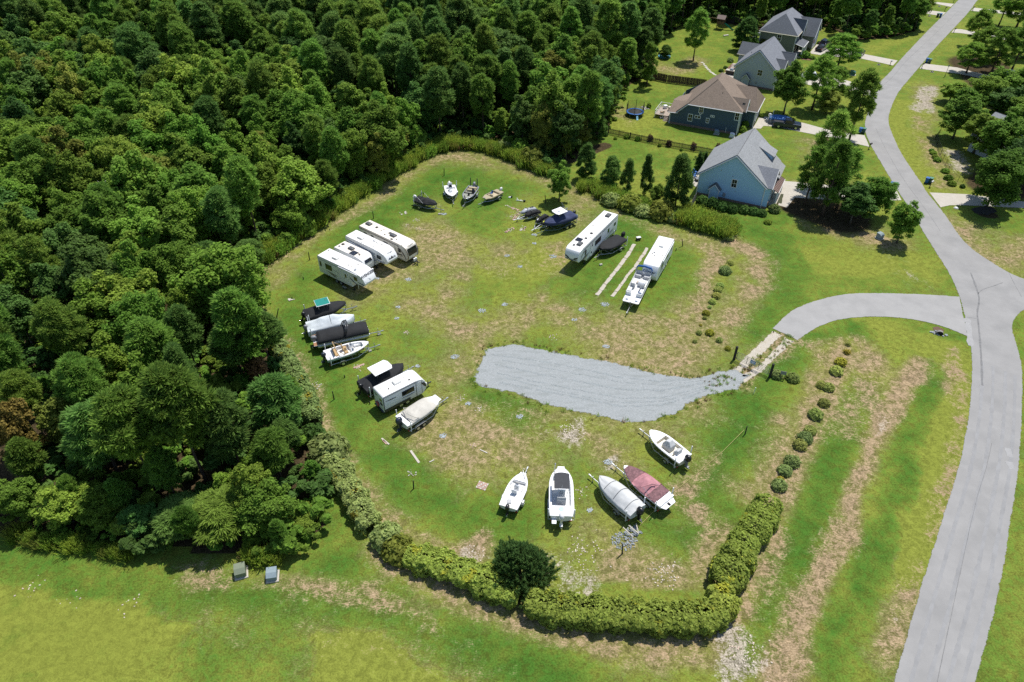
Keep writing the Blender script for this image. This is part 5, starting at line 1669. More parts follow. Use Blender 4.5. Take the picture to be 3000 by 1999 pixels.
swoosh(rv, [(-3, 1.3, .05), (0, 1.25, .08), (2.6, 1.35, .04)], -1, W, DECALDK)
side_panel(rv, "door", RVWHITE, 1.2, 1.6, .66, 1.75, -1, W, proud=.02)
# --- middle fifth wheel with mountain decal
rear = (ZA(845, 470, 3.6) + ZA(1000, 375, 3.6)) / 2
L, W, H = 9.0, 2.3, 3.55
rv = make_rv("fifth_wheel_camper", "white fifth wheel camper with mountain decals on side and nose", "fifth", rear, R(-38), L, W, H, RVWHITE, ROOFWHITE)
s = -1
side_panel(rv, "window", DARKGLASS, -4.0, 2.35, .26, .7, s, W, frame=TRIMGREY)
side_panel(rv, "window", DARKGLASS, -3.2, 2.35, .30, .55, s, W, frame=TRIMGREY)
side_panel(rv, "window", DARKGLASS, -1.95, 2.30, .95, .62, s, W, frame=DECALGR)
side_panel(rv, "window", DARKGLASS, 2.75, 2.50, .80, .50, s, W, frame=DECALDK)
side_panel(rv, "slide_out", RVWHITE, -1.9, 1.95, 3.6, 1.6, s, W, proud=.10)
side_panel(rv, "window", DARKGLASS, -1.9, 2.25, .95, .6, s, W + .20, frame=DECALGR)
swoosh(rv, [(-4.3, 3.12, .05), (-2, 2.95, .09), (0, 2.80, .07), (2, 2.72, .04)], s, W, DECALBL)
swoosh(rv, [(.3, 1.55, .02), (.6, 1.72, .12), (.95, 1.60, .05), (1.3, 1.85, .18), (1.7, 1.60, .06), (2.0, 1.7, .10), (2.35, 1.5, .02)], s, W, DECALBL)
swoosh(rv, [(.4, 1.35, .02), (.9, 1.30, .10), (1.4, 1.38, .08), (2.1, 1.25, .02)], s, W, DECALGR)
swoosh(rv, [(2.0, 1.95, .04), (3.0, 1.85, .07), (4.0, 1.98, .05)], s, W, DECALBL)
roof_vent(rv, -3.7, .25, H, ROOFWHITE, .42); roof_ac(rv, -2.0, -.1, H, ROOFWHITE, 1.15); roof_vent(rv, -1.0, -.75, H, ROOFWHITE, .4)
roof_vent(rv, 1.2, -.45, H, ROOFWHITE, .42); roof_vent(rv, 1.4, .45, H, ROOFWHITE, .42); roof_pipe(rv, 1.9, .5, H)
b = MB(); b.tube([(.1, .45, H + .04), (1.2, .40, H + .06)], .03, 5); b.box(.0, .25, .3, .6, H + .03, H + .07); b.build("tv_aerial", STEEL, rv)
pc = Vector((L / 2 - .575, 0, H - .47)) + nrm * .012
text("Cougar", .34, DECALDK, rv, pc + Vector((-.12, .1, .10)), rotm, shear=.3)
for k, (ya, yb, zt) in enumerate(((-.85, -.2, .32), (-.45, .35, .42), (.1, .85, .30))):
 b = MB()
 x0 = L / 2 - .12
 b.add([(x0 - .02, ya, H - 1.10), (x0 - .02, yb, H - 1.10), (x0 - .16, (ya + yb) / 2 + .05, H - 1.12 + zt)], [(0, 1, 2)])
 b.v = [(x + .05 + k * .006, y * .95, z) for x, y, z in b.v]
 b.build("mountain_decal", (DECALBL, DECALDK, DECALGR)[k], rv)
# --- cream long travel trailer
rear = (ZA(1047, 310, 3.3) + ZA(1215, 222, 3.3)) / 2
L, W, H = 10.6, 2.38, 3.2
rv = make_rv("travel_trailer", "long cream and brown travel trailer farthest back in the left row", "travel_round", rear, R(-38.5), L, W, H, RVCREAM, ROOFCREAM)
s = -1
for x, wd_, ht_ in ((-3.9, .6, .6), (-2.3, .45, .7), (.6, .8, .55), (3.6, .45, .55)):
 side_panel(rv, "window", DARKGLASS, x, 2.15, wd_, ht_, s, W, frame=DECALDK)
side_panel(rv, "door", RVCREAM, 2.3, 1.7, .7, 1.9, s, W, proud=.02)
side_panel(rv, "door", RVCREAM, -3.0, 1.7, .7, 1.9, s, W, proud=.02)
swoosh(rv, [(-5.2, 2.9, .10), (0, 2.92, .12), (3.6, 2.85, .08)], s, W, DECALBR)
swoosh(rv, [(3.2, 2.7, .05), (4.0, 2.2, .12), (4.6, 1.5, .18), (4.9, .9, .12)], s, W * .99, DECALBR)
swoosh(rv, [(-4.5, 1.3, .03), (0, 1.1, .10), (3, 1.25, .12), (4.2, 1.6, .03)], s, W, DECALDK)
swoosh(rv, [(1.2, 1.75, .02), (2.5, 1.55, .08), (4.2, 1.3, .05)], s, W, DECALBR)
for s_ in (-1, 1):
 b = MB(); b.tube([(L / 2 - 1.2, s_ * 1.10, H - .02), (L / 2 - .4, s_ * 1.10, H - .4), (L / 2 - .02, s_ * 1.07, 2.1), (L / 2 + .02, s_ * 1.04, 1.5), (L / 2 - .12, s_ * 1.04, .95)], .07, 6); b.build("corner_band", DECALBR, rv)
b = MB(); b.add([(L / 2 + .015, -.82, 1.60), (L / 2 + .015, .82, 1.60), (L / 2 - .08, .95, 2.12), (L / 2 - .27, .92, H - .48), (L / 2 - .27, -.92, H - .48), (L / 2 - .08, -.95, 2.12)], [(0, 1, 2, 5), (5, 2, 3, 4)]); b.v = [(x + .03, y, z) for x, y, z in b.v]
b.build("front_window", DARKGLASS, rv)
n2 = Vector((.27, 0, .40)).normalized()
rm2 = Matrix(((0, -n2.z, n2.x), (1, 0, 0), (0, n2.x, n2.z))).to_euler()
text("Flagstaff", .34, DECALDK, rv, Vector((L / 2 - .50, 0, H - .20)) + n2 * .03, rm2, shear=.25)
roof_ac(rv, -4.3, .1, H, ACGREY, 1.05); roof_ac(rv, 1.2, .05, H, ACGREY, 1.05)
roof_vent(rv, -2.6, .2, H, BLACKPL, .42); roof_vent(rv, .25, .3, H, ACGREY, .46); roof_vent(rv, -.1, -.5, H, BLACKPL, .22); roof_pipe(rv, -1.3, -.1, H); roof_vent(rv, -1.3, .6, H, ROOFCREAM, .4); roof_pipe(rv, 2.4, -.45, H)
b = MB(); b.box(1.5, 1.95, -.95, -.65, H + .012, H + .05); b.build("roof_plate", BLACKPL, rv)
# --- big white fifth wheel with black front mask
rear = (ZD(655, 155, 3.75) + ZD(835, 210, 3.75)) / 2
L, W, H = 13.3, 2.5, 3.75
rv = make_rv("fifth_wheel_camper", "longest white fifth wheel camper with a black mask on its front", "fifth_blunt", rear, R(-122), L, W, H, RVWHITE, ROOFWHITE)
s = 1
for x, z, wd_, ht_ in ((-5.6, 2.5, .75, .55), (-3.3, 2.45, .55, .75), (.35, 2.5, 2.0, .85), (2.35, 2.75, .32, .45), (4.4, 2.55, .30, .95), (2.45, 1.55, .35, .35)):
 side_panel(rv, "window", DARKGLASS, x, z, wd_, ht_, s, W, frame=TRIMGREY)
side_panel(rv, "slide_out", RVWHITE, .4, 2.3, 3.2, 1.9, s, W, proud=.012)
side_panel(rv, "door", RVWHITE, 2.4, 1.95, .75, 2.0, s, W, proud=.02)
for x in (-5.0, -4.6, -4.2, -3.8):
 swoosh(rv, [(x - .5, 2.0, .02), (x - .1, 1.85, .09), (x + .4, 1.55, .03)], s, W, DECALDK)
for x in (3.6, 4.1, 4.6, 5.1):
 swoosh(rv, [(x - .5, 2.05, .02), (x, 1.85, .12), (x + .6, 1.6, .03)], s, W, DECALDK)
swoosh(rv, [(-6.5, 3.35, .06), (0, 3.35, .07), (5.2, 3.32, .06)], s, W, DECALDK)
swoosh(rv, [(-6.5, .95, .22), (-2, .95, .22), (3.8, .95, .22)], s, W, DARKFRONT)
swoosh(rv, [(4.6, 3.0, .05), (5.2, 2.9, .10), (5.7, 2.4, .12), (5.9, 1.9, .05)], s, W * .995, DECALDK)
h = L / 2
for s_ in (-1, 1):
 b = MB(); b.add([(h + .004, s_ * .32, 2.22), (h + .004, s_ * 1.02, 2.48), (h - .03, s_ * 1.03, 2.80), (h - .005, s_ * .75, 2.62), (h + .004, s_ * .40, 2.45)], [(0, 1, 2, 3, 4)]); b.v = [(x + .02, y, z) for x, y, z in b.v]
 b.build("headlight_mask", DECALDK, rv)
 b = MB(); b.add([(h - .012, s_ * .52, 2.02), (h - .012, s_ * 1.0, 2.13), (h + .004, s_ * 1.0, 2.26), (h - .002, s_ * .48, 2.14)], [(0, 1, 2, 3)]); b.v = [(x + .02, y, z) for x, y, z in b.v]
 b.build("lower_light_mask", DECALDK, rv)
b = MB(); b.add([(h + .006, -.75, 2.30), (h + .006, -.3, 2.16), (h + .006, .3, 2.16), (h + .006, .75, 2.30), (h + .006, .72, 2.38), (h + .006, .28, 2.24), (h + .006, -.28, 2.24), (h + .006, -.72, 2.38)], [(0, 1, 6, 7), (1, 2, 5, 6), (2, 3, 4, 5)]); b.v = [(x + .025, y, z) for x, y, z in b.v]
b.build("grille_band", DECALDK, rv)
b = MB(); b.box(h - .02, h + .02, -.42, .42, 1.98, 2.07); b.build("lower_grille", DECALDK, rv)
roof_ac(rv, -5.3, .1, H, ACGREY, 1.1); roof_ac(rv, 4.6, .25, H, ACGREY, 1.05); roof_vent(rv, .9, .3, H, BLACKPL, .46); roof_vent(rv, 2.6, .25, H, BLACKPL, .4); roof_pipe(rv, 5.2, -.35, H); roof_vent(rv, 5.25, -.4, H, ACGREY, .36)
b = MB(); b.box(3.0, 4.0, -.95, .05, H + .03, H + .06); o = b.build("solar_panel", SOLAR, rv)
roof_vent(rv, 1.9, .75, H, ROOFWHITE, .4); roof_pipe(rv, -1.2, -.5, H)
b = MB(); b.box(-h - .02, -h + .0, -1.1, 1.1, 1.0, 1.35); b.build("rear_panel", DECALDK, rv)
# --- white travel trailer behind the blue-topped boat
rear = (ZD(1355, 478, 3.2) + ZD(1552, 515, 3.2)) / 2
L, W, H = 8.9, 2.45, 3.15
rv = make_rv("travel_trailer", "white travel trailer with lettering on its front, behind the blue bimini boat", "travel", rear, R(-115), L, W, H, RVWHITE, ROOFWHITE)
s = 1
for x, wd_ in ((-3.4, .7), (-1.0, .9), (2.0, .7)):
 side_panel(rv, "window", DARKGLASS, x, 2.15, wd_, .6, s, W, frame=TRIMGREY)
a = MB(); a.tube([(-3.8, s * (W / 2 + .08), H - .15), (2.2, s * (W / 2 + .08), H - .15)], .07, 8); a.build("awning_roll", RVWHITE, rv)
side_panel(rv, "door", RVWHITE, .8, 1.65, .7, 1.85, s, W, proud=.02)
swoosh(rv, [(-4.2, 1.4, .04), (0, 1.2, .10), (3.5, 1.5, .05)], s, W, DECALBL)
roof_vent(rv, -3.3, 0, H, ROOFWHITE, .45); roof_ac(rv, -1.6, 0, H, ROOFWHITE, 1.0); roof_vent(rv, .9, .1, H, ROOFWHITE, .42); roof_vent(rv, .75, .75, H, ROOFCREAM, .42); roof_vent(rv, .6, -.5, H, DECALBL, .25); roof_pipe(rv, 1.1, -.6, H); roof_pipe(rv, 1.5, -.25, H)
nn = Vector((.85, 0, .22)).normalized()
fr = lambda u, v: Vector((L / 2 - .22 * (v - 1.6) / .8, u, v)) + nn * .02
rm3 = Matrix(((0, -nn.z, nn.x), (1, 0, 0), (0, nn.x, nn.z))).to_euler()
text("Cougar", .52, DECALDK, rv, fr(.05, 2.10), rm3, shear=.3, bold=.006)
b = MB(); b.tube([fr(-.85, 2.0), fr(-.92, 2.2), fr(-.6, 2.42), fr(.1, 2.45)], [.02, .05, .03, .015], 5); b.build("swoosh_decal", DECALBL, rv)
b = MB(); b.add([fr(-.35, 1.70), fr(.2, 1.74), fr(.1, 1.86), fr(-.1, 1.82)], [(0, 1, 2, 3)]); b.build("emblem", DECALDK, rv)
b = MB(); b.add([fr(.15, 1.68), fr(.6, 1.74), fr(.45, 1.80)], [(0, 1, 2)]); b.build("emblem", DECALDK, rv)
# --- small white trailer with spare wheel
rear = (ZB(820, 1005, 3.05) + ZB(925, 1105, 3.05)) / 2
L, W, H = 6.0, 2.3, 3.0
rv = make_rv("travel_trailer", "short white travel trailer with black trim and a spare wheel at the back", "travel", rear, R(38.5), L, W, H, RVWHITE, ROOFWHITE)
s = -1
side_panel(rv, "window", DARKGLASS, .35, 2.05, 1.6, .62, s, W, frame=DECALDK)
side_panel(rv, "door", RVWHITE, 1.85, 1.65, .68, 1.95, s, W, proud=.02)
for x in (1.48, 2.22):
 b = MB(); b.box(x - .02, x + .02, s * (W / 2 + .024) - .004, s * (W / 2 + .024) + .004, .7, 2.65); b.build("door_trim", DECALDK, rv)
swoosh(rv, [(-2.95, .78, .44), (0, .78, .44), (.55, .78, .44)], s, W, DARKFRONT, "skirt_panel")
swoosh(rv, [(-2.7, 2.2, .04), (-2.0, 2.15, .10), (-1.3, 2.10, .05)], s, W, DECALDK)
swoosh(rv, [(-.6, 1.45, .03), (.3, 1.38, .10), (1.2, 1.42, .05)], s, W, DECALGR)
swoosh(rv, [(-2.98, 2.82, .05), (0, 2.82, .05), (1.7, 2.82, .05)], s, W, DECALDK)
for x in (-2.96,):
 for s_ in (-1, 1):
  b = MB(); b.box(x - .05, x + .03, s_ * (W / 2) - .05, s_ * (W / 2) + .014 * s_, .6, 2.85); b.build("corner_trim", DECALDK, rv)
swoosh(rv, [(2.15, 2.35, .05), (2.6, 1.9, .6), (2.85, 1.6, .5)], s, W * .98, DECALDK, "front_cap_panel")
for y, z in ((-.55, 2.15), (-.55, 1.55)):
 b = MB(); b.box(-L / 2 - .012, -L / 2 + .01, y - .28, y + .28, z - .2, z + .2); b.build("rear_window", DARKGLASS, rv)
b = MB(); b.add([(-L / 2 - .008, .1, 2.4), (-L / 2 - .008, .95, 2.5), (-L / 2 - .008, .6, 2.2)], [(0, 1, 2)]); b.build("stripe_decal", DECALDK, rv)
b = MB()
rings = []
for dx, rr in ((0, .26), (.03, .33), (.11, .35), (.19, .33), (.22, .26)):
 rings.append([(-L / 2 - .04 - dx, .25 + rr * math.cos(2 * PI * k / 16), 1.10 + rr * math.sin(2 * PI * k / 16)) for k in range(16)])
b.loft(rings)
sp = b.build("spare_wheel", M("red_blue_cover", (.35, .06, .06), .5), rv, smooth=True)
b = MB(); b.cyl((-L / 2 - .265, .25, 1.10), (1, 0, 0), .20, .02, 14); b.build("hub_cover", M("blue_cover", (.05, .12, .30), .5), sp)
b = MB(); b.box(-L / 2 - .18, -L / 2, -1.0, 1.0, .48, .60); b.build("bumper", DARKSTEEL, rv)
roof_ac(rv, -.35, .1, H, ROOFWHITE, 1.05); roof_vent(rv, .9, .35, H, ROOFWHITE, .42); roof_vent(rv, -2.2, .35, H, ROOFWHITE, .42); roof_pipe(rv, 1.0, -.45, H); roof_vent(rv, 1.05, -.5, H, BLACKPL, .16); roof_pipe(rv, -1.7, -.3, H)
BOATTAN = M("camo_tan_aluminium", (0.36, 0.31, 0.20), 0.5, .1, var=.1, scale=3)
BOATGREY = M("camo_grey_aluminium", (0.30, 0.29, 0.24), 0.55, .1, var=.15, scale=3)
DECKGREY = M("grey_green_carpet", (0.26, 0.27, 0.23), 0.95, var=.15, scale=5)
FLOORWHITE = M("nonskid_white", (0.68, 0.68, 0.66), 0.7, var=.04, scale=4)
HULLBLUE = M("pale_aqua_gelcoat", (0.36, 0.50, 0.50), 0.3, var=.04)
HULLGREEN = M("dark_green_gelcoat", (0.05, 0.10, 0.06), 0.3, var=.1)
HULLNAVY = M("navy_gelcoat", (0.02, 0.03, 0.06), 0.3, var=.1)
HULLBLACK = M("black_gelcoat", (0.02, 0.022, 0.025), 0.3, var=.1)
STRIPEBL = M("blue_stripe", (0.10, 0.14, 0.22), 0.35, var=.05)
ALU = M("bare_aluminium", (0.52, 0.53, 0.55), 0.35, .85, var=.08, scale=3)
COWLBLUE = M("dark_blue_cowl", (0.025, 0.035, 0.055), 0.3, var=.1)
COWLBLACK = M("black_cowl", (0.016, 0.017, 0.02), 0.3, var=.1)
COWLWHITE = M("white_cowl", (0.70, 0.70, 0.70), 0.35, var=.03)
COWLGREY = M("grey_cowl", (0.20, 0.21, 0.23), 0.4, var=.05)
PVC = M("white_pvc", (0.72, 0.74, 0.76), 0.4, var=.04)
CREAMHULL = M("cream_gelcoat", (0.66, 0.62, 0.52), 0.4, var=.04)
AMBER = M("amber_marker", (0.55, 0.22, 0.03), 0.4)
def boat_trailer(label, c, head, L, axles=1, guides=True, mat=STEEL, wd=1.05, tongue=1.5, group="boat trailers in the lot", axpos=-.18, up=.0):
 t = thing("boat_trailer", label, "trailer", c, head, group)
 h = L / 2
 f = MB()
 for s in (-1, 1):
  f.tube([(-h + .25, s * wd, .48), (h * .35, s * wd, .48), (h * .98, s * .10, .50)], .055, 6)
  f.box(-h + .3, h * .35, s * .45 - .05, s * .45 + .05, .52, .60)
 for x in (-h + .3, -h * .35, h * .12, h * .45):
  k = wd if x < h * .35 else wd * .85
  f.tube([(x, -k, .46), (x, k, .46)], .045, 6)
 fr = f.build("frame", mat, t)
 g = MB()
 g.tube([(h * .80, 0, .50), (h + tongue - .3, 0, .50)], .055, 6)
 g.obox(Vector((h + tongue - .18, 0, .53)), .34, .13, .13)
 g.build("tongue", mat, t)
 j = MB()
 j.cyl((h + tongue - .75, .12, .48), (0, 0, 1), .04, .95, 8)
 j.cyl((h + tongue - .75, .12, .08), (0, 1, 0), .09, .06, 10)
 j.tube([(h + tongue - .75, .12, .93), (h + tongue - .75, .30, .95)], .02, 5)
 j.build("jack", mat, t)
 w_ = MB()
 w_.tube([(h * .93, 0, .5), (h * .99, 0, 1.15)], .05, 6)
 w_.obox(Vector((h * .97, 0, 1.18)), .18, .22, .16)
 w_.build("winch_post", mat, t)
 ax = [axpos * L] if axles == 1 else [axpos * L - .42, axpos * L + .42]
 for x in ax:
  for s in (-1, 1):
   wheel(t, x, s * (wd + .17), .33, .20, s)
 for s in (-1, 1):
  fd = MB()
  x0, x1 = ax[0] - .46, ax[-1] + .46
  pr = [(x0, .42), (x0 + .10, .66), (x0 + .28, .76), (x1 - .28, .76), (x1 - .10, .66), (x1, .42), (x1 - .04, .42), (x1 - .14, .63), (x1 - .30, .72), (x0 + .30, .72), (x0 + .14, .63), (x0 + .04, .42)]
  n = len(pr)
  ya, yb = s * (wd + .05), s * (wd + .30)
  vs = [(p[0], ya, p[1]) for p in pr] + [(p[0], yb, p[1]) for p in pr]
  fs = [(i, i + n, (i + 1) % n + n, (i + 1) % n) for i in range(n)]
  fs += [(i, i + 1, n - 2 - i, n - 1 - i) for i in range(5)] + [(i + n, n - 1 - i + n, n - 2 - i + n, i + 1 + n) for i in range(5)]
  fd.add(vs, fs)
  fd.build("fender", mat, t)
  if guides:
   gd = MB()
   gd.tube([(-h + .35, s * wd, .46), (-h + .35, s * (wd + .26), .5), (-h + .35, s * (wd + .26), 1.0)], .03, 6)
   gd.tube([(-h + .35, s * (wd + .26), .95), (-h + .35, s * (wd + .27), 1.0 + 1.15)], .055, 8)
   gd.build("guide_post", PVC, t)
 for s in (-1, 1):
  tl = MB()
  tl.box(-h + .18, -h + .24, s * (wd - .1) - .12, s * (wd - .1) + .12, .42, .54)
  tl.build("tail_light", M("red_lens", (.35, .02, .02), .3), t)
 return t
class Hull:
 """parametric open hull; x forward, gunwale line zg(t), half width bw(t)"""
 def __init__(s, L, B, zk=.62, zg=1.45, rise=.22, full=.42, p=2.3, bow=.03, chine=.82, dead=.30, n=16):
  s.L, s.B, s.zk, s.zg0, s.rise, s.full, s.p, s.bow, s.chine, s.dead, s.n = L, B, zk, zg, rise, full, p, bow, chine, dead, n
  s.ts = [1 - (1 - i / n) ** 1.7 for i in range(n + 1)]
 def x(s, t): return -s.L / 2 + s.L * t
 def bw(s, t):
  k = max(0, (t - s.full) / (1 - s.full))
  return max(s.bow, s.B / 2 * (1 - k ** s.p) ** .72 * (.93 + .07 * min(1, t / .3)))
 def zg(s, t): return s.zg0 + s.rise * max(0, (t - .3) / .7) ** 1.6
 def zkeel(s, t): return s.zk + (s.zg(t) - .12 - s.zk) * max(0, (t - .62) / .38) ** 2.2
 def rings(s):
  out = []
  for t in s.ts:
   b_, g, k = s.bw(t), s.zg(t), s.zkeel(t)
   cz = k + min(s.dead, (g - k) * .5) * (.8 + .6 * t)
   cb = b_ * (s.chine - .25 * max(0, t - .5))
   x = s.x(t)
   xk = x - max(0, (t - .8)) * s.L * .10
   out.append([(x, -b_, g), (x - .0, -cb, cz), (xk, 0, k), (x, cb, cz), (x, b_, g)])
  return out
 def hull(s, root, mat, name="hull"):
  b = MB()
  r_ = s.rings()
  b.loft(r_, closed=False)
  b.add(r_[0], [(0, 1, 2, 3, 4)])
  return b.build(name, mat, root, smooth=True)
 def rail(s, root, mat, r=.045, name="rub_rail", dz=-.06):
  b = MB()
  pts = [(s.x(t), -s.bw(t) - .005, s.zg(t) + dz) for t in s.ts] + [(s.x(t), s.bw(t) + .005, s.zg(t) + dz) for t in reversed(s.ts)]
  b.tube(pts, r, 5)
  return b.build(name, mat, root, smooth='all')
 def stripe(s, root, mat, f0=.35, f1=.55, name="hull_stripe"):
  for sd_ in (-1, 1):
   b = MB()
   A, Bb = [], []
   for t in s.ts[:-1]:
    b_, g, k = s.bw(t), s.zg(t), s.zkeel(t)
    cz = k + min(s.dead, (g - k) * .5) * (.8 + .6 * t)
    cb = b_ * (s.chine - .25 * max(0, t - .5))
    P0, P1 = Vector((s.x(t), sd_ * b_, g)), Vector((s.x(t), sd_ * cb, cz))
    o = Vector((0, sd_ * .008, 0))
    A.append(P0.lerp(P1, f0) + o)
    Bb.append(P0.lerp(P1, f1) + o)
   n = len(A)
   b.add(A + Bb, [(i, i + 1, i + 1 + n, i + n) for i in range(n - 1)])
   b.build(name, mat, root)
 def interior(s, root, cap_mat, liner_mat, floor_mat, zf, w=.20, t0=.04, t1=.84, fore=True):
  """gunwale cap, inner sides, floor, fore and aft decks"""
  ts = [t for t in s.ts if t0 <= t <= t1]
  b = MB()
  lf = [(s.x(t), -s.bw(t), s.zg(t)) for t in s.ts]
  inn = lambda t, sd_: (s.x(t), sd_ * max(.02, s.bw(t) - w), s.zg(t) + .005)
  for sd_ in (-1, 1):
   A = [(s.x(t), sd_ * s.bw(t), s.zg(t) + .005) for t in s.ts]
   C = [inn(t, sd_) for t in s.ts]
   n = len(A)
   b.add(A + C, [(i, i + 1, i + 1 + n, i + n) for i in range(n - 1)])
  def plate(tl):
   A = [inn(t, -1) for t in tl]
   C = [inn(t, 1) for t in tl]
   n = len(A)
   b.add(A + C, [(i, i + 1, i + 1 + n, i + n) for i in range(n - 1)])
  aft = [s.ts[0], ts[0]] if ts[0] > s.ts[0] else []
  if aft: plate(aft)
  if fore: plate([t for t in s.ts if t >= ts[-1]])
  b.build("gunwale", cap_mat, root)
  l_ = MB()
  for sd_ in (-1, 1):
   A = [inn(t, sd_) for t in ts]
   C = [(s.x(t), sd_ * max(.02, s.bw(t) - w - .05), zf) for t in ts]
   n = len(A)
   l_.add(A + C, [(i, i + 1, i + 1 + n, i + n) for i in range(n - 1)])
  for t in (ts[0], ts[-1]):
   a, c = inn(t, -1), inn(t, 1)
   l_.add([a, c, (c[0], c[1], zf), (a[0], a[1], zf)], [(0, 1, 2, 3)])
  l_.build("liner", liner_mat, root)
  f = MB()
  A = [(s.x(t), -max(.02, s.bw(t) - w - .05), zf) for t in ts]
  C = [(s.x(t), max(.02, s.bw(t) - w - .05), zf) for t in ts]
  n = len(A)
  f.add(A + C, [(i, i + 1, i + 1 + n, i + n) for i in range(n - 1)])
  return f.build("cockpit_floor", floor_mat, root)
 def cover(s, root, mat, ridge, seed=1, skirt=.30, k=1.8, t0=0.0, t1=1.0, name="cover", wr=.035, tent=None):
  """canvas drawn over the boat; ridge is [(t, height above gunwale)]"""
  b = MB()
  rt, rh = zip(*ridge)
  rings = []
  N = 26
  for i in range(N + 1):
   t = t0 + (t1 - t0) * i / N
   bb, g = s.bw(t) * 1.035 + .02, s.zg(t) + .02
   rd = float(np.interp(t, rt, rh))
   row = []
   M_ = 20
   for j in range(M_ + 1):
    u = -1 + 2 * j / M_
    if j == 0 or j == M_:
     row.append((s.x(t), u * bb * .985, g - skirt - .05 * math.sin(t * 19 + seed)))
     continue
    uu = u * M_ / (M_ - 2)
    a = min(1, abs(uu))
    prof = (1 - a ** k) if tent is None else max(0, 1 - a ** tent)
    z = g + rd * prof
    w1 = noise.noise(Vector((t * 7 + seed * 9, uu * 3.2, seed))) + .6 * noise.noise(Vector((t * 17, uu * 6 + seed, seed * 3.1)))
    row.append((s.x(t) + (0 if 0 < i < N else 0), uu * bb, z + w1 * wr * (1 if a < 1 else .2)))
   rings.append(row)
  b.loft(rings, closed=False)
  for row in (rings[0], rings[-1]):
   x = row[0][0] + (-.03 if row is rings[0] else .03)
   low = [(x, p[1], s.zg(0 if row is rings[0] else 1) - skirt) for p in row]
   n = len(row)
   b.add(list(row) + low, [(i, i + 1, i + 1 + n, i + n) for i in range(n - 1)])
  o = b.build(name, mat, root, smooth='all')
  return o
def outboard(root, x, z, cowl_mat, leg_mat=None, s=1.0, tilt=.0, y=0.0, name="outboard_motor"):
 """motor hung on the transom at x; built pointing aft, tilted up by tilt"""
 leg_mat = leg_mat or cowl_mat
 m = Matrix.Translation((x, y, z)) @ Matrix.Rotation(tilt, 4, 'Y')
 def tr(b):
  b.v = [tuple(m @ (Vector(v) * s)) for v in b.v]
  return b
 b = MB()
 b.box(-.34, -.10, -.10, .10, -.75, .12, .02, .02)
 b.box(-.14, .06, -.16, .16, -.28, .06)
 b.loft([[(-.42 + .1 * k, c * .028, zz) for k, c in ((0, -1), (3.2, -1), (3.2, 1), (0, 1))] for zz in (-1.02, -.72)])
 b.tube([(-.02, 0, -.86), (-.18, 0, -.86), (-.40, 0, -.86), (-.50, 0, -.86)], [.02, .07, .075, .05], 8)
 b.box(-.52, -.12, -.13, .13, -.74, -.715)
 leg = tr(b).build(name, leg_mat, root, bevel=.012)
 c = MB()
 rings = []
 for zz, ex, ey, ox in ((.06, .30, .19, -.22), (.20, .34, .22, -.23), (.42, .34, .215, -.23), (.58, .30, .19, -.24), (.68, .20, .12, -.26)):
  rings.append([(ox + ex * math.copysign(abs(math.cos(a)) ** .7, math.cos(a)), ey * math.copysign(abs(math.sin(a)) ** .7, math.sin(a)), zz) for a in [2 * PI * k / 14 for k in range(14)]])
 c.loft(rings)
 tr(c).build("cowl", cowl_mat, leg, smooth='all')
 p = MB()
 p.tube([(-.50, 0, -.86), (-.62, 0, -.86)], [.05, .03], 8)
 for k in range(3):
  a = k * 2.094
  ca, sa = math.cos(a), math.sin(a)
  p.add([(-.53, .04 * ca, -.86 + .04 * sa), (-.58, .19 * ca - .07 * sa, -.86 + .19 * sa + .07 * ca), (-.55, .21 * ca, -.86 + .21 * sa), (-.51, .17 * ca + .07 * sa, -.86 + .17 * sa - .07 * ca)], [(0, 1, 2, 3)])
 tr(p).build("propeller", CHROME, leg)
 return leg
def console(root, x, zf, mat, hgt=1.05, wd=.75, dp=.7, screen=True, y=0.0):
 b = MB()
 b.loft([[(x - dp / 2, y - wd / 2, zf), (x + dp / 2, y - wd / 2, zf), (x + dp / 2, y + wd / 2, zf), (x - dp / 2, y + wd / 2, zf)],
   [(x - dp / 2, y - wd / 2, zf + hgt * .8), (x + dp / 2 - .08, y - wd / 2, zf + hgt * .7), (x + dp / 2 - .08, y + wd / 2, zf + hgt * .7), (x - dp / 2, y + wd / 2, zf + hgt * .8)],
   [(x - dp / 2 + .08, y - wd / 2 + .05, zf + hgt), (x + dp * .15, y - wd / 2 + .05, zf + hgt * .95), (x + dp * .15, y + wd / 2 - .05, zf + hgt * .95), (x - dp / 2 + .08, y + wd / 2 - .05, zf + hgt)]])
 c = b.build("console", mat, root, bevel=.03)
 if screen:
  s = MB()
  s.add([(x + .22, y - wd / 2 + .04, zf + hgt * .82), (x + .22, y + wd / 2 - .04, zf + hgt * .82), (x + .02, y + wd / 2 - .08, zf + hgt + .28), (x + .02, y - wd / 2 + .08, zf + hgt + .28)], [(0, 1, 2, 3)])
  s.build("windscreen", DARKGLASS, c)
 w_ = MB()
 w_.tube([(x - dp / 2 - .10 + .0, y + .17 * math.cos(a), zf + hgt * .80 + .17 * math.sin(a)) for a in [2 * PI * k / 12 for k in range(12)]], .018, 5, closed=True)
 w_.build("steering_wheel", BLACKPL, c)
 return c
def bench(root, x, zf, wd, mat, back=True, dp=.5, y=0.0, name="seat", hgt=.45, facing=1):
 b = MB()
 b.box(x - dp / 2, x + dp / 2, y - wd / 2, y + wd / 2, zf, zf + hgt)
 if back:
  xb = x - facing * dp / 2
  b.obox(Vector((xb, y, zf + hgt + .25)), .12, wd, .55, 0, -.12 * facing)
 return b.build(name, mat, root, bevel=.04)
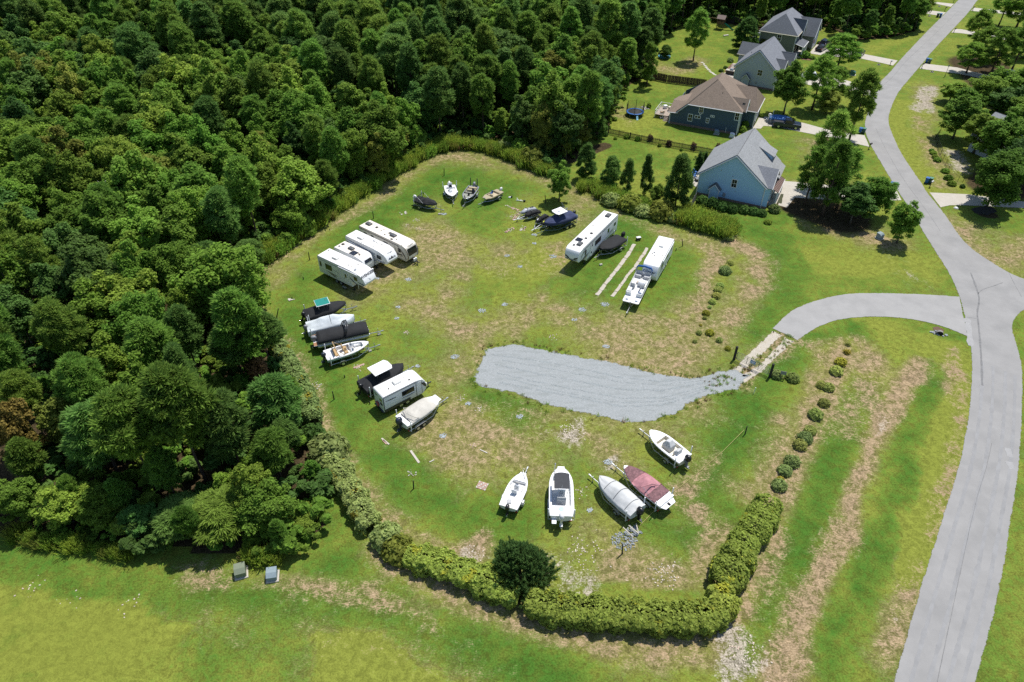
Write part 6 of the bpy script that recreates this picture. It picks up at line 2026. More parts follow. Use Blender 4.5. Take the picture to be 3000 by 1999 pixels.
def set_boat(name, label, bow_px, stern_px, cv, h=1.4, tr=True, cat="boat", dx=0.0):
 """returns root, length; root stands on the ground between bow and stern"""
 a, c = cv(*bow_px, h), cv(*stern_px, h)
 m = (a + c) / 2
 d = a - c
 hd = math.atan2(d.y, d.x)
 root = thing(name, label, cat, (m.x, m.y, 0), hd)
 return root, d.length, Vector((m.x, m.y, 0)), hd
def ttop(root, x, zf, zt, lx, wy, canvas, pipe=STEEL, under=True, name="t_top", hard=True, r=.03):
 b = MB()
 pts = [(x - lx / 2, -wy / 2), (x + lx / 2 * .8, -wy / 2), (x + lx / 2, -wy / 4), (x + lx / 2, wy / 4), (x + lx / 2 * .8, wy / 2), (x - lx / 2, wy / 2)]
 b.slab(pts, zt, zt + .07)
 top = b.build(name, canvas, root, bevel=.025)
 f = MB()
 for sx in (-.36, .22):
  for sy in (-1, 1):
   f.tube([(x + lx * sx * .8, sy * .42, zf), (x + lx * sx, sy * wy * .40, zt)], r, 6)
 f.build("top_frame", pipe, root)
 return top
# 1 ---- black covered boat with teal T-top
def mid(p, q): return ((p[0] + q[0]) / 2, (p[1] + q[1]) / 2)
rt, L, c, hd = set_boat("motorboat", "black covered motorboat with a flat teal top, back of the left row", (556, 165), (140, 275), ZB, 1.55)
H_ = Hull(L, 2.35, .62, 1.5, .25)
H_.hull(rt, HULLBLACK)
H_.cover(rt, BLACKCLOTH, [(0, .05), (.1, .30), (.3, .55), (.42, 1.0), (.58, 1.0), (.66, .50), (.8, .35), (1, .06)], 1, k=2.0, wr=.06)
b = MB(); b.box(-.95 - .25, .95 - .25, -.85, .85, 2.72, 2.79); fr = b.build("t_top", PVC, rt, bevel=.05)
b = MB(); b.box(-.95 - .19, .95 - .31, -.79, .79, 2.79, 2.80); b.build("top_canvas", TEAL, fr)
b = MB(); b.tube([(.2, .35, 2.83), (.42, .35, 2.86), (.42, .15, 2.86), (.2, .15, 2.83)], .02, 5, True); b.build("rod_ring", STEEL, fr)
b = MB()
for sx in (-.9, .35):
 for sy in (-.6, .6):
  b.tube([(sx, sy, 1.5), (sx, sy, 2.73)], .03, 6)
b.build("top_frame", STEEL, rt)
outboard(rt, -L / 2 + .0, 1.25, COWLBLACK, s=.9, tilt=.35)
boat_trailer("trailer under the black covered boat with the teal top", c, hd, L, 2)
# 2 ---- white tarp boat
rt, L, c, hd = set_boat("motorboat", "motorboat wrapped in a white tarp between two black covered boats", (640, 300), (165, 405), ZB, 1.5)
H_ = Hull(L, 2.35, .62, 1.5, .22)
H_.hull(rt, WHITE)
H_.cover(rt, TARP, [(0, .05), (.08, .5), (.30, 1.05), (.58, 1.12), (.68, .75), (.8, .45), (1, .15)], 2, k=1.15, skirt=.75, wr=.07)
b = MB(); b.tube([(H_.x(.5), -1.25, 1.1), (H_.x(.5), -.9, 1.9), (H_.x(.5), -.4, 2.42), (H_.x(.5), 0, 2.72), (H_.x(.5), .5, 2.4), (H_.x(.5), 1.25, 1.1)], .02, 5); b.build("tie_strap", BLACKPL, rt)
outboard(rt, -L / 2, 1.2, COWLGREY, s=.9, tilt=.3)
boat_trailer("trailer under the white tarp wrapped boat", c, hd, L, 2)
# 3 ---- pontoon with black cover and arch
rt, L, c, hd = set_boat("pontoon_boat", "black covered pontoon boat with a dark arch and wooden swim decks", (785, 415), (268, 525), ZB, 1.45)
W = 2.4
for s in (-1, 0, 1):
 b = MB()
 b.tube([(-L / 2 - .1, s * .86, .92), (-L / 2 + .1, s * .86, .92), (L / 2 - .9, s * .86, .92), (L / 2 - .3, s * .86, .98), (L / 2 - .02, s * .86, 1.10)], [.28, .31, .31, .22, .05], 12)
 b.build("pontoon", ALU, rt, smooth=True)
b = MB(); b.box(-L / 2 - .55, L / 2 - .1, -W / 2, W / 2, 1.24, 1.32); b.build("deck", WHITE, rt)
for s in (-1, 1):
 b = MB(); b.box(-L / 2 - .55, -L / 2 + .0, s * .82 - .36, s * .82 + .36, 1.322, 1.335); b.build("swim_deck", WOODDECK, rt)
 b = MB(); b.box(-L / 2 + .05, L / 2 - .15, s * (W / 2 - .04) - .02, s * (W / 2 - .04) + .02, 1.32, 1.78); b.build("side_fence", HULLNAVY, rt)
 b = MB(); b.box(-L / 2 + .05, L / 2 - .15, s * (W / 2 - .01) - .015, s * (W / 2 - .01) + .015, 1.42, 1.50); b.build("fence_rail", ALU, rt)
b = MB()
rings = []
for i in range(25):
 t = i / 24
 x = -L / 2 + .02 + (L - .15) * t
 rd = float(np.interp(t, [0, .03, .3, .5, .7, .97, 1], [.05, .42, .55, .5, .55, .42, .05]))
 e = 1.0 if .04 < t < .96 else .93
 row = [(x, -W / 2 * 1.02 * e, 1.55)]
 for j in range(13):
  u = -1 + j / 6
  w1 = noise.noise(Vector((t * 9, u * 3, 5.5)))
  row.append((x, u * W / 2 * 1.02 * e, 1.78 + rd * (1 - abs(u) ** 3.2) + w1 * .05 * (1 - abs(u) ** 6)))
 row.append((x, W / 2 * 1.02 * e, 1.55))
 rings.append(row)
b.loft(rings, closed=False)
b.add(rings[0], [tuple(range(len(rings[0])))]); b.add(rings[-1], [tuple(range(len(rings[-1])))])
b.build("cover", BLACKCLOTH, rt, smooth='all')
for dx in (0, .22):
 b = MB(); b.tube([(-.15 + dx, -W / 2 + .05, 1.75), (.25 + dx, -W / 2 + .12, 2.6), (.45 + dx, -W / 2 + .5, 3.0), (.5 + dx, 0, 3.08), (.45 + dx, W / 2 - .5, 3.0), (.25 + dx, W / 2 - .12, 2.6), (-.15 + dx, W / 2 - .05, 1.75)], .09, 8); b.build("arch", M("dark_grey_arch", (.045, .048, .055), .3), rt, smooth='all')
b = MB(); b.obox(Vector((.36, -W / 2 + .2, 2.62)), .3, .10, .5, 0, .3); b.build("arch_plate", HULLBLACK, rt)
outboard(rt, -L / 2 - .12, 1.3, COWLGREY, COWLBLACK, s=1.15)
boat_trailer("trailer under the black covered pontoon boat", c, hd, L, 2, guides=False, wd=.75, tongue=1.9)
# 4 ---- white bowrider with tan seats
rt, L, c, hd = set_boat("bowrider_boat", "open white bowrider with tan seats and a tan tower, nearest of the left row", (782, 565), (352, 690), ZB, 1.35)
H_ = Hull(L, 2.25, .60, 1.40, .20, p=2.1)
H_.hull(rt, HULLBLUE)
H_.stripe(rt, WHITE, 0, .28)
H_.rail(rt, WHITE, .05)
H_.interior(rt, WHITE, WHITE, FLOORWHITE, 1.0, .22, .12, .9)
bench(rt, -L * .27, 1.0, 1.5, TANVINYL, True, .45)
for s in (-1, 1):
 bench(rt, -.25, 1.0, .5, TANVINYL, True, .5, s * .5)
console(rt, .55, 1.0, WHITE, .62, .55, .5, True, -.55)
console(rt, .55, 1.0, WHITE, .62, .55, .5, True, .55)
for s in (-1, 1):
 b = MB(); b.box(L * .18, L * .36, s * .52 - .16, s * .52 + .16, 1.0, 1.32); b.build("bow_seat", TANVINYL if s < 0 else WHITE, rt, bevel=.04)
b = MB(); b.box(-L / 2 - .05, -L / 2 + .5, -.95, .95, 1.40, 1.47); b.build("engine_deck", WHITE, rt, bevel=.03)
b = MB()
for s in (-1, 1):
 b.tube([(-1.2, s * 1.02, 1.42), (-1.5, s * .98, 2.3), (-1.55, s * .8, 2.55)], .04, 6)
 b.tube([(-.5, s * 1.03, 1.42), (-1.5, s * .95, 2.45)], .03, 6)
b.tube([(-1.55, -.8, 2.55), (-1.55, .8, 2.55)], .05, 6)
b.build("tower", TANVINYL, rt)
outboard(rt, -L / 2 - .02, 1.22, COWLBLUE, s=.95, tilt=.12)
boat_trailer("trailer carrying the open white bowrider", c, hd, L, 1)
# 5 ---- black covered boat with white hard top
rt, L, c, hd = set_boat("motorboat", "black covered motorboat with white hardtop beside the spare wheel trailer", (1130, 790), (715, 1000), ZB, 1.5)
H_ = Hull(L, 2.45, .62, 1.55, .28)
H_.hull(rt, HULLBLACK)
H_.cover(rt, BLACKCLOTH, [(0, .04), (.12, .25), (.3, .40), (.40, 1.05), (.58, 1.05), (.64, .42), (.8, .28), (1, .05)], 5, k=2.2, skirt=.55, wr=.07)
ttop(rt, -.15, 1.6, 2.92, 2.6, 1.95, WHITE, r=.035, name="hardtop")
outboard(rt, -L / 2, 1.3, COWLBLACK, s=.95, tilt=.3)
boat_trailer("trailer under the black covered boat with a white hardtop", c, hd, L, 2)
# 6 ---- white deck boat with beige cover
rt, L, c, hd = set_boat("deck_boat", "white deck boat with a beige cover and a dark blue outboard", (1478, 1110), (1110, 1345), ZB, 1.5)
H_ = Hull(L, 2.4, .62, 1.5, .15, full=.55, p=2.2, bow=.55)
H_.hull(rt, WHITE)
H_.stripe(rt, STRIPEBL, .30, .42); H_.stripe(rt, STRIPEBL, .50, .55)
H_.rail(rt, WHITE, .05)
H_.interior(rt, WHITE, WHITE, FLOORWHITE, 1.05, .22, .10, .80)
H_.cover(rt, BEIGECLOTH, [(.12, .04), (.25, .38), (.5, .42), (.72, .30), (.83, .03)], 6, k=2.4, skirt=.05, t0=.13, t1=.82, wr=.04)
b = MB()
b.tube([(-.9, -1.12, 1.55), (-1.55, -1.05, 2.05), (-1.85, 0, 2.12), (-1.55, 1.05, 2.05), (-.9, 1.12, 1.55)], .035, 6)
b.build("bimini_frame", BEIGECLOTH, rt)
b = MB(); b.box(-L / 2 - .02, -L / 2 + .45, -.95, .95, 1.50, 1.56); b.build("aft_deck", WHITE, rt, bevel=.02)
outboard(rt, -L / 2 - .02, 1.4, COWLBLUE, s=1.25)
boat_trailer("tandem trailer under the beige covered deck boat", c, hd, L, 2)
# 7 ---- small boat, black cover, folded bimini (back row)
rt, L, c, hd = set_boat("fishing_boat", "small dark green boat with a crumpled black cover, leftmost of the back row", (432, 478), (170, 398), ZC, 1.2)
H_ = Hull(L, 1.95, .60, 1.2, .15, p=2.4, bow=.2)
H_.hull(rt, HULLGREEN)
H_.cover(rt, BLACKCLOTH, [(0, .05), (.2, .35), (.35, .28), (.5, .65), (.62, .40), (.8, .45), (1, .08)], 9, k=1.7, skirt=.16, wr=.10)
b = MB()
b.tube([(-1.5, -.95, 1.2), (-1.15, -.95, 2.1), (-1.05, -.6, 2.3), (-1.05, .6, 2.3), (-1.15, .95, 2.1), (-1.5, .95, 1.2)], .06, 7)
b.build("bimini_roll", BLACKCLOTH, rt)
b = MB()
for s in (-1, 1):
 b.tube([(.1, s * .97, 1.2), (-1.1, s * .95, 2.1)], .025, 5)
b.build("bimini_strut", ALU, rt)
outboard(rt, -L / 2, 1.1, COWLWHITE, COWLBLUE, s=.95)
boat_trailer("trailer under the small dark green boat", c, hd, L, 1, wd=.9)
# 8 ---- white bay boat
rt, L, c, hd = set_boat("bay_boat", "all white open bay boat with white outboard in the back row", (633, 372), (597, 230), ZC, 1.25)
H_ = Hull(L, 2.05, .60, 1.25, .10, full=.4, p=2.2, bow=.12)
H_.hull(rt, WHITE); H_.rail(rt, WHITE, .045)
H_.interior(rt, WHITE, WHITE, FLOORWHITE, 1.02, .20, .16, .70)
console(rt, -.55, 1.02, WHITE, .85, .62, .55)
bench(rt, -1.35, 1.02, .8, WHITE, True, .4)
bench(rt, .15, 1.02, .5, WHITE, False, .35)
outboard(rt, -L / 2, 1.15, COWLWHITE, s=1.0, tilt=.1)
boat_trailer("trailer under the all white bay boat", c, hd, L, 1, wd=.95)
# 9 ---- grey aluminium boat with two dark poles
rt, L, c, hd = set_boat("fishing_boat", "grey-tan aluminium fishing boat with two upright black anchor poles", (798, 402), (908, 240), ZC, 1.3)
H_ = Hull(L, 2.1, .60, 1.30, .08, full=.5, p=2.6, bow=.42, chine=.78)
H_.hull(rt, BOATGREY); H_.rail(rt, ALU, .04)
H_.interior(rt, ALU, BOATGREY, DECKGREY, 1.0, .12, .10, .62, fore=False)
b = MB()
ts = [t for t in H_.ts if t >= .60]
A = [(H_.x(t), -max(.02, H_.bw(t) - .12), 1.26 + .05 * t) for t in ts]; C = [(H_.x(t), max(.02, H_.bw(t) - .12), 1.26 + .05 * t) for t in ts]
b.add(A + C, [(i, i + 1, i + 1 + len(A), i + len(A)) for i in range(len(A) - 1)])
b.build("casting_deck", DECKGREY, rt)
for x in (-1.75, -.95):
 bench(rt, x, 1.0, 1.5, M("tan_bench", (.42, .35, .22), .6), False, .42, hgt=.36)
console(rt, -.35, 1.0, HULLBLACK, .68, .5, .5, True, .55)
b = MB(); b.obox(Vector((1.2, .2, 1.36)), .32, .36, .10); b.obox(Vector((1.05, .2, 1.55)), .08, .36, .38, 0, -.15); b.build("pedestal_seat", HULLBLACK, rt, bevel=.03)
b = MB(); b.obox(Vector((1.9, -.25, 1.42)), .7, .10, .10, .5); b.ball((2.2, -.1, 1.45), .1, .1, .09); b.build("trolling_motor", BLACKPL, rt)
b = MB(); b.obox(Vector((-2.2, .55, 1.42)), .45, .3, .26); b.build("tackle_box", COWLBLUE, rt, bevel=.02)
for s in (-1, 1):
 b = MB(); b.box(-L / 2 - .14, -L / 2 - .02, s * .62 - .06, s * .62 + .06, .95, 2.75); b.build("anchor_pole", BLACKPL, rt)
outboard(rt, -L / 2, 1.15, COWLGREY, COWLBLACK, s=1.1)
boat_trailer("trailer under the grey-tan aluminium fishing boat", c, hd, L, 1, wd=.95, guides=False)
# 10 ---- tan jon boat
rt, L, c, hd = set_boat("jon_boat", "tan open jon boat with a blue seat, rightmost of the back row", (1040, 402), (1245, 298), ZC, 1.1)
H_ = Hull(L, 1.75, .60, 1.12, .06, full=.55, p=3.2, bow=.48, chine=.8, dead=.12)
H_.hull(rt, BOATTAN); H_.rail(rt, BOATTAN, .035)
H_.interior(rt, BOATTAN, BOATTAN, M("jon_floor", (.45, .38, .25), .7), .84, .10, .12, .72)
bench(rt, -1.35, .84, 1.35, BOATTAN, False, .4, hgt=.26); bench(rt, .35, .84, 1.35, BOATTAN, False, .4, hgt=.26)
b = MB(); b.obox(Vector((.0, -.2, 1.30)), .4, .42, .10); b.obox(Vector((-.2, -.2, 1.5)), .08, .42, .42, 0, -.12); b.build("swivel_seat", BLUECLOTH, rt, bevel=.03)
console(rt, .6, .84, BOATTAN, .6, .4, .4, False, .3)
outboard(rt, -L / 2, 1.02, COWLWHITE, COWLBLUE, s=.85)
boat_trailer("trailer under the tan jon boat", c, hd, L, 1, wd=.8, guides=False)
# 11 ---- navy covered centre console
rt, L, c, hd = set_boat("motorboat", "navy covered motorboat with a white hardtop and antenna", (1815, 735), (2180, 590), ZC, 1.6)
H_ = Hull(L, 2.4, .70, 1.65, .30)
H_.hull(rt, HULLGREEN);
H_.cover(rt, NAVYCLOTH, [(0, .06), (.10, .60), (.22, .50), (.34, .45), (.42, .95), (.58, .95), (.66, .55), (.8, .40), (1, .06)], 11, k=1.9, skirt=.42, wr=.06)
t_ = ttop(rt, .1, 1.7, 3.05, 2.1, 1.85, WHITE, r=.035, name="hardtop")
b = MB(); b.cyl((.15, 0, 3.18), (0, 0, 1), .24, .14, 14); b.build("radar_dome", WHITE, t_, bevel=.03)
b = MB(); b.tube([(-.5, .55, 3.12), (-.75, .6, 3.35), (-.2, .1, 4.6)], [.03, .02, .012], 5); b.build("antenna", PVC, t_)
b = MB()
for k in range(5):
 b.tube([(-.95, -.6 + k * .3, 3.1), (-1.1, -.6 + k * .3, 3.42)], .025, 5)
b.build("rod_holders", STEEL, t_)
outboard(rt, -L / 2, 1.4, COWLBLACK, s=.9, tilt=.25)
boat_trailer("green-grey tandem trailer under the navy covered boat", c, hd, L, 2, mat=M("grey_green_paint", (.13, .19, .17), .4, .3), tongue=1.6)
# 12 ---- black covered boat beside the long fifth wheel
rt, L, c, hd = set_boat("runabout_boat", "black covered runabout beside the longest fifth wheel", (612, 660), (880, 500), ZD, 1.4)
H_ = Hull(L, 2.3, .62, 1.42, .15, full=.5, p=2.5, bow=.25)
H_.hull(rt, BOATGREY)
H_.cover(rt, BLACKCLOTH, [(0, .05), (.12, .30), (.4, .28), (.7, .22), (.9, .18), (1, .05)], 12, k=3.0, skirt=.22, wr=.02)
o_ = outboard(rt, -L / 2, 1.4, BLACKCLOTH, BLACKCLOTH, s=1.15)
boat_trailer("trailer under the black covered runabout", c, hd, L, 1, tongue=1.5)
# 13 ---- white deck boat with blue bimini
rt, L, c, hd = set_boat("deck_boat", "white deck boat with a folded royal blue bimini arch", (988, 1330), (1160, 985), ZD, 1.3)
W = 2.35
for s in (-1, 1):
 b = MB(); b.tube([(-L / 2, s * .8, .88), (L / 2 - .8, s * .8, .88), (L / 2 - .1, s * .8, 1.05)], [.28, .28, .06], 12); b.build("pontoon", ALU, rt, smooth=True)
b = MB(); b.slab([(-L / 2 - .1, -W / 2), (L / 2 - .15, -W / 2), (L / 2, -W / 2 + .1), (L / 2, W / 2 - .1), (L / 2 - .15, W / 2), (-L / 2 - .1, W / 2)], 1.14, 1.24); b.build("deck", FLOORWHITE, rt, bevel=.02)
for s in (-1, 1):
 b = MB(); b.box(-L / 2 + .15, L / 2 - 1.6, s * (W / 2 - .05) - .025, s * (W / 2 - .05) + .025, 1.24, 1.85); b.build("side_panel", WHITE, rt, bevel=.02)
 b = MB(); b.box(-L / 2 + .2, L / 2 - 1.7, s * (W / 2 - .02) - .012, s * (W / 2 - .02) + .012, 1.42, 1.5); b.build("panel_stripe", STRIPEBL, rt)
 bench(rt, -L / 2 + .7, 1.24, .85, GREYVINYL, True, .6, s * .62)
 bench(rt, -.05, 1.24, .62, GREYVINYL, True, .6, s * .68, facing=-1)
 b = MB(); b.box(.4, L / 2 - 1.75, s * .86 - .26, s * .86 + .26, 1.24, 1.66); b.build("lounge_seat", WHITE, rt, bevel=.04)
 b = MB(); b.box(L / 2 - 1.72, L / 2 - 1.60, s * .72 - .36, s * .72 + .36, 1.24, 1.78); b.build("front_fence", WHITE, rt, bevel=.02)
 b = MB(); b.obox(Vector((L / 2 - 1.9, s * .75, 1.80)), .3, .55, .10); b.build("bow_cushion", STRIPEBL if s > 0 else GREYVINYL, rt, bevel=.03)
 b = MB(); b.obox(Vector((L / 2 - .55, s * .68, 1.245)), .32, .36, .03); b.build("deck_mat", STRIPEBL, rt, bevel=.01)
b = MB(); b.obox(Vector((-1.0, .35, 1.62)), 1.1, 1.0, .75); b.build("covered_helm", M("draped_white_cloth", (.66, .67, .68), .8, bump=.5, bscale=3, dist=.1), rt, bevel=.16)
b = MB(); b.obox(Vector((-1.3, -.3, 1.52)), .5, .35, .06); b.build("table", M("tan_table", (.45, .38, .30), .5), rt)
b = MB(); b.tube([(-L / 2 + .45, -1.13, 1.9), (-L / 2 + .15, -1.12, 2.55), (-L / 2 + .1, -.95, 2.75), (-L / 2 + .05, 0, 2.85), (-L / 2 + .1, .95, 2.75), (-L / 2 + .15, 1.12, 2.55), (-L / 2 + .45, 1.13, 1.9)], [.04, .09, .15, .16, .15, .09, .04], 8)
b.build("bimini_roll", BLUECLOTH, rt, smooth='all')
b = MB()
for s in (-1, 1):
 b.tube([(-L / 2 + 1.4, s * 1.14, 1.85), (-L / 2 + .18, s * 1.12, 2.5)], .022, 5); b.tube([(-L / 2 + .5, s * 1.14, 1.85), (-L / 2 + .15, s * 1.12, 2.5)], .022, 5)
b.build("bimini_strut", ALU, rt)
b = MB(); b.box(-L / 2 + .0, -L / 2 + .25, -.6, .6, 1.5, 1.95); b.build("aft_cushion", WHITE, rt, bevel=.05)
outboard(rt, -L / 2 - .1, 1.25, COWLBLACK, s=1.0)
boat_trailer("trailer under the deck boat with the blue bimini", c, hd, L, 1, wd=.7, tongue=1.7)
# 14 ---- white skiff, bottom row
rt, L, c, hd = set_boat("skiff", "small white flats skiff beside the dark cypress bush", (405, 560), (243, 915), ZE, 1.15)
H_ = Hull(L, 2.05, .55, 1.15, .12, full=.45, p=2.4, bow=.30)
H_.hull(rt, WHITE); H_.rail(rt, WHITE, .04)
H_.interior(rt, WHITE, WHITE, FLOORWHITE, .92, .16, .38, .80)
b = MB(); A = [(H_.x(t), -H_.bw(t) + .16, 1.165) for t in (0, .2, .38)]; C = [(H_.x(t), H_.bw(t) - .16, 1.165) for t in (0, .2, .38)]
b.add(A + C, [(i, i + 1, i + 4, i + 3) for i in range(2)]); b.build("aft_deck", FLOORWHITE, rt)
console(rt, .35, .92, WHITE, .78, .5, .45, True); bench(rt, -.35, .92, .6, WHITE, True, .4, hgt=.4)
b = MB(); b.box(1.05, 1.3, -.75, .75, .93, 1.12); b.build("cooler_seat", GREYVINYL, rt, bevel=.03)
for s in (-1, 1):
 b = MB(); b.tube([(-.1, s * .62, 1.0), (.25, s * .66, 1.75), (.6, s * .62, 1.0)], .022, 5); b.build("grab_rail", ALU, rt)
b = MB(); b.obox(Vector((-1.65, .1, 1.22)), .5, .42, .1, .3); b.build("push_pole_seat", GREYVINYL, rt, bevel=.03)
b = MB(); b.tube([(1.8, -.35, 1.35), (2.45, .1, 1.55)], .03, 6); b.ball((1.75, -.38, 1.35), .1, .07, .07); b.build("trolling_motor", COWLWHITE, rt)
outboard(rt, -L / 2 + .02, 1.1, COWLBLACK, s=.9)
boat_trailer("trailer under the small flats skiff", c, hd, L, 1, wd=.9, guides=False)
# 15 ---- centre console with black top
rt, L, c, hd = set_boat("center_console_boat", "white centre console boat with a black canvas T-top", (797, 505), (802, 1005), ZE, 1.55)
H_ = Hull(L, 2.45, .62, 1.55, .25, full=.55, p=2.6, bow=.35)
H_.hull(rt, WHITE); H_.rail(rt, WHITE, .05)
H_.interior(rt, WHITE, WHITE, FLOORWHITE, 1.08, .24, .15, .86)
console(rt, -.1, 1.08, WHITE, 1.15, .8, .7, True)
bench(rt, -1.15, 1.08, .95, GREYVINYL, True, .45, hgt=.75)
b = MB(); b.box(-1.5, -1.40, -.45, .45, 1.85, 2.15); b.build("seat_back", GREYVINYL, rt, bevel=.03)
b = MB(); b.box(1.15, 1.75, -.5, .5, 1.08, 1.5); b.build("bow_cooler_seat", WHITE, rt, bevel=.04)
b = MB(); pts = [(-.85, -.78), (1.05, -.78), (1.2, -.4), (1.25, 0), (1.2, .4), (1.05, .78), (-.85, .78)]; b.slab(pts, 3.02, 3.06); b.build("t_top", M("black_top_canvas", (.035, .038, .044), .8, var=.15), rt, bevel=.012)
b = MB()
for sy in (-1, 1):
 b.tube([(-.45, sy * .5, 1.1), (-.75, sy * .72, 3.02)], .03, 6); b.tube([(.45, sy * .5, 1.1), (.95, sy * .72, 3.02)], .03, 6)
 b.tube([(-.75, sy * .75, 3.0), (1.05, sy * .75, 3.0)], .025, 6)
b.tube([(-.87, -.75, 3.0), (-.87, .75, 3.0)], .025, 6)
b.build("top_frame", PVC, rt)
b = MB(); b.box(-.98, -.9, -.35, .35, 3.0, 3.08); b.tube([(-.95, 0, 3.05), (-.95, 0, 3.7)], .012, 5); b.build("light_bar", PVC, rt)
for s in (-1, 1):
 b = MB(); b.tube([(1.2, s * .95, 1.62), (2.2, s * .75, 1.75), (3.0, s * .35, 1.8)], .02, 5); b.build("bow_rail", STEEL, rt)
b = MB(); b.tube([(L / 2 - .9, .75, 1.75), (L / 2 + .1, .62, 2.0)], .035, 6); b.ball((L / 2 + .15, .62, 2.0), .14, .09, .08); b.build("trolling_motor", COWLGREY, rt)
b = MB(); b.cyl((-L * .36, 0, 1.575), (0, 0, 1), .28, .03, 14); b.build("well_lid", M("aqua_lid", (.40, .55, .62), .4), rt)
outboard(rt, -L / 2 + .02, 1.45, COWLWHITE, s=1.2, tilt=-.0)
b = MB(); b.box(-L / 2 - .6, -L / 2, .48, .95, 1.0, 1.06); b.build("swim_platform", WHITE, rt, bevel=.02)
boat_trailer("trailer under the boat with the black canvas T-top", c, hd, L, 2, tongue=.9)
# 16 ---- grey covered boat
rt, L, c, hd = set_boat("motorboat", "motorboat under a pale grey cover with black straps and black outboard", (1197, 600), (1600, 950), ZE, 1.45)
H_ = Hull(L, 2.3, .60, 1.45, .20, p=2.2)
H_.hull(rt, WHITE);
H_.cover(rt, GREYCLOTH, [(0, .25), (.12, .50), (.35, .62), (.5, .85), (.62, .55), (.8, .30), (1, .06)], 16, k=1.6, skirt=.45, wr=.05)
for t in (.16, .45, .72):
 b = MB(); q = []
 rd = float(np.interp(t, [0, .12, .35, .5, .62, .8, 1], [.25, .5, .62, .85, .55, .3, .06]))
 for j in range(15):
  u = -1 + j / 7
  q.append((H_.x(t), u * H_.bw(t) * 1.05, H_.zg(t) + .075 + rd * (1 - min(1, abs(u)) ** 1.6) - (.4 if abs(u) > .99 else 0)))
 b.tube(q, .018, 5); b.build("strap", BLACKPL, rt)
outboard(rt, -L / 2 - .02, 1.35, COWLBLACK, s=1.2)
boat_trailer("trailer under the pale grey covered boat", c, hd, L, 1)
# 17 ---- faded red covered bowrider
rt, L, c, hd = set_boat("bowrider_boat", "white bowrider with stained maroon and faded red covers", (1458, 490), (1905, 845), ZE, 1.5)
H_ = Hull(L, 2.35, .62, 1.45, .22, p=2.1)
H_.hull(rt, WHITE); H_.stripe(rt, STRIPEBL, .32, .46); H_.rail(rt, WHITE, .05)
H_.interior(rt, WHITE, WHITE, FLOORWHITE, 1.05, .18, .10, .90)
H_.cover(rt, MAROON, [(.66, .04), (.8, .12), (.95, .03)], 17, k=2.5, skirt=.02, t0=.66, t1=.95, wr=.03, name="bow_cover")
H_.cover(rt, PINKCLOTH, [(.28, .25), (.38, .6), (.52, .72), (.62, .3), (.66, .08)], 18, k=1.5, skirt=.03, t0=.29, t1=.665, wr=.06, name="cockpit_cover")
H_.cover(rt, MAROON, [(.11, .04), (.2, .16), (.29, .24)], 19, k=2.0, skirt=.02, t0=.11, t1=.29, wr=.05, name="aft_cover")
b = MB(); b.tube([(-1.1, -.3, 2.05), (-.9, 0, 2.25), (-.75, .9, 2.55), (-.6, 1.55, 2.7)], .055, 7); b.build("bimini_boot", PINKCLOTH, rt)
b = MB(); b.tube([(-1.2, -1.02, 1.5), (-.95, 0, 2.2), (-.7, 1.0, 2.5)], .02, 5); b.tube([(-1.6, 1.02, 1.5), (-.6, 1.3, 2.62)], .02, 5); b.build("bimini_strut", ALU, rt)
b = MB(); b.slab([(-L / 2 - .55, -.75), (-L / 2, -1.0), (-L / 2, 1.0), (-L / 2 - .55, .75)], 1.15, 1.22); b.build("swim_platform", WHITE, rt, bevel=.03)
outboard(rt, -L / 2 - .15, .95, COWLBLACK, s=.62, y=0.0, name="stern_drive")
boat_trailer("tandem trailer under the maroon and red covered bowrider", c, hd, L, 2, tongue=1.7)
# 18 ---- white centre console, right
rt, L, c, hd = set_boat("center_console_boat", "cream-white open centre console boat with shrouded console, rightmost of the front row", (1728, 118), (2100, 405), ZE, 1.4)
H_ = Hull(L, 2.2, .60, 1.38, .18, full=.48, p=2.4, bow=.15)
H_.hull(rt, CREAMHULL); H_.rail(rt, WHITE, .045)
H_.interior(rt, WHITE, CREAMHULL, CREAMHULL, 1.0, .20, .16, .72)
b = MB(); b.loft([[(-.75, -.45, 1.0), (.45, -.45, 1.0), (.45, .45, 1.0), (-.75, .45, 1.0)], [(-.75, -.45, 1.75), (.4, -.42, 1.6), (.4, .42, 1.6), (-.75, .45, 1.75)], [(-.35, -.3, 2.3), (.15, -.3, 2.1), (.15, .3, 2.1), (-.35, .3, 2.3)]]); b.build("console_cover", GREYCLOTH, rt, bevel=.05)
b = MB(); b.add([(.42, -.30, 1.65), (.42, .30, 1.65), (.20, .22, 2.06), (.20, -.22, 2.06)], [(0, 1, 2, 3)]); b.v = [(x + .03, y, z) for x, y, z in b.v]; b.build("windscreen", DARKGLASS, rt)
b = MB(); b.loft([[(-1.75, -.42, 1.0), (-1.15, -.42, 1.0), (-1.15, .42, 1.0), (-1.75, .42, 1.0)], [(-1.75, -.42, 1.65), (-1.15, -.4, 1.55), (-1.15, .4, 1.55), (-1.75, .42, 1.65)], [(-1.7, -.35, 1.95), (-1.5, -.33, 1.9), (-1.5, .33, 1.9), (-1.7, .35, 1.95)]]); b.build("seat_cover", GREYCLOTH, rt, bevel=.05)
b = MB(); b.box(-L / 2 + .05, -L / 2 + .75, -.85, .85, 1.385, 1.42); b.build("aft_deck", WHITE, rt, bevel=.02)
outboard(rt, -L / 2, 1.3, COWLBLACK, COWLGREY, s=1.15)
boat_trailer("trailer under the cream-white centre console boat", c, hd, L, 1)
SKIGREY = M("silver_jet_ski_hull", (0.40, 0.42, 0.45), 0.35, .1, var=.05)
SKIYEL = M("lime_graphic", (0.55, 0.60, 0.04), 0.4)
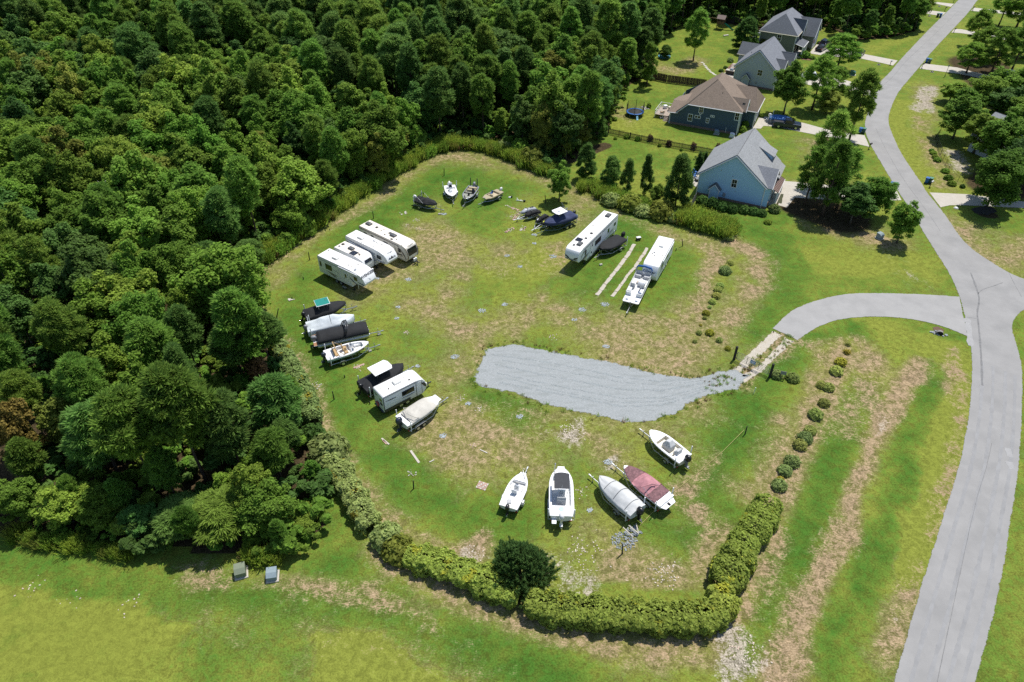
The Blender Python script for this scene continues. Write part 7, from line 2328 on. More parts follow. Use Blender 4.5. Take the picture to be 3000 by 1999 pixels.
def jetski(label, c, head, hull_mat, cover_mat, seed, mark=True, cov=True):
 t = thing("jet_ski", label, "jet ski", (c.x, c.y, 0), head, "jet skis on the double trailers")
 H_ = Hull(3.2, 1.12, .50, .88, .12, full=.35, p=1.9, bow=.12, chine=.85, dead=.16, n=10)
 H_.hull(t, hull_mat)
 H_.rail(t, BLACKPL, .03)
 b = MB()
 rings = []
 for x, wd, z0, z1 in ((-1.55, .40, .85, 1.0), (-1.2, .42, .85, 1.12), (-.6, .36, .85, 1.30), (-.1, .34, .88, 1.28), (.25, .42, .9, 1.42), (.55, .46, .92, 1.42), (1.0, .42, .95, 1.18), (1.5, .12, 1.0, 1.03)):
  rings.append([(x, -wd, z0), (x, -wd * .85, (z0 + z1) / 2), (x, -wd * .45, z1), (x, wd * .45, z1), (x, wd * .85, (z0 + z1) / 2), (x, wd, z0)])
 b.loft(rings)
 b.build("cover" if cov else "deck", cover_mat, t, smooth='all')
 h = MB(); h.tube([(.22, -.40, 1.46), (.34, -.15, 1.50), (.34, .15, 1.50), (.22, .40, 1.46)], .04, 6); h.build("handlebar", BLACKPL, t)
 if mark:
  m = MB(); m.obox(Vector((.95, 0, 1.235)), .34, .16, .012, 0, .38); m.build("emblem", PVC if seed % 2 else SKIYEL, t)
 s_ = MB(); s_.obox(Vector((-.75, 0, 1.29)), .75, .30, .08); s_.build("seat", BLACKPL, t, bevel=.03)
 return t
def ski_trailer(label, c, head):
 t = thing("jet_ski_trailer", label, "trailer", (c.x, c.y, 0), head, "double jet ski trailers")
 f = MB()
 for s in (-1, 1):
  f.tube([(-1.6, s * 1.05, .42), (.9, s * 1.05, .42), (2.7, s * .06, .45)], .045, 6)
  for k in (-1, 1):
   f.box(-1.5, .9, s * .60 + k * .2 - .04, s * .60 + k * .2 + .04, .44, .52)
 for x in (-1.5, -.2, .9):
  f.tube([(x, -1.05, .40), (x, 1.05, .40)], .04, 6)
 f.build("frame", PVC, t)
 g = MB(); g.tube([(1.2, 0, .45), (3.2, 0, .45)], .05, 6); g.obox(Vector((3.3, 0, .48)), .3, .12, .12); g.build("tongue", PVC, t)
 j = MB(); j.cyl((2.8, .1, .45), (0, 0, 1), .04, .9, 8); j.cyl((2.8, .1, .06), (0, 1, 0), .08, .05, 10); j.build("jack", STEEL, t)
 for s in (-1, 1):
  wheel(t, -.45, s * 1.22, .28, .17, s)
  fd = MB(); fd.box(-.85, -.05, s * 1.22 - .12, s * 1.22 + .12, .60, .64); fd.build("fender", BLACKPL, t, bevel=.02)
 return t
def ski_pair(bow, stern, cv, labs, tl, mats):
 a, c_ = cv(*bow, .9), cv(*stern, .9)
 m = (a + c_) / 2; d = a - c_
 hd = math.atan2(d.y, d.x)
 m = Vector((m.x, m.y, 0))
 n = Vector((-d.y, d.x, 0)).normalized()
 for k, s in enumerate((-1, 1)):
  jetski(labs[k], m + n * s * .60, hd, *mats[k])
 ski_trailer(tl, m, hd)
ski_pair((1550, 600), (1700, 545), ZC, ("silver-grey jet ski nearer the navy boat's trailer row", "black shrouded jet ski, farther one of the silver pair's trailer"), "double trailer carrying the silver and black jet skis",
 ((SKIGREY, SKIGREY, 2, False, False), (HULLBLACK, BLACKCLOTH, 3, False, True)))
ski_pair((1742, 715), (1865, 630), ZC, ("black jet ski tucked against the navy covered boat", "black jet ski with a pale emblem left of the tucked one"), "double trailer with two black jet skis beside the navy boat",
 ((HULLBLACK, BLACKCLOTH, 5, True, True), (HULLBLACK, BLACKCLOTH, 4, True, True)))
def siding(name, rgb):
 return M(name, rgb, 0.75, var=.03, scale=1.6, stretch=(1, 1, 7), bump=.12, bscale=9, dist=.02)
S_BLUE = siding("pale_blue_siding", (0.36, 0.56, 0.74))
S_NAVY = siding("slate_blue_siding", (0.060, 0.095, 0.130))
S_GREY = siding("pale_grey_siding", (0.42, 0.46, 0.49))
S_OLIVE = siding("olive_grey_siding", (0.135, 0.150, 0.125))
TRIMW = M("white_trim", (0.70, 0.70, 0.69), .5, var=.03)
TRIMC = M("cream_trim", (0.62, 0.58, 0.46), .5, var=.03)
def shingle(name, rgb):
 return M(name, rgb, .95, var=.28, scale=5.0, detail=7, bump=.5, bscale=7, dist=.05, dirt=(tuple(c * .72 for c in rgb), .5, .9), spec=.15)
R_GREY = shingle("pale_grey_shingles", (0.27, 0.28, 0.29))
R_BROWN = shingle("brown_shingles", (0.215, 0.170, 0.135))
R_DARK = shingle("dark_grey_shingles", (0.125, 0.135, 0.150))
R_MID = shingle("mid_grey_shingles", (0.20, 0.21, 0.235))
BRICKF = M("brick_foundation", (0.22, 0.15, 0.12), .9, var=.25, scale=3, bump=.4)
METALROOF = M("bronze_metal_roof", (0.22, 0.15, 0.13), .5, .3, var=.1, scale=2)
PAVER = M("patio_pavers", (0.40, 0.37, 0.33), .9, var=.15, scale=4)
def hwindow(parent, c, wd, ht, face='y', side=-1, bars=True, frame=None, proud=.03):
 """window set on a wall: c = centre on the wall plane, face axis and outward sign"""
 f, g, s_ = MB(), MB(), MB()
 def bx(b, u0, u1, v0, v1, d0, d1):
  if face == 'y':
   b.box(c[0] + u0, c[0] + u1, c[1] + min(side * d0, side * d1), c[1] + max(side * d0, side * d1), c[2] + v0, c[2] + v1)
  else:
   b.box(c[0] + min(side * d0, side * d1), c[0] + max(side * d0, side * d1), c[1] + u0, c[1] + u1, c[2] + v0, c[2] + v1)
 a, h = wd / 2, ht / 2
 for u0, u1, v0, v1 in ((-a - .11, -a, -h - .11, h + .11), (a, a + .11, -h - .11, h + .11), (-a, a, h, h + .13), (-a, a, -h - .13, -h)):
  bx(f, u0, u1, v0, v1, -.02, proud + .02)
 o = f.build("window", frame or TRIMW, parent)
 bx(g, -a, a, -h, h, -.02, proud - .01)
 g.build("pane", DARKGLASS, o)
 if bars:
  bx(s_, -a, a, -.03, .03, proud - .01, proud + .008)
  s_.build("sash_bar", frame or TRIMW, o)
  s2 = MB()
  bx(s2, -.02, .02, -h, h, proud - .01, proud + .006)
  s2.build("sash_bar", frame or TRIMW, o)
 return o
def wall(parent, mat, pts, t=.12, name="wall"):
 b = MB()
 b.sheet(pts, t)
 return b.build(name, mat, parent)
def roof(parent, mat, pts, t=.16, name="roof"):
 b = MB()
 b.sheet(pts, t)
 return b.build(name, mat, parent)
def board(parent, mat, p, q, r=.10, name="trim_board"):
 b = MB()
 b.tube([p, q], r, 4)
 return b.build(name, mat, parent)
def gable_house(h, wallm, roofm, trim, x0, x1, y0, y1, ze, zr, ov=.35, xp=None):
 """block with its ridge along y; x0 < x1 eaves, near gable at y0"""
 xp = (x0 + x1) / 2 if xp is None else xp
 for y in (y0, y1):
  pts = [(x0, y, 0), (x1, y, 0), (x1, y, ze), (xp, y, zr - .12), (x0, y, ze)]
  wall(h, wallm, pts if y == y0 else pts[::-1])
 wall(h, wallm, [(x1, y0, 0), (x1, y1, 0), (x1, y1, ze), (x1, y0, ze)])
 wall(h, wallm, [(x0, y1, 0), (x0, y0, 0), (x0, y0, ze), (x0, y1, ze)])
 kl, kr = (zr - ze) / (xp - x0), (zr - ze) / (x1 - xp)
 a, b_ = (x0 - ov, ze - ov * kl), (x1 + ov, ze - ov * kr)
 roof(h, roofm, [(a[0], y0 - ov, a[1] + .06), (xp, y0 - ov, zr + .06), (xp, y1 + ov, zr + .06), (a[0], y1 + ov, a[1] + .06)][::-1])
 roof(h, roofm, [(b_[0], y0 - ov, b_[1] + .06), (b_[0], y1 + ov, b_[1] + .06), (xp, y1 + ov, zr + .06), (xp, y0 - ov, zr + .06)][::-1])
 for y in (y0 - ov - .03,):
  board(h, trim, (a[0], y, a[1] - .05), (xp, y, zr - .07), .11, "rake_board")
  board(h, trim, (xp, y, zr - .07), (b_[0], y, b_[1] - .05), .11, "rake_board")
 for xx, zz in ((a[0] - .05, a[1]), (b_[0] + .05, b_[1])):
  board(h, trim, (xx, y0 - ov, zz - .06), (xx, y1 + ov, zz - .06), .09, "gutter")
 board(h, M("ridge_cap", (.12, .12, .125), .9), (xp, y0 - ov, zr + .09), (xp, y1 + ov, zr + .09), .07, "ridge_cap")
 for xx in (x0, x1):
  board(h, trim, (xx, y0 - .02, 0), (xx, y0 - .02, ze - .1), .10, "corner_board")
def side_gable(h, wallm, roofm, trim, x_in, x_out, y0, y1, ze, zr, wall_x=True, ov=.3, xe=None):
 xe = x_in if xe is None else xe
 """cross gable whose ridge runs along x from inside the main roof to a gable at x_out"""
 ym = (y0 + y1) / 2
 if wall_x:
  wall(h, wallm, [(x_out, y0, 0), (x_out, y1, 0), (x_out, y1, ze), (x_out, ym, zr - .1), (x_out, y0, ze)])
 k = (zr - ze) / (ym - y0)
 zo = ze - ov * k
 roof(h, roofm, [(xe, y0 - ov, zo + .05), (x_out + ov, y0 - ov, zo + .05), (x_out + ov, ym, zr + .05), (x_in, ym, zr + .05)])
 roof(h, roofm, [(x_in, ym, zr + .05), (x_out + ov, ym, zr + .05), (x_out + ov, y1 + ov, zo + .05), (x_in, y1 + ov, zo + .05)])
 board(h, trim, (x_out + ov + .03, y0 - ov, zo - .04), (x_out + ov + .03, ym, zr - .06), .09, "rake_board")
 board(h, trim, (x_out + ov + .03, ym, zr - .06), (x_out + ov + .03, y1 + ov, zo - .04), .09, "rake_board")
def chase(h, wallm, roofm, trim, x, wd, zt, zp, y=-.75):
 b = MB()
 b.box(x - wd / 2, x + wd / 2, y, -.01, 0, zt)
 b.add([(x - wd / 2, y, zt), (x + wd / 2, y, zt), (x, y, zp - .08)], [(0, 1, 2)])
 c = b.build("fireplace_chase", wallm, h)
 roof(c, roofm, [(x - wd / 2 - .25, y - .2, zt - .28), (x, y - .2, zp), (x, 0, zp), (x - wd / 2 - .25, 0, zt - .28)][::-1], .1, "chase_roof")
 roof(c, roofm, [(x + wd / 2 + .25, y - .2, zt - .28), (x + wd / 2 + .25, 0, zt - .28), (x, 0, zp), (x, y - .2, zp)][::-1], .1, "chase_roof")
 for s in (-1, 1):
  board(c, trim, (x + s * (wd / 2 + .25), y - .22, zt - .36), (x, y - .22, zp - .10), .07, "chase_trim")
  board(c, trim, (x + s * wd / 2, y - .03, 0), (x + s * wd / 2, y - .03, zt - .1), .07, "chase_trim")
def wall_spot(h, x, z, y=-.03, s=.14):
 b = MB()
 b.obox(Vector((x, y, z)), s, .05, s)
 b.build("wall_vent", TRIMGREY, h)
def roof_stack(h, x, y, z):
 b = MB()
 b.cyl((x, y, z + .1), (0, 0, 1), .06, .5, 6)
 b.build("vent_pipe", DARKSTEEL, h)
# ---- pale blue house
h = thing("house", "pale blue gabled house with grey roof, nearest to the lot", "house", (43.45, 107.9, 0), R(-27))
gable_house(h, S_BLUE, R_GREY, TRIMW, -12.1, -.9, 0, 11.0, 4.1, 8.5, xp=-6.5)
wall(h, S_BLUE, [(-.88, .0, 0), (0, .0, 0), (0, .0, 4.1), (-.88, .0, 4.15)])
side_gable(h, S_BLUE, R_MID, TRIMW, -3.9, .0, 0.02, 5.6, 4.1, 6.2, xe=-.95)
wall(h, S_BLUE, [(0, 5.6, 0), (0, 11, 0), (0, 11, 3.3), (0, 5.6, 3.3)])
roof(h, R_GREY, [(-1.2, 5.7, 4.45), (.5, 5.7, 3.25), (.5, 11.3, 3.25), (-1.2, 11.3, 4.45)])
# shed dormer with blue cheek
wall(h, S_BLUE, [(-5.1, 8.5, 7.30), (-1.75, 8.5, 4.6), (-1.75, 8.5, 5.85)][::1], .1, "dormer_cheek")
wall(h, S_BLUE, [(-1.75, 8.5, 4.6), (-1.75, 11.2, 4.6), (-1.75, 11.2, 5.85), (-1.75, 8.5, 5.85)], .1, "dormer_front")
roof(h, R_GREY, [(-5.4, 8.25, 7.62), (-1.45, 8.25, 5.80), (-1.45, 11.3, 5.80), (-5.4, 11.3, 7.62)], .12, "dormer_roof")
gable_house(h, S_BLUE, R_GREY, TRIMW, -10.8, -2.6, 11.05, 14.6, 4.1, 7.4)
roof(h, METALROOF, [(.02, 1.7, 3.15), (1.25, 1.7, 2.55), (1.25, 7.5, 2.55), (.02, 7.5, 3.15)], .06, "porch_roof")
for k in range(12):
 y = 1.75 + k * .52
 board(h, METALROOF, (.02, y, 3.19), (1.25, y, 2.59), .03, "roof_seam")
board(h, TRIMW, (1.27, 1.7, 2.5), (1.27, 7.5, 2.5), .08, "gutter")
for y in (1.9, 4.6, 7.3):
 b = MB(); b.box(1.0, 1.2, y - .1, y + .1, 0, 2.5); b.build("porch_post", TRIMW, h)
b = MB(); b.box(.0, 1.3, 1.6, 7.6, .0, .18); b.build("porch_floor", CONCRETE, h)
b = MB(); b.box(.005, .05, 3.9, 4.9, .18, 2.3); b.build("front_door", M("dark_door", (.05, .04, .035), .4), h)
b = MB(); b.box(.002, .06, .2, 1.5, .0, 1.1); b.build("brick_skirt", BRICKF, h)
hwindow(h, (-6.05, 0, 3.45), .78, 1.35)
chase(h, S_BLUE, R_DARK, TRIMW, -9.0, 1.55, 2.15, 2.95)
for x, z in ((-8.6, 5.3), (-6.5, 4.7), (-5.6, 2.1)): wall_spot(h, x, z)
b = MB(); b.box(-7.5, -7.1, -.16, -.01, .7, 1.4); b.build("meter_box", TRIMGREY, h)
b = MB(); b.box(-12.12, 0.02, -.05, .0, 0, .42); b.build("foundation", BRICKF, h)
roof_stack(h, -9.6, 3.0, 5.9); roof_stack(h, -9.2, 7.2, 6.2)
# ---- slate blue house with brown roof
h = thing("house", "slate blue house with a broad brown hipped roof", "house", (45.92, 138.76, 0), R(-25))
wall(h, S_NAVY, [(-14.1, 0, 0), (0, 0, 0), (0, 0, 5.0), (-10.2, 0, 5.0), (-12.3, 0, 2.95), (-14.1, 0, 2.7)])
wall(h, S_NAVY, [(0, 0, 0), (0, 13, 0), (0, 13, 5), (0, 0, 5)])
wall(h, S_NAVY, [(-14.1, 12, 0), (-14.1, 0, 0), (-14.1, 0, 2.7), (-14.1, 12, 2.7)])
wall(h, S_NAVY, [(0, 13, 0), (-14.1, 13, 0), (-14.1, 13, 2.7), (-10.2, 13, 5), (0, 13, 5)])
zr, xr, ya, yb = 8.75, -6.3, 4.9, 9.4
roof(h, R_BROWN, [(-10.55, -.4, 4.85), (.4, -.4, 4.85), (xr, ya, zr)])
roof(h, R_BROWN, [(-12.75, -.38, 2.85), (-10.55, -.4, 4.87), (xr, ya, zr + .02), (xr, yb, zr + .02), (-12.75, 13.4, 2.85)][::-1])
roof(h, R_BROWN, [(.4, -.4, 4.87), (.4, 13.4, 4.87), (xr, yb, zr + .02), (xr, ya, zr + .02)])
roof(h, R_BROWN, [(.4, 13.4, 4.85), (-10.5, 13.4, 4.85), (xr, yb, zr)])
roof(h, R_BROWN, [(-14.5, -.4, 2.62), (-12.2, -.4, 2.72), (-11.5, 2.9, 4.1), (-14.3, 2.9, 4.0)])
roof(h, R_BROWN, [(-14.5, 2.9, 4.0), (-11.5, 2.9, 4.1), (-11.5, 9, 4.0), (-14.6, 9, 2.65)], .1)
board(h, TRIMW, (-10.6, -.44, 4.72), (.45, -.44, 4.72), .10, "gutter")
board(h, TRIMW, (-12.7, -.44, 2.72), (-10.6, -.44, 4.72), .10, "rake_board")
board(h, TRIMW, (-14.5, -.44, 2.52), (-12.5, -.44, 2.60), .09, "gutter")
for x in (-14.08, 0.0):
 board(h, TRIMW, (x, -.03, 0), (x, -.03, 2.6 if x < -1 else 4.7), .10, "corner_board")
board(h, TRIMW, (.06, 1.2, 0), (.06, 1.2, 4.7), .09, "corner_board")
side_gable(h, S_NAVY, R_BROWN, TRIMW, -5.5, .6, 1.0, 4.2, 4.9, 6.6, False)
# garage wing
wall(h, S_NAVY, [(.02, 5.2, 0), (2.3, 5.2, 0), (2.3, 5.2, 3.6), (.02, 5.2, 3.6)])
wall(h, S_GREY, [(2.3, 5.2, 0), (2.3, 13.2, 0), (2.3, 13.2, 3.6), (2.3, 5.2, 3.6)])
roof(h, R_BROWN, [(-3.2, 4.8, 3.5), (2.7, 4.8, 3.5), (1.0, 8.9, 7.0), (-5.2, 8.9, 7.0)])
roof(h, R_BROWN, [(2.7, 4.8, 3.52), (2.7, 13.6, 3.52), (1.0, 8.9, 7.02)])
roof(h, R_BROWN, [(1.0, 8.9, 7.0), (2.7, 13.6, 3.5), (-3.2, 13.6, 3.5), (-5.2, 8.9, 7.0)])
board(h, TRIMW, (.3, 4.76, 3.4), (2.7, 4.76, 3.4), .09, "gutter")
board(h, TRIMW, (2.74, 4.8, 3.4), (2.74, 13.6, 3.4), .09, "gutter")
board(h, TRIMW, (2.3, 5.16, 0), (2.3, 5.16, 3.4), .09, "corner_board")
b = MB(); b.box(2.29, 2.36, 6.4, 11.8, .05, 2.5); gd = b.build("garage_door", TRIMW, h)
for k in range(4):
 b = MB(); b.box(2.36, 2.38, 6.45, 11.75, .1 + k * .6, .62 + k * .6); b.build("door_panel", TRIMW, gd)
b = MB(); b.box(2.3, 2.45, 5.4, 6.2, .0, 1.0); b.box(2.3, 2.45, 12.0, 12.9, 0, 1.0); b.build("brick_skirt", BRICKF, h)
for x, z, wd, ht in ((-7.85, 4.05, .75, 1.35), (-9.85, 1.95, .80, 1.35), (-.55, 3.75, .75, 1.4), (-6.2, 1.95, .5, .85)):
 hwindow(h, (x, 0, z), wd, ht)
for x, z, s_ in ((-8.65, 2.35, .45), (-8.05, 2.35, .45), (-7.9, 3.15, .22), (-5.6, 3.0, .22), (-5.15, 3.0, .22)):
 hwindow(h, (x, 0, z), s_, s_, bars=False)
b = MB(); b.box(-14.12, .02, -.05, 0, 0, .45); b.build("foundation", BRICKF, h)
b = MB(); b.tube([(-2.2, -.12, .2), (-2.2, -.12, 1.2)], .05, 6); b.build("downpipe", TRIMW, h)
roof_stack(h, -4.6, 2.6, 6.9); roof_stack(h, -9.3, 6, 5.9)
b = MB(); b.box(-.2, .35, 1.8, 2.6, 5.35, 6.0); b.build("roof_dormer_vent", DARKSTEEL, h)
# back deck: boards, rails
dk = thing("wooden_deck", "wooden back deck with white railing beside the slate blue house", "deck", h.matrix_basis @ Vector((-16.0, 4.2, 0)), R(-25))
DECKW = M("weathered_deck_boards", (0.36, 0.30, 0.25), .8, var=.2, scale=3)
for k in range(16):
 b = MB(); b.box(-1.8, 1.85, -2.4 + k * .3, -2.4 + k * .3 + .27, .72, .76); b.build("plank", DECKW, dk)
for x, y in ((-1.75, -2.35), (-1.75, 0), (-1.75, 2.35), (0, -2.35), (0, 2.35), (1.8, 2.35)):
 b = MB(); b.box(x - .06, x + .06, y - .06, y + .06, 0, 1.75); b.build("post", TRIMW, dk)
for p, q in (((-1.75, -2.35), (-1.75, 2.35)), ((-1.75, 2.35), (1.8, 2.35)), ((-1.75, -2.35), (0, -2.35))):
 for z in (1.02, 1.68):
  board(dk, TRIMW, (*p, z), (*q, z), .05, "rail")
for k in range(4):
 b = MB(); b.box(.4 , 1.8, -2.7 - k * .28, -2.44 - k * .28, .50 - k * .17, .55 - k * .17); b.build("step", DECKW, dk)
for i, (x, y, dx, dy, dz, m) in enumerate(((.8, .8, 1.0, .6, .8, M("cream_box", (.6, .55, .45))), (-.6, 1.6, .7, .7, .6, PVC), (-.4, -1.4, .9, .5, .45, M("tan_crate", (.45, .33, .22))))):
 b = MB(); b.obox(Vector((0, 0, dz / 2)), dx, dy, dz, .3 * i); b.obox(Vector((0, 0, dz + .03)), dx + .06, dy + .06, .06, .3 * i)
 o = b.build("storage_box", m, None, bevel=.03)
 tag(o, ("cream storage box near the house wall on the deck", "white storage box in the deck's far corner", "tan crate by the deck steps")[i], "box")
 o.location = dk.matrix_basis @ Vector((x, y, .765))
# ---- pale grey house
h = thing("house", "pale grey gabled house between the brown-roofed and the farthest house", "house", (60.04, 163.13, 0), R(-31))
gable_house(h, S_GREY, R_MID, TRIMW, -9.3, .25, .35, 11.4, 4.25, 8.4)
side_gable(h, S_GREY, R_DARK, TRIMW, -3.2, .9, 2.4, 6.0, 4.2, 6.0)
side_gable(h, S_GREY, R_DARK, TRIMW, -3.2, 1.5, 8.0, 11.2, 4.2, 6.2)
wall(h, S_GREY, [(-9.3, 10.5, 0), (-11.6, 10.5, 0), (-11.6, 10.5, 3.9), (-9.3, 10.5, 3.9)][::-1])
wall(h, S_GREY, [(-11.6, 15, 0), (-11.6, 10.5, 0), (-11.6, 10.5, 3.9), (-11.6, 15, 3.9)])
roof(h, R_DARK, [(-11.9, 9.9, 3.9), (-6.4, 9.9, 3.9), (-6.4, 12.6, 6.1), (-11.9, 12.6, 6.1)])
roof(h, R_DARK, [(-11.9, 12.6, 6.1), (-6.4, 12.6, 6.1), (-6.4, 15.4, 3.9), (-11.9, 15.4, 3.9)])
board(h, TRIMC, (-11.95, 9.88, 3.8), (-9.3, 9.88, 3.8), .08, "gutter")
hwindow(h, (-3.55, .35, 3.5), 1.0, 1.25)
chase(h, S_GREY, R_DARK, TRIMW, -6.35, 1.5, 2.2, 3.0, -.35)
b = MB(); b.box(-9.32, .27, .30, .35, 0, .42); b.build("foundation", BRICKF, h)
wall_spot(h, -4.0, 1.2, .3, .4); roof_stack(h, -7.2, 4.0, 6.3)
# ---- farthest house, olive grey with dark hip roof
o4 = Vector((75.56, 196.01, 0)) + Matrix.Rotation(R(-30), 4, 'Z') @ Vector((1.2, -8.8, 0))
h = thing("house", "olive grey two-storey house with dark hipped roof and garage, farthest one", "house", o4, R(-30))
wall(h, S_OLIVE, [(-9, 0, 0), (0, 0, 0), (0, 0, 5.3), (-9, 0, 5.3)])
wall(h, S_OLIVE, [(0, 0, 0), (0, 13.5, 0), (0, 13.5, 5.3), (0, 0, 5.3)])
wall(h, S_OLIVE, [(-9, 13.5, 0), (-9, 0, 0), (-9, 0, 5.3), (-9, 13.5, 5.3)])
wall(h, S_OLIVE, [(0, 13.5, 0), (-9, 13.5, 0), (-9, 13.5, 5.3), (0, 13.5, 5.3)])
A, B_, C_, D_ = (-9.4, -.4, 5.2), (.4, -.4, 5.2), (.4, 13.9, 5.2), (-9.4, 13.9, 5.2)
E_, F_ = (-4.4, 3.6, 9.0), (-4.4, 10.2, 9.0)
roof(h, R_DARK, [A, B_, E_]); roof(h, R_MID, [B_, C_, F_, E_]); roof(h, R_DARK, [C_, D_, F_]); roof(h, R_MID, [D_, A, E_, F_])  # one roof, two tones: end slopes darker, shading put into shingle colour
board(h, TRIMC, (-9.4, -.44, 5.05), (.44, -.44, 5.05), .10, "gutter")
board(h, TRIMC, (.44, -.44, 5.05), (.44, 13.9, 5.05), .10, "gutter")
board(h, TRIMW, (0, -.03, 0), (0, -.03, 5.0), .10, "corner_board"); board(h, TRIMW, (-9, -.03, 0), (-9, -.03, 5.0), .10, "corner_board")
hwindow(h, (-4.1, 0, 4.0), .95, 1.4)
for y in (1.3, 3.6):
 hwindow(h, (0, y, 4.3), .8, 1.3, 'x', 1)
side_gable(h, S_OLIVE, R_DARK, TRIMW, -3.4, .5, 4.6, 7.0, 5.2, 7.7)
hwindow(h, (.5, 5.8, 4.6), .8, 1.4, 'x', 1)
# porch
roof(h, R_DARK, [(.05, -.2, 3.35), (2.4, -.2, 2.75), (2.4, 5.4, 2.75), (.05, 5.4, 3.35)], .12, "porch_roof")
board(h, TRIMW, (2.44, -.25, 2.66), (2.44, 5.4, 2.66), .10, "gutter")
board(h, TRIMW, (.05, -.25, 3.25), (2.44, -.25, 2.66), .09, "rake_board")
for y in (0, 1.7, 3.4, 5.1):
 b = MB(); b.box(2.1, 2.35, y - .12, y + .12, 0, 2.65); b.build("porch_post", TRIMW, h)
b = MB(); b.box(.0, 2.5, -.2, 5.5, 0, .2); b.build("porch_floor", CONCRETE, h)
b = MB(); b.box(.0, .07, 2.2, 3.2, .2, 2.3); b.build("front_door", M("red_brown_door", (.09, .03, .02), .4), h)
# garage wing
wall(h, S_OLIVE, [(.02, 7.6, 0), (3.2, 7.6, 0), (3.2, 7.6, 3.6), (.02, 7.6, 3.6)])
wall(h, S_GREY, [(3.2, 7.6, 0), (3.2, 14.2, 0), (3.2, 14.2, 3.6), (3.2, 10.9, 6.8), (3.2, 7.6, 3.6)])
wall(h, S_OLIVE, [(3.2, 14.2, 0), (.02, 14.2, 0), (.02, 14.2, 3.6), (3.2, 14.2, 3.6)])
side_gable(h, S_OLIVE, R_DARK, TRIMW, -3.6, 3.2, 7.6, 14.2, 3.6, 7.0, False)
b = MB(); b.box(3.2, 3.27, 8.4, 13.4, .05, 2.5); gd = b.build("garage_door", TRIMW, h)
for k in range(4):
 b = MB(); b.box(3.27, 3.29, 8.45, 13.35, .1 + k * .6, .62 + k * .6); b.build("door_panel", TRIMW, gd)
hwindow(h, (3.2, 10.9, 4.9), .7, 1.1, 'x', 1)
roof_stack(h, -6.2, 2.2, 7.0)
wall(h, S_GREY, [(-9, 2, 0), (-11, 2, 0), (-11, 2, 2.6), (-9, 2, 2.6)][::-1]); wall(h, S_GREY, [(-11, 6, 0), (-11, 2, 0), (-11, 2, 2.6), (-11, 6, 2.6)])
roof(h, R_MID, [(-11.3, 1.7, 2.6), (-8.9, 1.7, 3.6), (-8.9, 6.3, 3.6), (-11.3, 6.3, 2.6)][::1], .12)
# ---- house at the right edge, behind the oaks
p0 = at(3020, 520)
h = thing("house", "house with pale grey roof cut off by the right border, behind oaks", "house", (p0.x, p0.y, 0), R(28))
gable_house(h, S_GREY, R_GREY, TRIMW, 0, 9.5, 0, 13, 3.4, 6.6)
hwindow(h, (0, 3.5, 1.9), 1.0, 1.3, 'x', -1); hwindow(h, (0, 8.0, 1.9), 1.0, 1.3, 'x', -1)
FENCEDK = M("dark_stained_pickets", (0.038, 0.032, 0.026), .85, var=.35, scale=3)
FENCEBR = M("brown_fence_boards", (0.075, 0.045, 0.030), .85, var=.35, scale=3)
FENCEGR = M("grey_fence_boards", (0.20, 0.19, 0.17), .85, var=.25, scale=3)
def fence(label, pts, ht, step, wd, mat, posts=2.4, pointed=True, rails=(.25, .8), name="fence"):
 pts = [Vector((p[0], p[1], 0)) for p in pts]
 root = thing(name, label, "fence", pts[0])
 b = MB()
 if pointed:
  b.prism([(-wd / 2, .04), (wd / 2, .04), (wd / 2, ht - wd * .6), (0, ht), (-wd / 2, ht - wd * .6)], -.011, .011)
 else:
  b.prism([(-wd / 2, .04), (wd / 2, .04), (wd / 2, ht - .04), (wd * .3, ht), (-wd * .3, ht), (-wd / 2, ht - .04)], -.011, .011)
 pm = b.build("picket", mat)
 pmesh = pm.data
 bpy.data.objects.remove(pm)
 b = MB(); b.box(-.05, .05, -.05, .05, -.1, ht * (1.02 if pointed else .97)); q = b.build("post", mat); qm = q.data; bpy.data.objects.remove(q)
 for a, c in zip(pts[:-1], pts[1:]):
  d = c - a
  L = d.length
  az = math.atan2(d.y, d.x)
  u = d.normalized()
  nr = Vector((-u.y, u.x, 0))
  for k in range(int(L / step)):
   o = link("picket", pmesh, root)
   o.location = a - pts[0] + u * (k + .5) * step + nr * -.045
   o.rotation_euler = (RT.gauss(0, .01), RT.gauss(0, .008), az)
  for k in range(int(L / posts) + 1):
   o = link("post", qm, root)
   o.location = a - pts[0] + u * min(L, k * posts) + nr * .05
   o.rotation_euler = (0, 0, az)
  for f in rails:
   r_ = MB(); r_.obox((a + c) / 2 - pts[0] + Vector((0, 0, ht * f)), L, .04, .09, az); r_.build("rail", mat, root)
 return root
fence("dark picket fence between the two back yards, ending at the pines", [at(1673, 364), Z1(0, 740), Z1(560, 862), Z1(1062, 955)], 1.3, .19, .10, FENCEDK)
fence("brown privacy fence of upright boards behind the brown-roofed house", [at(1850, 205), Z1(370, 232), Z1(640, 290), Z1(1000, 335)], 1.85, .165, .155, FENCEBR, pointed=False)
fence("dark board fence along the far wood behind the playset", [at(2010, 52), Z2(90, 300), Z2(360, 345)], 1.8, .30, .27, FENCEDK, pointed=False)
fence("short grey board fence between patio planting and weed clump", [Z1(848, 1462), Z1(900, 1372)], 1.6, .16, .15, FENCEGR, pointed=False)
wf = thing("wire_fence", "black wire fence with thin posts behind the row of clipped bushes", "fence", Z4(1325, 430))
WIRE = M("black_fence_metal", (0.02, 0.022, 0.022), .5, .4, var=.1)
path = [Z4(*p) for p in ((1375, 372), (1325, 432), (1390, 605), (1480, 785), (1590, 905), (1650, 912))]
o0 = wf.location.copy()
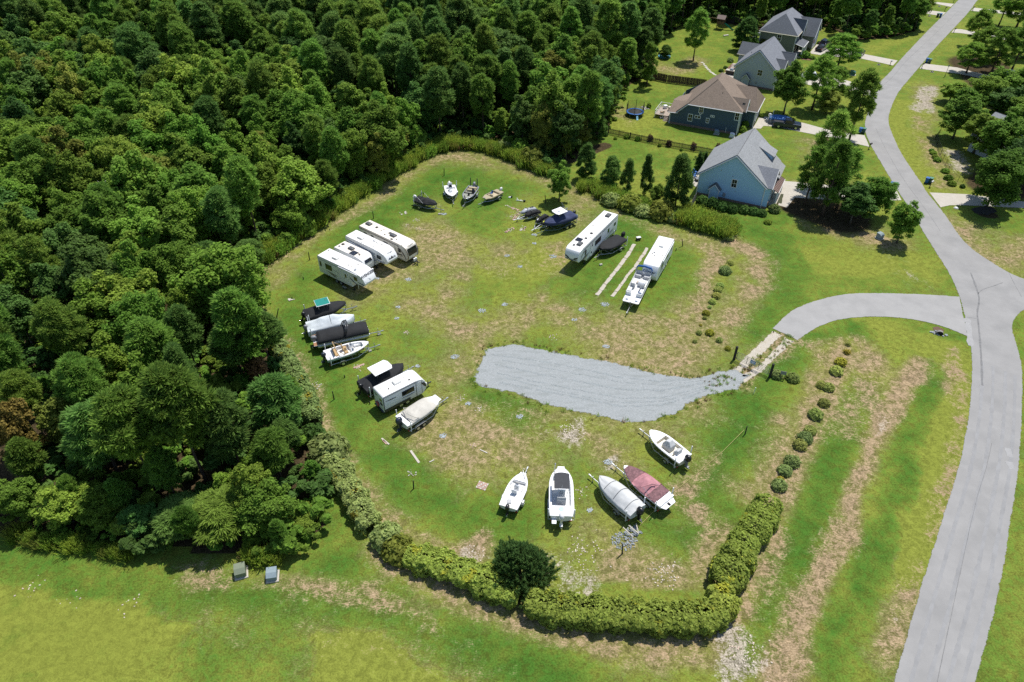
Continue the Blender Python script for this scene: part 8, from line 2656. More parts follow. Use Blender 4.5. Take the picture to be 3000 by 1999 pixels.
for a, c in zip(path[:-1], path[1:]):
 L = (c - a).length
 for z in (.12, .75, 1.25):
  b = MB(); b.tube([a - o0 + Vector((0, 0, z)), c - o0 + Vector((0, 0, z))], .02, 4); b.build("rail", WIRE, wf)
 for k in range(max(1, int(L / 2.2)) + 1):
  p = a.lerp(c, k / max(1, int(L / 2.2)))
  b = MB(); b.tube([p - o0, p - o0 + Vector((0, 0, 1.35))], .035, 5); b.build("post", WIRE, wf)
 b = MB()
 for k in range(int(L / .25)):
  p = a.lerp(c, (k + .5) * .25 / L) - o0
  b.tube([p + Vector((0, 0, .1)), p + Vector((0, 0, 1.26))], .011, 3)
 o = b.build("wire_bars", WIRE, wf); o["kind"] = "stuff"
GLASSCAR = DARKGLASS
def car(label, c, head, paint, kind="suv", L=4.8, Wd=1.9, Ht=1.75, cat="car", name="parked_car"):
 t = thing(name, label, cat, (c.x, c.y, 0), head)
 h = L / 2
 hood, beltz = (.95, 1.02)
 if kind == "suv":
  prof = [(-h, .55), (-h + .05, .35), (h - .1, .35), (h, .55), (h - .03, .82), (h - .2, .95), (h * .42, 1.05), (-h + .06, 1.05)]
  cab = [(h * .44, 1.04), (h * .14, Ht - .05), (-h * .05, Ht), (-h * .75, Ht - .02), (-h + .12, 1.04)]
 elif kind == "pickup":
  prof = [(-h, .6), (-h + .05, .42), (h - .1, .42), (h, .6), (h - .03, .92), (h - .2, 1.05), (h * .45, 1.12), (-h + .02, 1.12)]
  cab = [(h * .48, 1.1), (h * .24, Ht - .05), (h * .08, Ht), (-h * .16, Ht - .02), (-h * .26, 1.1)]
 else:
  prof = [(-h, .52), (-h + .08, .30), (h - .1, .30), (h, .50), (h - .05, .70), (h - .25, .80), (h * .40, .92), (-h * .62, .96), (-h + .06, .88)]
  cab = [(h * .42, .90), (h * .10, Ht - .06), (-h * .05, Ht), (-h * .42, Ht - .04), (-h * .74, .94)]
 b = MB(); b.prism(prof, -Wd / 2, Wd / 2)
 b.build("body", paint, t, bevel=.07, seg=2)
 b = MB(); b.prism(cab, -Wd / 2 + .10, Wd / 2 - .10)
 b.v = [(x, y * (1 - .16 * (z > 1.15)), z) for x, y, z in b.v]
 cb = b.build("cabin", paint, t, bevel=.05)
 zt, zb = Ht - .14, beltz + .08
 for s in (-1, 1):
  g = MB()
  y0, y1 = s * (Wd / 2 - .085), s * ((Wd / 2 - .10) * .86 + .025)
  x0, x1, x2, x3 = cab[-1][0] + .25, cab[0][0] - .25, cab[1][0] - .06, cab[-2][0] + .08
  g.sheet([(x0, y0, zb), (x1, y0, zb), (x2, y1, zt), (x3, y1, zt)] if s < 0 else [(x1, y0, zb), (x0, y0, zb), (x3, y1, zt), (x2, y1, zt)], .02)
  g.build("side_window", GLASSCAR, cb)
 g = MB()
 w0, w1 = Wd / 2 - .22, (Wd / 2 - .22) * .84
 dx = .03
 g.sheet([(cab[0][0] - .03 + dx, -w0, cab[0][1] + .06), (cab[0][0] - .03 + dx, w0, cab[0][1] + .06), (cab[1][0] + .05 + dx, w1, cab[1][1] - .06), (cab[1][0] + .05 + dx, -w1, cab[1][1] - .06)], .02)
 g.build("windscreen", GLASSCAR, cb)
 g = MB()
 g.sheet([(cab[-1][0] + .02 - dx, w0, cab[-1][1] + .08), (cab[-1][0] + .02 - dx, -w0, cab[-1][1] + .08), (cab[-2][0] - .03 - dx, -w1, cab[-2][1] - .08), (cab[-2][0] - .03 - dx, w1, cab[-2][1] - .08)], .02)
 g.build("rear_window", GLASSCAR, cb)
 if kind == "pickup":
  b = MB(); b.box(-h + .10, -h * .30, -Wd / 2 + .12, Wd / 2 - .12, 1.10, 1.125); b.build("bed_floor", BLACKPL, t)
  for s in (-1, 1):
   b = MB(); b.box(-h + .05, -h * .28, s * (Wd / 2 - .06) - .05, s * (Wd / 2 - .06) + .05, 1.10, 1.30); b.build("bed_side", paint, t, bevel=.02)
  b = MB(); b.box(-h + .02, -h + .10, -Wd / 2 + .1, Wd / 2 - .1, 1.10, 1.28); b.build("tailgate", paint, t)
 r_ = .36 if kind != "sedan" else .32
 for x in (h * .62, -h * .60):
  for s in (-1, 1):
   wheel(t, x, s * (Wd / 2 - .10), r_, .24, s)
 for s in (-1, 1):
  b = MB(); b.obox(Vector((h - .06, s * (Wd / 2 - .28), .78)), .12, .36, .14); b.build("headlight", PVC, t, bevel=.02)
  b = MB(); b.obox(Vector((-h + .04, s * (Wd / 2 - .18), .85)), .10, .22, .26); b.build("tail_light", M("red_lens", (.35, .02, .02), .3), t, bevel=.02)
  b = MB(); b.obox(Vector((h * .34, s * (Wd / 2 + .07), 1.08)), .12, .18, .12); b.build("mirror", paint, t, bevel=.02)
 return t
P_DKBLUE = M("midnight_blue_paint", (0.015, 0.025, 0.055), .25, .2, var=.05, coat=.6)
P_BLACK = M("black_paint", (0.010, 0.012, 0.016), .22, .2, var=.05, coat=.6)
P_BLUE = M("navy_paint", (0.02, 0.035, 0.08), .25, .2, var=.05, coat=.6)
P_WHITE = M("white_paint", (0.68, 0.70, 0.71), .25, .0, var=.02, coat=.5)
P_GREEN = M("grey_green_paint_car", (0.10, 0.13, 0.12), .3, .2, var=.05, coat=.5)
car("midnight blue pickup truck on the drive of the slate blue house", Z1(1738, 700), R(-16), P_DKBLUE, "pickup", 5.6, 1.95, 1.85, "truck", "pickup_truck")
car("white car half hidden by pines on the grey house's drive", Z2(1235, 1085), R(168), P_WHITE, "suv", 4.7, 1.85, 1.65)
car("blue-roofed dark car nearest the far garage", Z2(1490, 625), R(48), P_BLUE, "suv", 4.6, 1.85, 1.7)
car("dark blue car parked just below the one near the far garage", Z2(1440, 690), R(48), P_BLACK, "sedan", 4.6, 1.82, 1.45)
car("dark blue van-like car at the head of the long pale drive", Z2(1955, 770), R(55), P_BLUE, "suv", 4.8, 1.95, 1.8)
car("grey-green car in the shade of the right-hand pines", at(2938, 238), R(-12), P_GREEN, "suv", 4.7, 1.9, 1.6)
car("white vehicle glimpsed through the right-hand pines", at(2960, 224), R(-12), P_WHITE, "sedan", 4.5, 1.8, 1.45)
# blue covered boat beside the pickup
rt, L, c, hd = set_boat("motorboat", "blue covered boat parked beside the midnight blue pickup", (1790, 632), (1590, 600), Z1, 1.2)
H_ = Hull(L, 2.1, .6, 1.25, .15)
H_.hull(rt, HULLBLACK); H_.cover(rt, BLUECLOTH, [(0, .1), (.3, .45), (.6, .5), (.8, .25), (1, .05)], 21, k=1.9, skirt=.35, wr=.05)
outboard(rt, -L / 2, 1.15, COWLWHITE, s=.9, tilt=.2)
boat_trailer("trailer under the blue covered boat by the pickup", c, hd, L, 1)
def bin_(c, rot, col, lab, lid):
 t = thing("trash_bin", lab, "trash bin", c, rot, "roadside wheelie bins")
 b = MB(); b.loft([[(-.26, -.25, .08), (.26, -.25, .08), (.26, .25, .08), (-.26, .25, .08)], [(-.34, -.31, 1.02), (.34, -.31, 1.02), (.34, .31, 1.02), (-.34, .31, 1.02)]])
 b.build("body", col, t, bevel=.03)
 b = MB(); b.loft([[(-.38, -.34, 1.02), (.40, -.34, 1.02), (.40, .34, 1.02), (-.38, .34, 1.02)], [(-.34, -.30, 1.10), (.34, -.30, 1.12), (.34, .30, 1.12), (-.34, .30, 1.10)]])
 b.build("lid", lid, t, bevel=.02)
 for s in (-1, 1):
  w_ = MB(); w_.cyl((-.27, s * .28, .12), (0, 1, 0), .12, .07, 10); w_.build("wheel", BLACKPL, t)
 b = MB(); b.tube([(-.42, -.24, 1.0), (-.42, .24, 1.0)], .025, 6); b.build("handle", BLACKPL, t)
BINBLUE = M("blue_bin_plastic", (0.008, 0.105, 0.33), .45, var=.08)
BINGREEN = M("dark_green_bin_plastic", (0.02, 0.085, 0.06), .5, var=.1)
BINDARK = M("black_green_bin_plastic", (0.02, 0.045, 0.04), .5, var=.1)
LIDGREEN = M("green_bin_lid", (0.05, 0.20, 0.13), .5, var=.1)
for (cv, x, y, x2, y2, w1, gm) in ((Z3, 1196, 242, 1158, 238, "at the far left driveway", BINDARK), (Z3, 1008, 866, 1046, 874, "at the drive opposite", BINGREEN), (Z4, 465, 352, 505, 356, "under the airy roadside pine", BINGREEN),
 (Z4, 822, 984, 868, 990, "beside the oak at the blue house's drive", BINGREEN), (Z4, 1228, 928, 1268, 930, "by the white mailbox", BINGREEN)):
 bin_(cv(x, y), R(50), BINBLUE, "blue wheelie bin " + w1, BINBLUE)
 bin_(cv(x2, y2), R(50), gm, "dark green wheelie bin " + w1, LIDGREEN)
def mailbox(c, lab, box, rot=.6):
 t = thing("mailbox", lab, "mailbox", c, rot)
 b = MB(); b.box(-.05, .05, -.05, .05, -.05, 1.15); b.build("post", M("dark_wood_post", (.05, .035, .025), .8), t)
 b = MB(); b.box(-.05, .55, -.05, .05, .88, .96); b.build("arm", M("dark_wood_post", (.05, .035, .025), .8), t)
 b = MB()
 pr = [(-.12, .0), (.12, .0), (.12, .15), (.085, .23), (0, .26), (-.085, .23), (-.12, .15)]
 b.loft([[(x, p, .98 + z) for p, z in pr] for x in (.02, .60)])
 bo = b.build("box", box, t)
 b = MB(); b.box(.25, .30, -.15, -.13, 1.05, 1.30); b.build("flag", M("red_lens", (.35, .02, .02), .3), bo)
for cv, x, y, lab, m in ((Z3, 1378, 38, "dark mailbox topmost at the road", BLACKPL), (Z3, 1258, 158, "dark mailbox by the plum tree lawn", BLACKPL), (Z3, 1642, 152, "dark mailbox at the far right drive", BLACKPL), (Z3, 1382, 455, "dark mailbox by the short drive of the leaning pine", BLACKPL),
 (Z3, 503, 905, "pale mailbox at the end of the farthest house's drive", PVC), (Z3, 940, 945, "dark mailbox below the bins opposite the long drive", BLACKPL), (Z4, 566, 540, "dark mailbox at the road bend by the brown-roofed house's drive", BLACKPL),
 (Z4, 1265, 980, "white mailbox beside bins at the wide drive", PVC)):
 mailbox(cv(x, y), lab, m)
def lamp(c, lab, rot=0):
 t = thing("lamp_post", lab, "lamp post", c, rot)
 b = MB(); b.tube([(0, 0, 0), (0, 0, 2.3)], [.06, .04], 8); b.cyl((0, 0, .1), (0, 0, 1), .11, .2, 8); b.build("pole", BLACKPL, t)
 b = MB(); b.loft([[(a * .08, c_ * .08, 2.3) for a, c_ in ((-1, -1), (1, -1), (1, 1), (-1, 1))], [(a * .14, c_ * .14, 2.6) for a, c_ in ((-1, -1), (1, -1), (1, 1), (-1, 1))]]); b.build("lantern", M("frosted_glass", (.5, .5, .45), .3), t)
 b = MB(); b.loft([[(a * .18, c_ * .18, 2.6) for a, c_ in ((-1, -1), (1, -1), (1, 1), (-1, 1))], [(a * .02, c_ * .02, 2.76) for a, c_ in ((-1, -1), (1, -1), (1, 1), (-1, 1))]]); b.build("cap", BLACKPL, t)
lamp(Z3(1840, 260), "black lamp post on the far right lawn"); lamp(Z3(1262, 1055), "black lamp post by the drive with the bins opposite")
UTILGREEN = M("olive_utility_paint", (0.16, 0.19, 0.13), .6, var=.1); UTILBLUE = M("grey_blue_utility_paint", (0.20, 0.26, 0.29), .6, var=.1); UTILTEAL = M("green_utility_paint", (0.03, 0.12, 0.08), .5, var=.1)
def transformer(c, rot, lab, m, sx=.95, sy=.85, hz=.85, name="utility_box"):
 t = thing(name, lab, "utility box", c, rot)
 b = MB(); b.box(-sx / 2 - .14, sx / 2 + .14, -sy / 2 - .14, sy / 2 + .14, -.05, .12); b.build("base", CONCRETE, t, bevel=.02)
 b = MB(); b.prism([(-sx / 2, .12), (sx / 2, .12), (sx / 2, hz * .72), (sx * .1, hz), (-sx / 2, hz)], -sy / 2, sy / 2); b.build("cabinet", m, t, bevel=.03)
 b = MB(); b.prism([(sx / 2 + .03, hz * .72 + .0), (sx / 2 + .03, hz * .72 + .04), (sx * .1, hz + .045), (-sx / 2 - .03, hz + .045), (-sx / 2 - .03, hz + .005), (sx * .1, hz + .005)], -sy / 2 - .03, sy / 2 + .03); b.build("lid", m, t)
transformer(ZJ(1388, 550), R(-72), "olive utility box at the wood's edge, left of a grey one", UTILGREEN, 1.05, .95, .95)
transformer(ZJ(1568, 570), R(-80), "grey-blue utility box at the wood's edge, right of the olive one", UTILBLUE, 1.0, .9, .85)
transformer(Z2(1872, 1035), R(-30), "green utility box on the lawn between road and pines", UTILTEAL, 1.1, 1.0, .95)
transformer(Z4(690, 1562), R(-60), "grey utility pedestal by the small lone oak", UTILBLUE, .9, .8, .9)
transformer(Z1(1095, 762), R(-25), "grey outdoor air unit against the slate blue wall", UTILBLUE, .85, .85, .8, "air_unit")
transformer(Z1(1237, 790), R(-25), "white outdoor air unit near the slate blue house's corner", PVC, .85, .85, .75, "air_unit")
for cv, x, y, lab in ((Z3, 350, 897, "small dark lawn drain beside the farthest house's drive"), (Z3, 1085, 997, "small dark lawn drain below the drive opposite"), (Z3, 1185, 92, "small dark lawn mound near the plum tree"), (Z3, 1047, 226, "small dark lawn drain on a pale pad by the far bins"),
 (Z4, 412, 496, "small dark lawn drain by the roadside pine"), (Z4, 1572, 1218, "small white lawn marker by the wide drive")):
 t = thing("lawn_drain", lab, "drain", cv(x, y))
 b = MB(); b.cyl((0, 0, .03), (0, 0, 1), .42, .10, 12); b.build("collar", CONCRETE, t)
 b = MB(); b.ball((0, 0, .08), .34, .34, .20, 12, 4, 0); b.build("cover", PVC if "white" in lab else BLACKPL, t, smooth='all')
GATEST = M("green_grey_gate_tube", (0.16, 0.18, 0.16), .45, .6, var=.1)
POSTBK = M("black_treated_post", (0.022, 0.022, 0.018), .85, var=.3, scale=5)
pl, pr_ = ZG(672, 690), ZG(1140, 920)
for p, lab in ((pl, "thick dark gate post left of the entrance gate"), (pr_, "thick dark gate post right of the entrance gate")):
 b = MB(); b.tube([(0, 0, -.1), (0, 0, 2.15)], [.17, .16], 10); b.tube([(0, 0, 2.15), (0, 0, 2.2)], [.16, .11], 10)
 o = b.build("gate_post", POSTBK); o.location = p; tag(o, lab, "post", "gate posts")
d = pr_ - pl; L = d.length; gaz = math.atan2(d.y, d.x)
g = thing("entrance_gate", "closed tubular farm gate with a blue sign across the track", "gate", pl, gaz)
zs = (.28, .50, .72, .94, 1.18, 1.44)
for i, z in enumerate(zs):
 b = MB(); b.tube([(.30, 0, z), (L - .30, 0, z)], .024, 6); b.build("rail", GATEST, g)
for x in (.30, L * .34, L * .66, L - .30):
 b = MB(); b.tube([(x, 0, .24), (x, 0, 1.48)], .03, 6); b.build("upright", GATEST, g)
for x in (.22, L - .24):
 for z in (.5, 1.2):
  b = MB(); b.box(x - .1, x + .08, -.03, .03, z - .03, z + .03); b.build("hinge", DARKSTEEL, g)
sg = thing("gate_sign", "small blue two-panel sign hanging on the gate bars", "sign", pl + Vector((math.cos(gaz), math.sin(gaz), 0)) * L * .50 + Vector((0, 0, 0)), gaz)
for z0, z1 in ((.80, 1.02), (1.06, 1.30)):
 b = MB(); b.box(-.36, .36, -.055, -.035, z0, z1); p_ = b.build("panel", M("blue_sign", (.09, .22, .38), .5), sg)
 for k in range(2):
  b = MB(); b.box(-.26 + .05 * k, .26 - .08 * k, -.058, -.055, z0 + .05 + .08 * k, z0 + .08 + .08 * k); b.build("text_line", PVC, p_)
# sign frame right of the gate
sf = thing("notice_board", "small brown framed notice board behind the shrub at the gate", "sign", ZG(1300, 942), gaz + .4)
for x in (-.28, .28):
 b = MB(); b.box(x - .04, x + .04, -.04, .04, 0, 1.25); b.build("post", M("red_brown_wood", (.12, .045, .03), .7), sf)
b = MB(); b.box(-.34, .34, -.05, -.02, .75, 1.25); b.build("panel", COWLGREY, sf)
b = MB(); b.box(-.32, .32, -.04, .04, .12, .2); b.build("bottom_rail", M("red_brown_wood", (.12, .045, .03), .7), sf)
b = MB(); b.tube([(0, 0, 0), (.02, 0, .75), (.05, 0, .95)], [.03, .03, .05], 6); o = b.build("marker_post", PVC); o.location = ZG(932, 1132); tag(o, "short white marker post on the grass below the gate", "post")
for cv, x, y, hh, lean, lab in (
  (ZA, 1278, 213, 1.35, (0, 0), "black wooden post behind the cream travel trailer"), (ZA, 300, 848, 1.4, (0, .03), "black wooden post left of the Avenger camper"), (ZA, 205, 1145, .45, (0, 0), "short black stake below the Avenger camper's rear"),
  (ZC, 528, 110, 1.5, (0, .05), "black wooden post behind the white bay boat"), (ZC, 1825, 465, 1.6, (0, -.1), "black wooden post in front of the lone lot tree"), (ZD, 1655, 617, 1.3, (0, -.22), "leaning black post right of the lettered travel trailer"),
  (ZB, 440, 1128, 1.35, (0, 0), "tall black post left of the spare wheel trailer"), (ZB, 545, 908, .4, (0, 0), "short black stake near the white hardtop boat"), (ZB, 797, 1172, .42, (0, 0), "short black stake behind the spare wheel trailer"),
  (ZH, 818, 325, 1.3, (0, -.02), "black post holding the rope's upper end"), (ZI, 1490, 222, 1.6, (0, -.1), "black post beside the rubble heap"), (ZD, 1568, 675, .45, (0, 0), "short black stake beside the leaning post"),
  (lambda a, b_: at(a, b_), 811, 928, 1.5, (0, .35), "strongly leaning black post by the teal-topped boat"), (lambda a, b_: at(a, b_), 1212, 1432, 1.3, (0, .05), "black post with white stones at its foot"), (lambda a, b_: at(a, b_), 856, 876, .3, (0, 0), "low black stake behind the white planks")):
 b = MB(); b.tube([(0, 0, -.1), (0, 0, hh * .5), (0, 0, hh)], [.075, .07, .06], 7)
 o = b.build("wooden_post", POSTBK); o.location = cv(x, y); o.rotation_euler = (lean[0], lean[1], 0); tag(o, lab, "post", "black posts round the lot")
b = MB()
rp = [ZH(800, 290), ZH(520, 560), ZH(250, 790), ZH(-20, 1010), ZE(1960, 765)]
rp = [Vector((p.x, p.y, .30 if i == 0 else .08)) for i, p in enumerate(rp)]
b.tube(rp, .022, 5); o = b.build("rope", M("yellow_rope", (.42, .38, .13), .8)); tag(o, "yellow rope stretched low over the grass from a post", "rope")
b = MB(); rp = [ZE(1845, 885), ZE(1740, 985), ZE(1620, 1110)]; b.tube([Vector((p.x, p.y, .08)) for p in rp], .022, 5); o = b.build("rope", M("yellow_rope", (.42, .38, .13), .8)); tag(o, "short yellow rope end by the rubble heap", "rope")
STONE = M("broken_grey_stone", (0.25, 0.275, 0.285), .9, var=.22, scale=3, bump=.5)
STONEW = M("white_stone", (0.48, 0.45, 0.40), .9, var=.15, scale=4, bump=.4)
STONER = M("pink_brick_rubble", (0.42, 0.28, 0.225), .9, var=.3, scale=4, bump=.4)
PLANK = M("bleached_plank", (0.46, 0.42, 0.36), .85, var=.2, scale=4, stretch=(1, 6, 1))
def stone_mesh(seed, flat_=.5):
 g = random.Random(seed)
 b = MB(); n = g.choice((5, 6, 7))
 r0 = [(math.cos(2 * PI * k / n) * g.uniform(.7, 1.1), math.sin(2 * PI * k / n) * g.uniform(.6, 1.0), -.2) for k in range(n)]
 r1 = [(x * g.uniform(.7, .95), y * g.uniform(.7, .95), flat_ * g.uniform(.7, 1.1)) for x, y, z in r0]
 b.loft([r0, r1])
 return b
SM = []
for k in range(5):
 o = stone_mesh(k, .35).build("stone", STONE); SM.append(o.data); bpy.data.objects.remove(o)
SMW = []
for k in range(4):
 o = stone_mesh(10 + k, .4).build("stone", STONEW); SMW.append(o.data); bpy.data.objects.remove(o)
def heap(name, label, cat, c, n, rad, smin, smax, meshes, seed, hz=.1, ell=1.0, part="stone"):
 t = thing(name, label, cat, c)
 g = random.Random(seed)
 for k in range(n):
  a, r_ = g.uniform(0, 6.28), rad * math.sqrt(g.random())
  o = link(part, g.choice(meshes), t)
  s = g.uniform(smin, smax)
  o.location = (math.cos(a) * r_, math.sin(a) * r_ * ell, .03 + hz * (1 - r_ / rad) * g.random())
  o.scale = (s, s * g.uniform(.6, 1), s * .6)
  o.rotation_euler = (g.gauss(0, .2), g.gauss(0, .2), g.uniform(0, 6.28))
 return t
heap("rubble_heap", "heap of broken grey-blue slabs beside a black post", "rubble", ZI(1500, 155), 150, 1.3, .06, .17, SM, 3, .10, .8)
heap("rubble_heap", "upper part of the rubble with larger broken slabs and sticks", "rubble", ZI(1550, 105), 40, .8, .12, .26, SM, 5, .30, .9)
for k, (p, q) in enumerate((((1490, 100), (1545, 145)), ((1560, 80), (1572, 120)), ((1520, 90), (1575, 128)))):
 a, c = ZI(*p), ZI(*q); m = (a + c) / 2
 b = MB(); b.obox(Vector((0, 0, .5)), (c - a).length, .09, .05, math.atan2((c - a).y, (c - a).x), .15); o = b.build("stick", PLANK); o.location = m; tag(o, ("longest bleached stick lying over the rubble", "short bleached stick at the rubble's top", "middle bleached stick across the rubble")[k], "plank", "sticks on the rubble")
heap("stone_scatter", "small white stones round a black post's foot", "stones", at(1207, 1388), 14, .6, .05, .11, SMW, 7)
heap("stone_scatter", "white and grey broken pieces near the silvery hedge", "stones", ZB(255, 990), 18, .7, .06, .14, SMW, 8)
heap("stone_scatter", "pale broken blocks around the stake behind the cream trailer", "stones", ZA(1720, 135), 7, .7, .12, .28, SMW, 9)
heap("stone_scatter", "white plank bits at a short stake near the left corner", "stones", at(856, 878), 6, .45, .14, .30, SMW, 12)
# blue-grey stone patches in the grass (nobody could count the chips)
spots_g = [D(*p) for p in ((1195, 613), (1270, 590), (1108, 714), (1338, 712), (915, 706), (912, 732), (960, 842), (1075, 928), (1195, 958), (1018, 1002), (1355, 1173), (1397, 1062), (1393, 797), (938, 643), (1020, 492), (868, 640), (1165, 588), (1228, 560), (1228, 540), (1390, 700), (1160, 700), (1320, 735), (1045, 820))]
g = random.Random(4)
b = MB()
for c in spots_g:
 big_ = g.uniform(.28, .55)
 for k in range(int(60 * big_ / .4)):
  a, r_ = g.uniform(0, 6.28), big_ * math.sqrt(g.random()) * g.uniform(.8, 1.1)
  s = g.uniform(.025, .07)
  x, y = c.x + math.cos(a) * r_ * 1.2, c.y + math.sin(a) * r_
  b.obox(Vector((x, y, s * .3)), s * 2, s * 1.6, s, g.uniform(0, 6), g.gauss(0, .2))
o = b.build("gravel_patches", M("gravel_chip", (.34, .38, .40), .9, var=.25, scale=6)); tag(o, "scattered blue-grey stone patches in the lot's grass", kind="stuff")
b = MB()
for c, rx, n in ((ZC(1450, 600), 1.0, 40), (ZC(1430, 640), .9, 40), (ZC(1360, 800), .5, 18), (ZC(1530, 790), .6, 20), (ZC(1410, 530), .5, 16), (ZC(1330, 500), .5, 16), (ZC(170, 680), .6, 18), (ZC(70, 745), .6, 18), (ZC(190, 790), .7, 20), (D(1100, 940), .6, 24), (D(1270, 775), .5, 14), (D(1060, 915), .5, 14), (ZB(690, 800), .5, 20), (ZB(1160, 460), .4, 14), (ZE(1000, 750), .6, 22), (D(1090, 1025), .5, 16), (D(1310, 990), 1.2, 60), (ZI(1280, 210), 1.6, 90), (ZI(700, 230), 1.0, 50), (ZI(1700, 330), 1.4, 60), (ZI(2150, 760), 1.6, 90), (ZJ(180, 635), .8, 14), (ZJ(750, 740), 1.2, 12), (ZJ(400, 700), 1.0, 8)):
 for k in range(n):
  s = g.uniform(.025, .075)
  b.obox(Vector((c.x + g.gauss(0, rx * .6), c.y + g.gauss(0, rx * .6), s * .25)), s * 2.2, s * 1.6, s, g.uniform(0, 6), g.gauss(0, .25))
o = b.build("pale_stone_litter", M("pale_chip", (.50, .44, .36), .9, var=.3, scale=1.5, dirt=((.40, .2, .15), .8, .25))); tag(o, "pale and reddish stone chips strewn over the grass", kind="stuff")
# concrete runner strips between the two right-hand parking places
SLABM = M("old_concrete_slab", (0.44, 0.40, 0.345), .9, var=.16, scale=2.2, bump=.4, dirt=((.25, .20, .12), .7, 1.6))
def strip(label, pts, wd):
 t = thing("concrete_strip", label, "paving", pts[0])
 for a, c in zip(pts[:-1], pts[1:]):
  d = c - a
  L = d.length - .06
  az = math.atan2(d.y, d.x) + RT.gauss(0, .012)
  b = MB()
  e = wd / 2
  poly = []
  for k in range(5):
   poly.append((-L / 2 + L * k / 4, -e + RT.gauss(0, .035)))
  for k in range(5):
   poly.append((L / 2 - L * k / 4, e + RT.gauss(0, .035)))
  b.slab(poly, -.02, .05 + RT.uniform(0, .02))
  o = b.build("slab", SLABM, t)
  o.location = (a + c) / 2 - pts[0]
  o.rotation_euler = (0, 0, az)
strip("left strip of broken concrete slabs for parking wheels", [ZD(*p) for p in ((1040, 592), (985, 685), (920, 775), (855, 865), (795, 940), (735, 1015), (665, 1105), (610, 1180), (560, 1245))], .56)
strip("right strip of broken concrete slabs, ending under the white trailer", [ZD(*p) for p in ((1205, 640), (1150, 735), (1092, 815), (1045, 890), (985, 950), (930, 1025), (870, 1110), (805, 1200), (755, 1262))], .46)
def plank(lab, a, c, wd, m, name="plank"):
 mid_ = (a + c) / 2; d = c - a
 b = MB(); b.obox(Vector((0, 0, .04)), d.length, wd, .05, math.atan2(d.y, d.x)); o = b.build(name, m, None, bevel=.008); o.location = mid_; tag(o, lab, "plank")
plank("long bleached plank lying in the grass left of the skiff", at(1203, 1321), at(1228, 1357), .26, PLANK)
plank("dark and pale board pair beside the beige covered boat, upper", at(1118, 1285), at(1140, 1303), .2, PLANK); plank("reddish board lying next to the pale one by the beige covered boat", at(1122, 1290), at(1133, 1302), .2, STONER)
plank("short white stick right of the long bleached plank", at(1406, 1318), at(1428, 1328), .12, STONEW); plank("small pale stick by the stone ringed post", at(1258, 1355), at(1272, 1348), .12, STONEW)
plank("reddish board in the grass between bowrider and white hardtop boat", ZB(632, 815), ZB(742, 775), .28, STONER)
mt = thing("brick_mat", "small square of pinkish bricks on the grass left of the skiff", "paving", at(1413, 1424), R(68))
for i in range(4):
 for j in range(7):
  b = MB(); b.box(-.5 + i * .25 + .01, -.5 + i * .25 + .24, -.55 + j * .16 + .01, -.55 + j * .16 + .15, 0, .05 + .02 * RT.random()); b.build("brick", STONER if (i + j) % 3 else STONEW, mt)
for lab, pts in (("row of broken reddish paving bricks left of the jet ski trailers", [(1505, 575), (1480, 595), (1462, 615), (1448, 635), (1430, 655), (1418, 668)]), ("shorter row of reddish bricks in front of the jet ski trailers", [(1405, 780), (1380, 797), (1352, 815), (1325, 832)]), ("reddish bricks near the navy boat's tongue", [(1560, 772), (1535, 790), (1512, 808)]), ("loose reddish bricks below the tan jon boat", [(1405, 525), (1432, 537), (1460, 552)])):
 t = thing("brick_row", lab, "paving", ZC(*pts[0]))
 for p in pts:
  q = ZC(*p) - t.location
  for k in range(2):
   b = MB(); b.obox(Vector((q.x + RT.gauss(0, .12), q.y + RT.gauss(0, .12), .035)), .38, .22, .07, RT.uniform(0, 3)); b.build("brick", STONER if RT.random() < .75 else STONEW, t)
# wheel chocks and blocks at the tongues
for cv, x, y, lab, m in ((ZB, 890, 482, "white and red block under the pontoon trailer's tongue", STONEW), (ZB, 798, 648, "white block under the bowrider trailer's tongue", STONEW), (ZA, 1890, 825, "pink block under the cream trailer's tongue", STONER), (ZC, 468, 606, "tan block under the small green boat's tongue", PLANK), (ZD, 610, 860, "white plank under the runabout trailer's tongue", STONEW)):
 b = MB(); b.obox(Vector((0, 0, .11)), .42, .30, .22, .4); b.obox(Vector((0, 0, .24)), .46, .16, .05, .4); o = b.build("support_block", m, None, bevel=.02); o.location = cv(x, y); tag(o, lab, "block", "blocks under trailer tongues")
jk = thing("boat_stand", "white and black stand left lying near the jon boat", "stand", ZC(1512, 438))
b = MB(); b.tube([(-.9, .2, .15), (-.3, 0, .2), (.3, -.1, .12)], .06, 6); b.tube([(-.75, .7, .3), (-.5, .1, .2)], .05, 6); b.tube([(-.3, 0, .2), (.1, .25, .12)], .05, 6); b.build("frame", PVC, jk)
b = MB(); b.ball((.55, -.1, .18), .22, .2, .2); b.build("weight", BLACKPL, jk, smooth='all')
jk = thing("boat_stand", "small white and black object right of the jon boat", "stand", ZC(1380, 392))
b = MB(); b.obox(Vector((-.2, 0, .1)), .4, .25, .16, .3); b.build("frame", PVC, jk); b = MB(); b.ball((.15, .05, .2), .16, .16, .2); b.build("weight", BLACKPL, jk, smooth='all')
cl = thing("cooler_cart", "small black and white cart on the grass beside the black covered runabout", "cart", ZD(1088, 540), .3)
b = MB(); b.box(-.35, .35, -.22, .22, .12, .5); b.build("bin", BLACKPL, cl, bevel=.03)
b = MB(); b.box(-.37, .37, -.24, .24, .5, .58); b.build("lid", PVC, cl, bevel=.02)
for s in (-1, 1):
 wheel(cl, -.2, s * .27, .12, .07, s)
st = thing("ground_step", "aluminium step lying in the shade beside the Avenger camper", "step", ZA(780, 1150), R(-36))
for y in (-.2, .2):
 b = MB(); b.box(-.75, .75, y - .1, y + .1, .05, .1); b.build("tread", ALU, st)
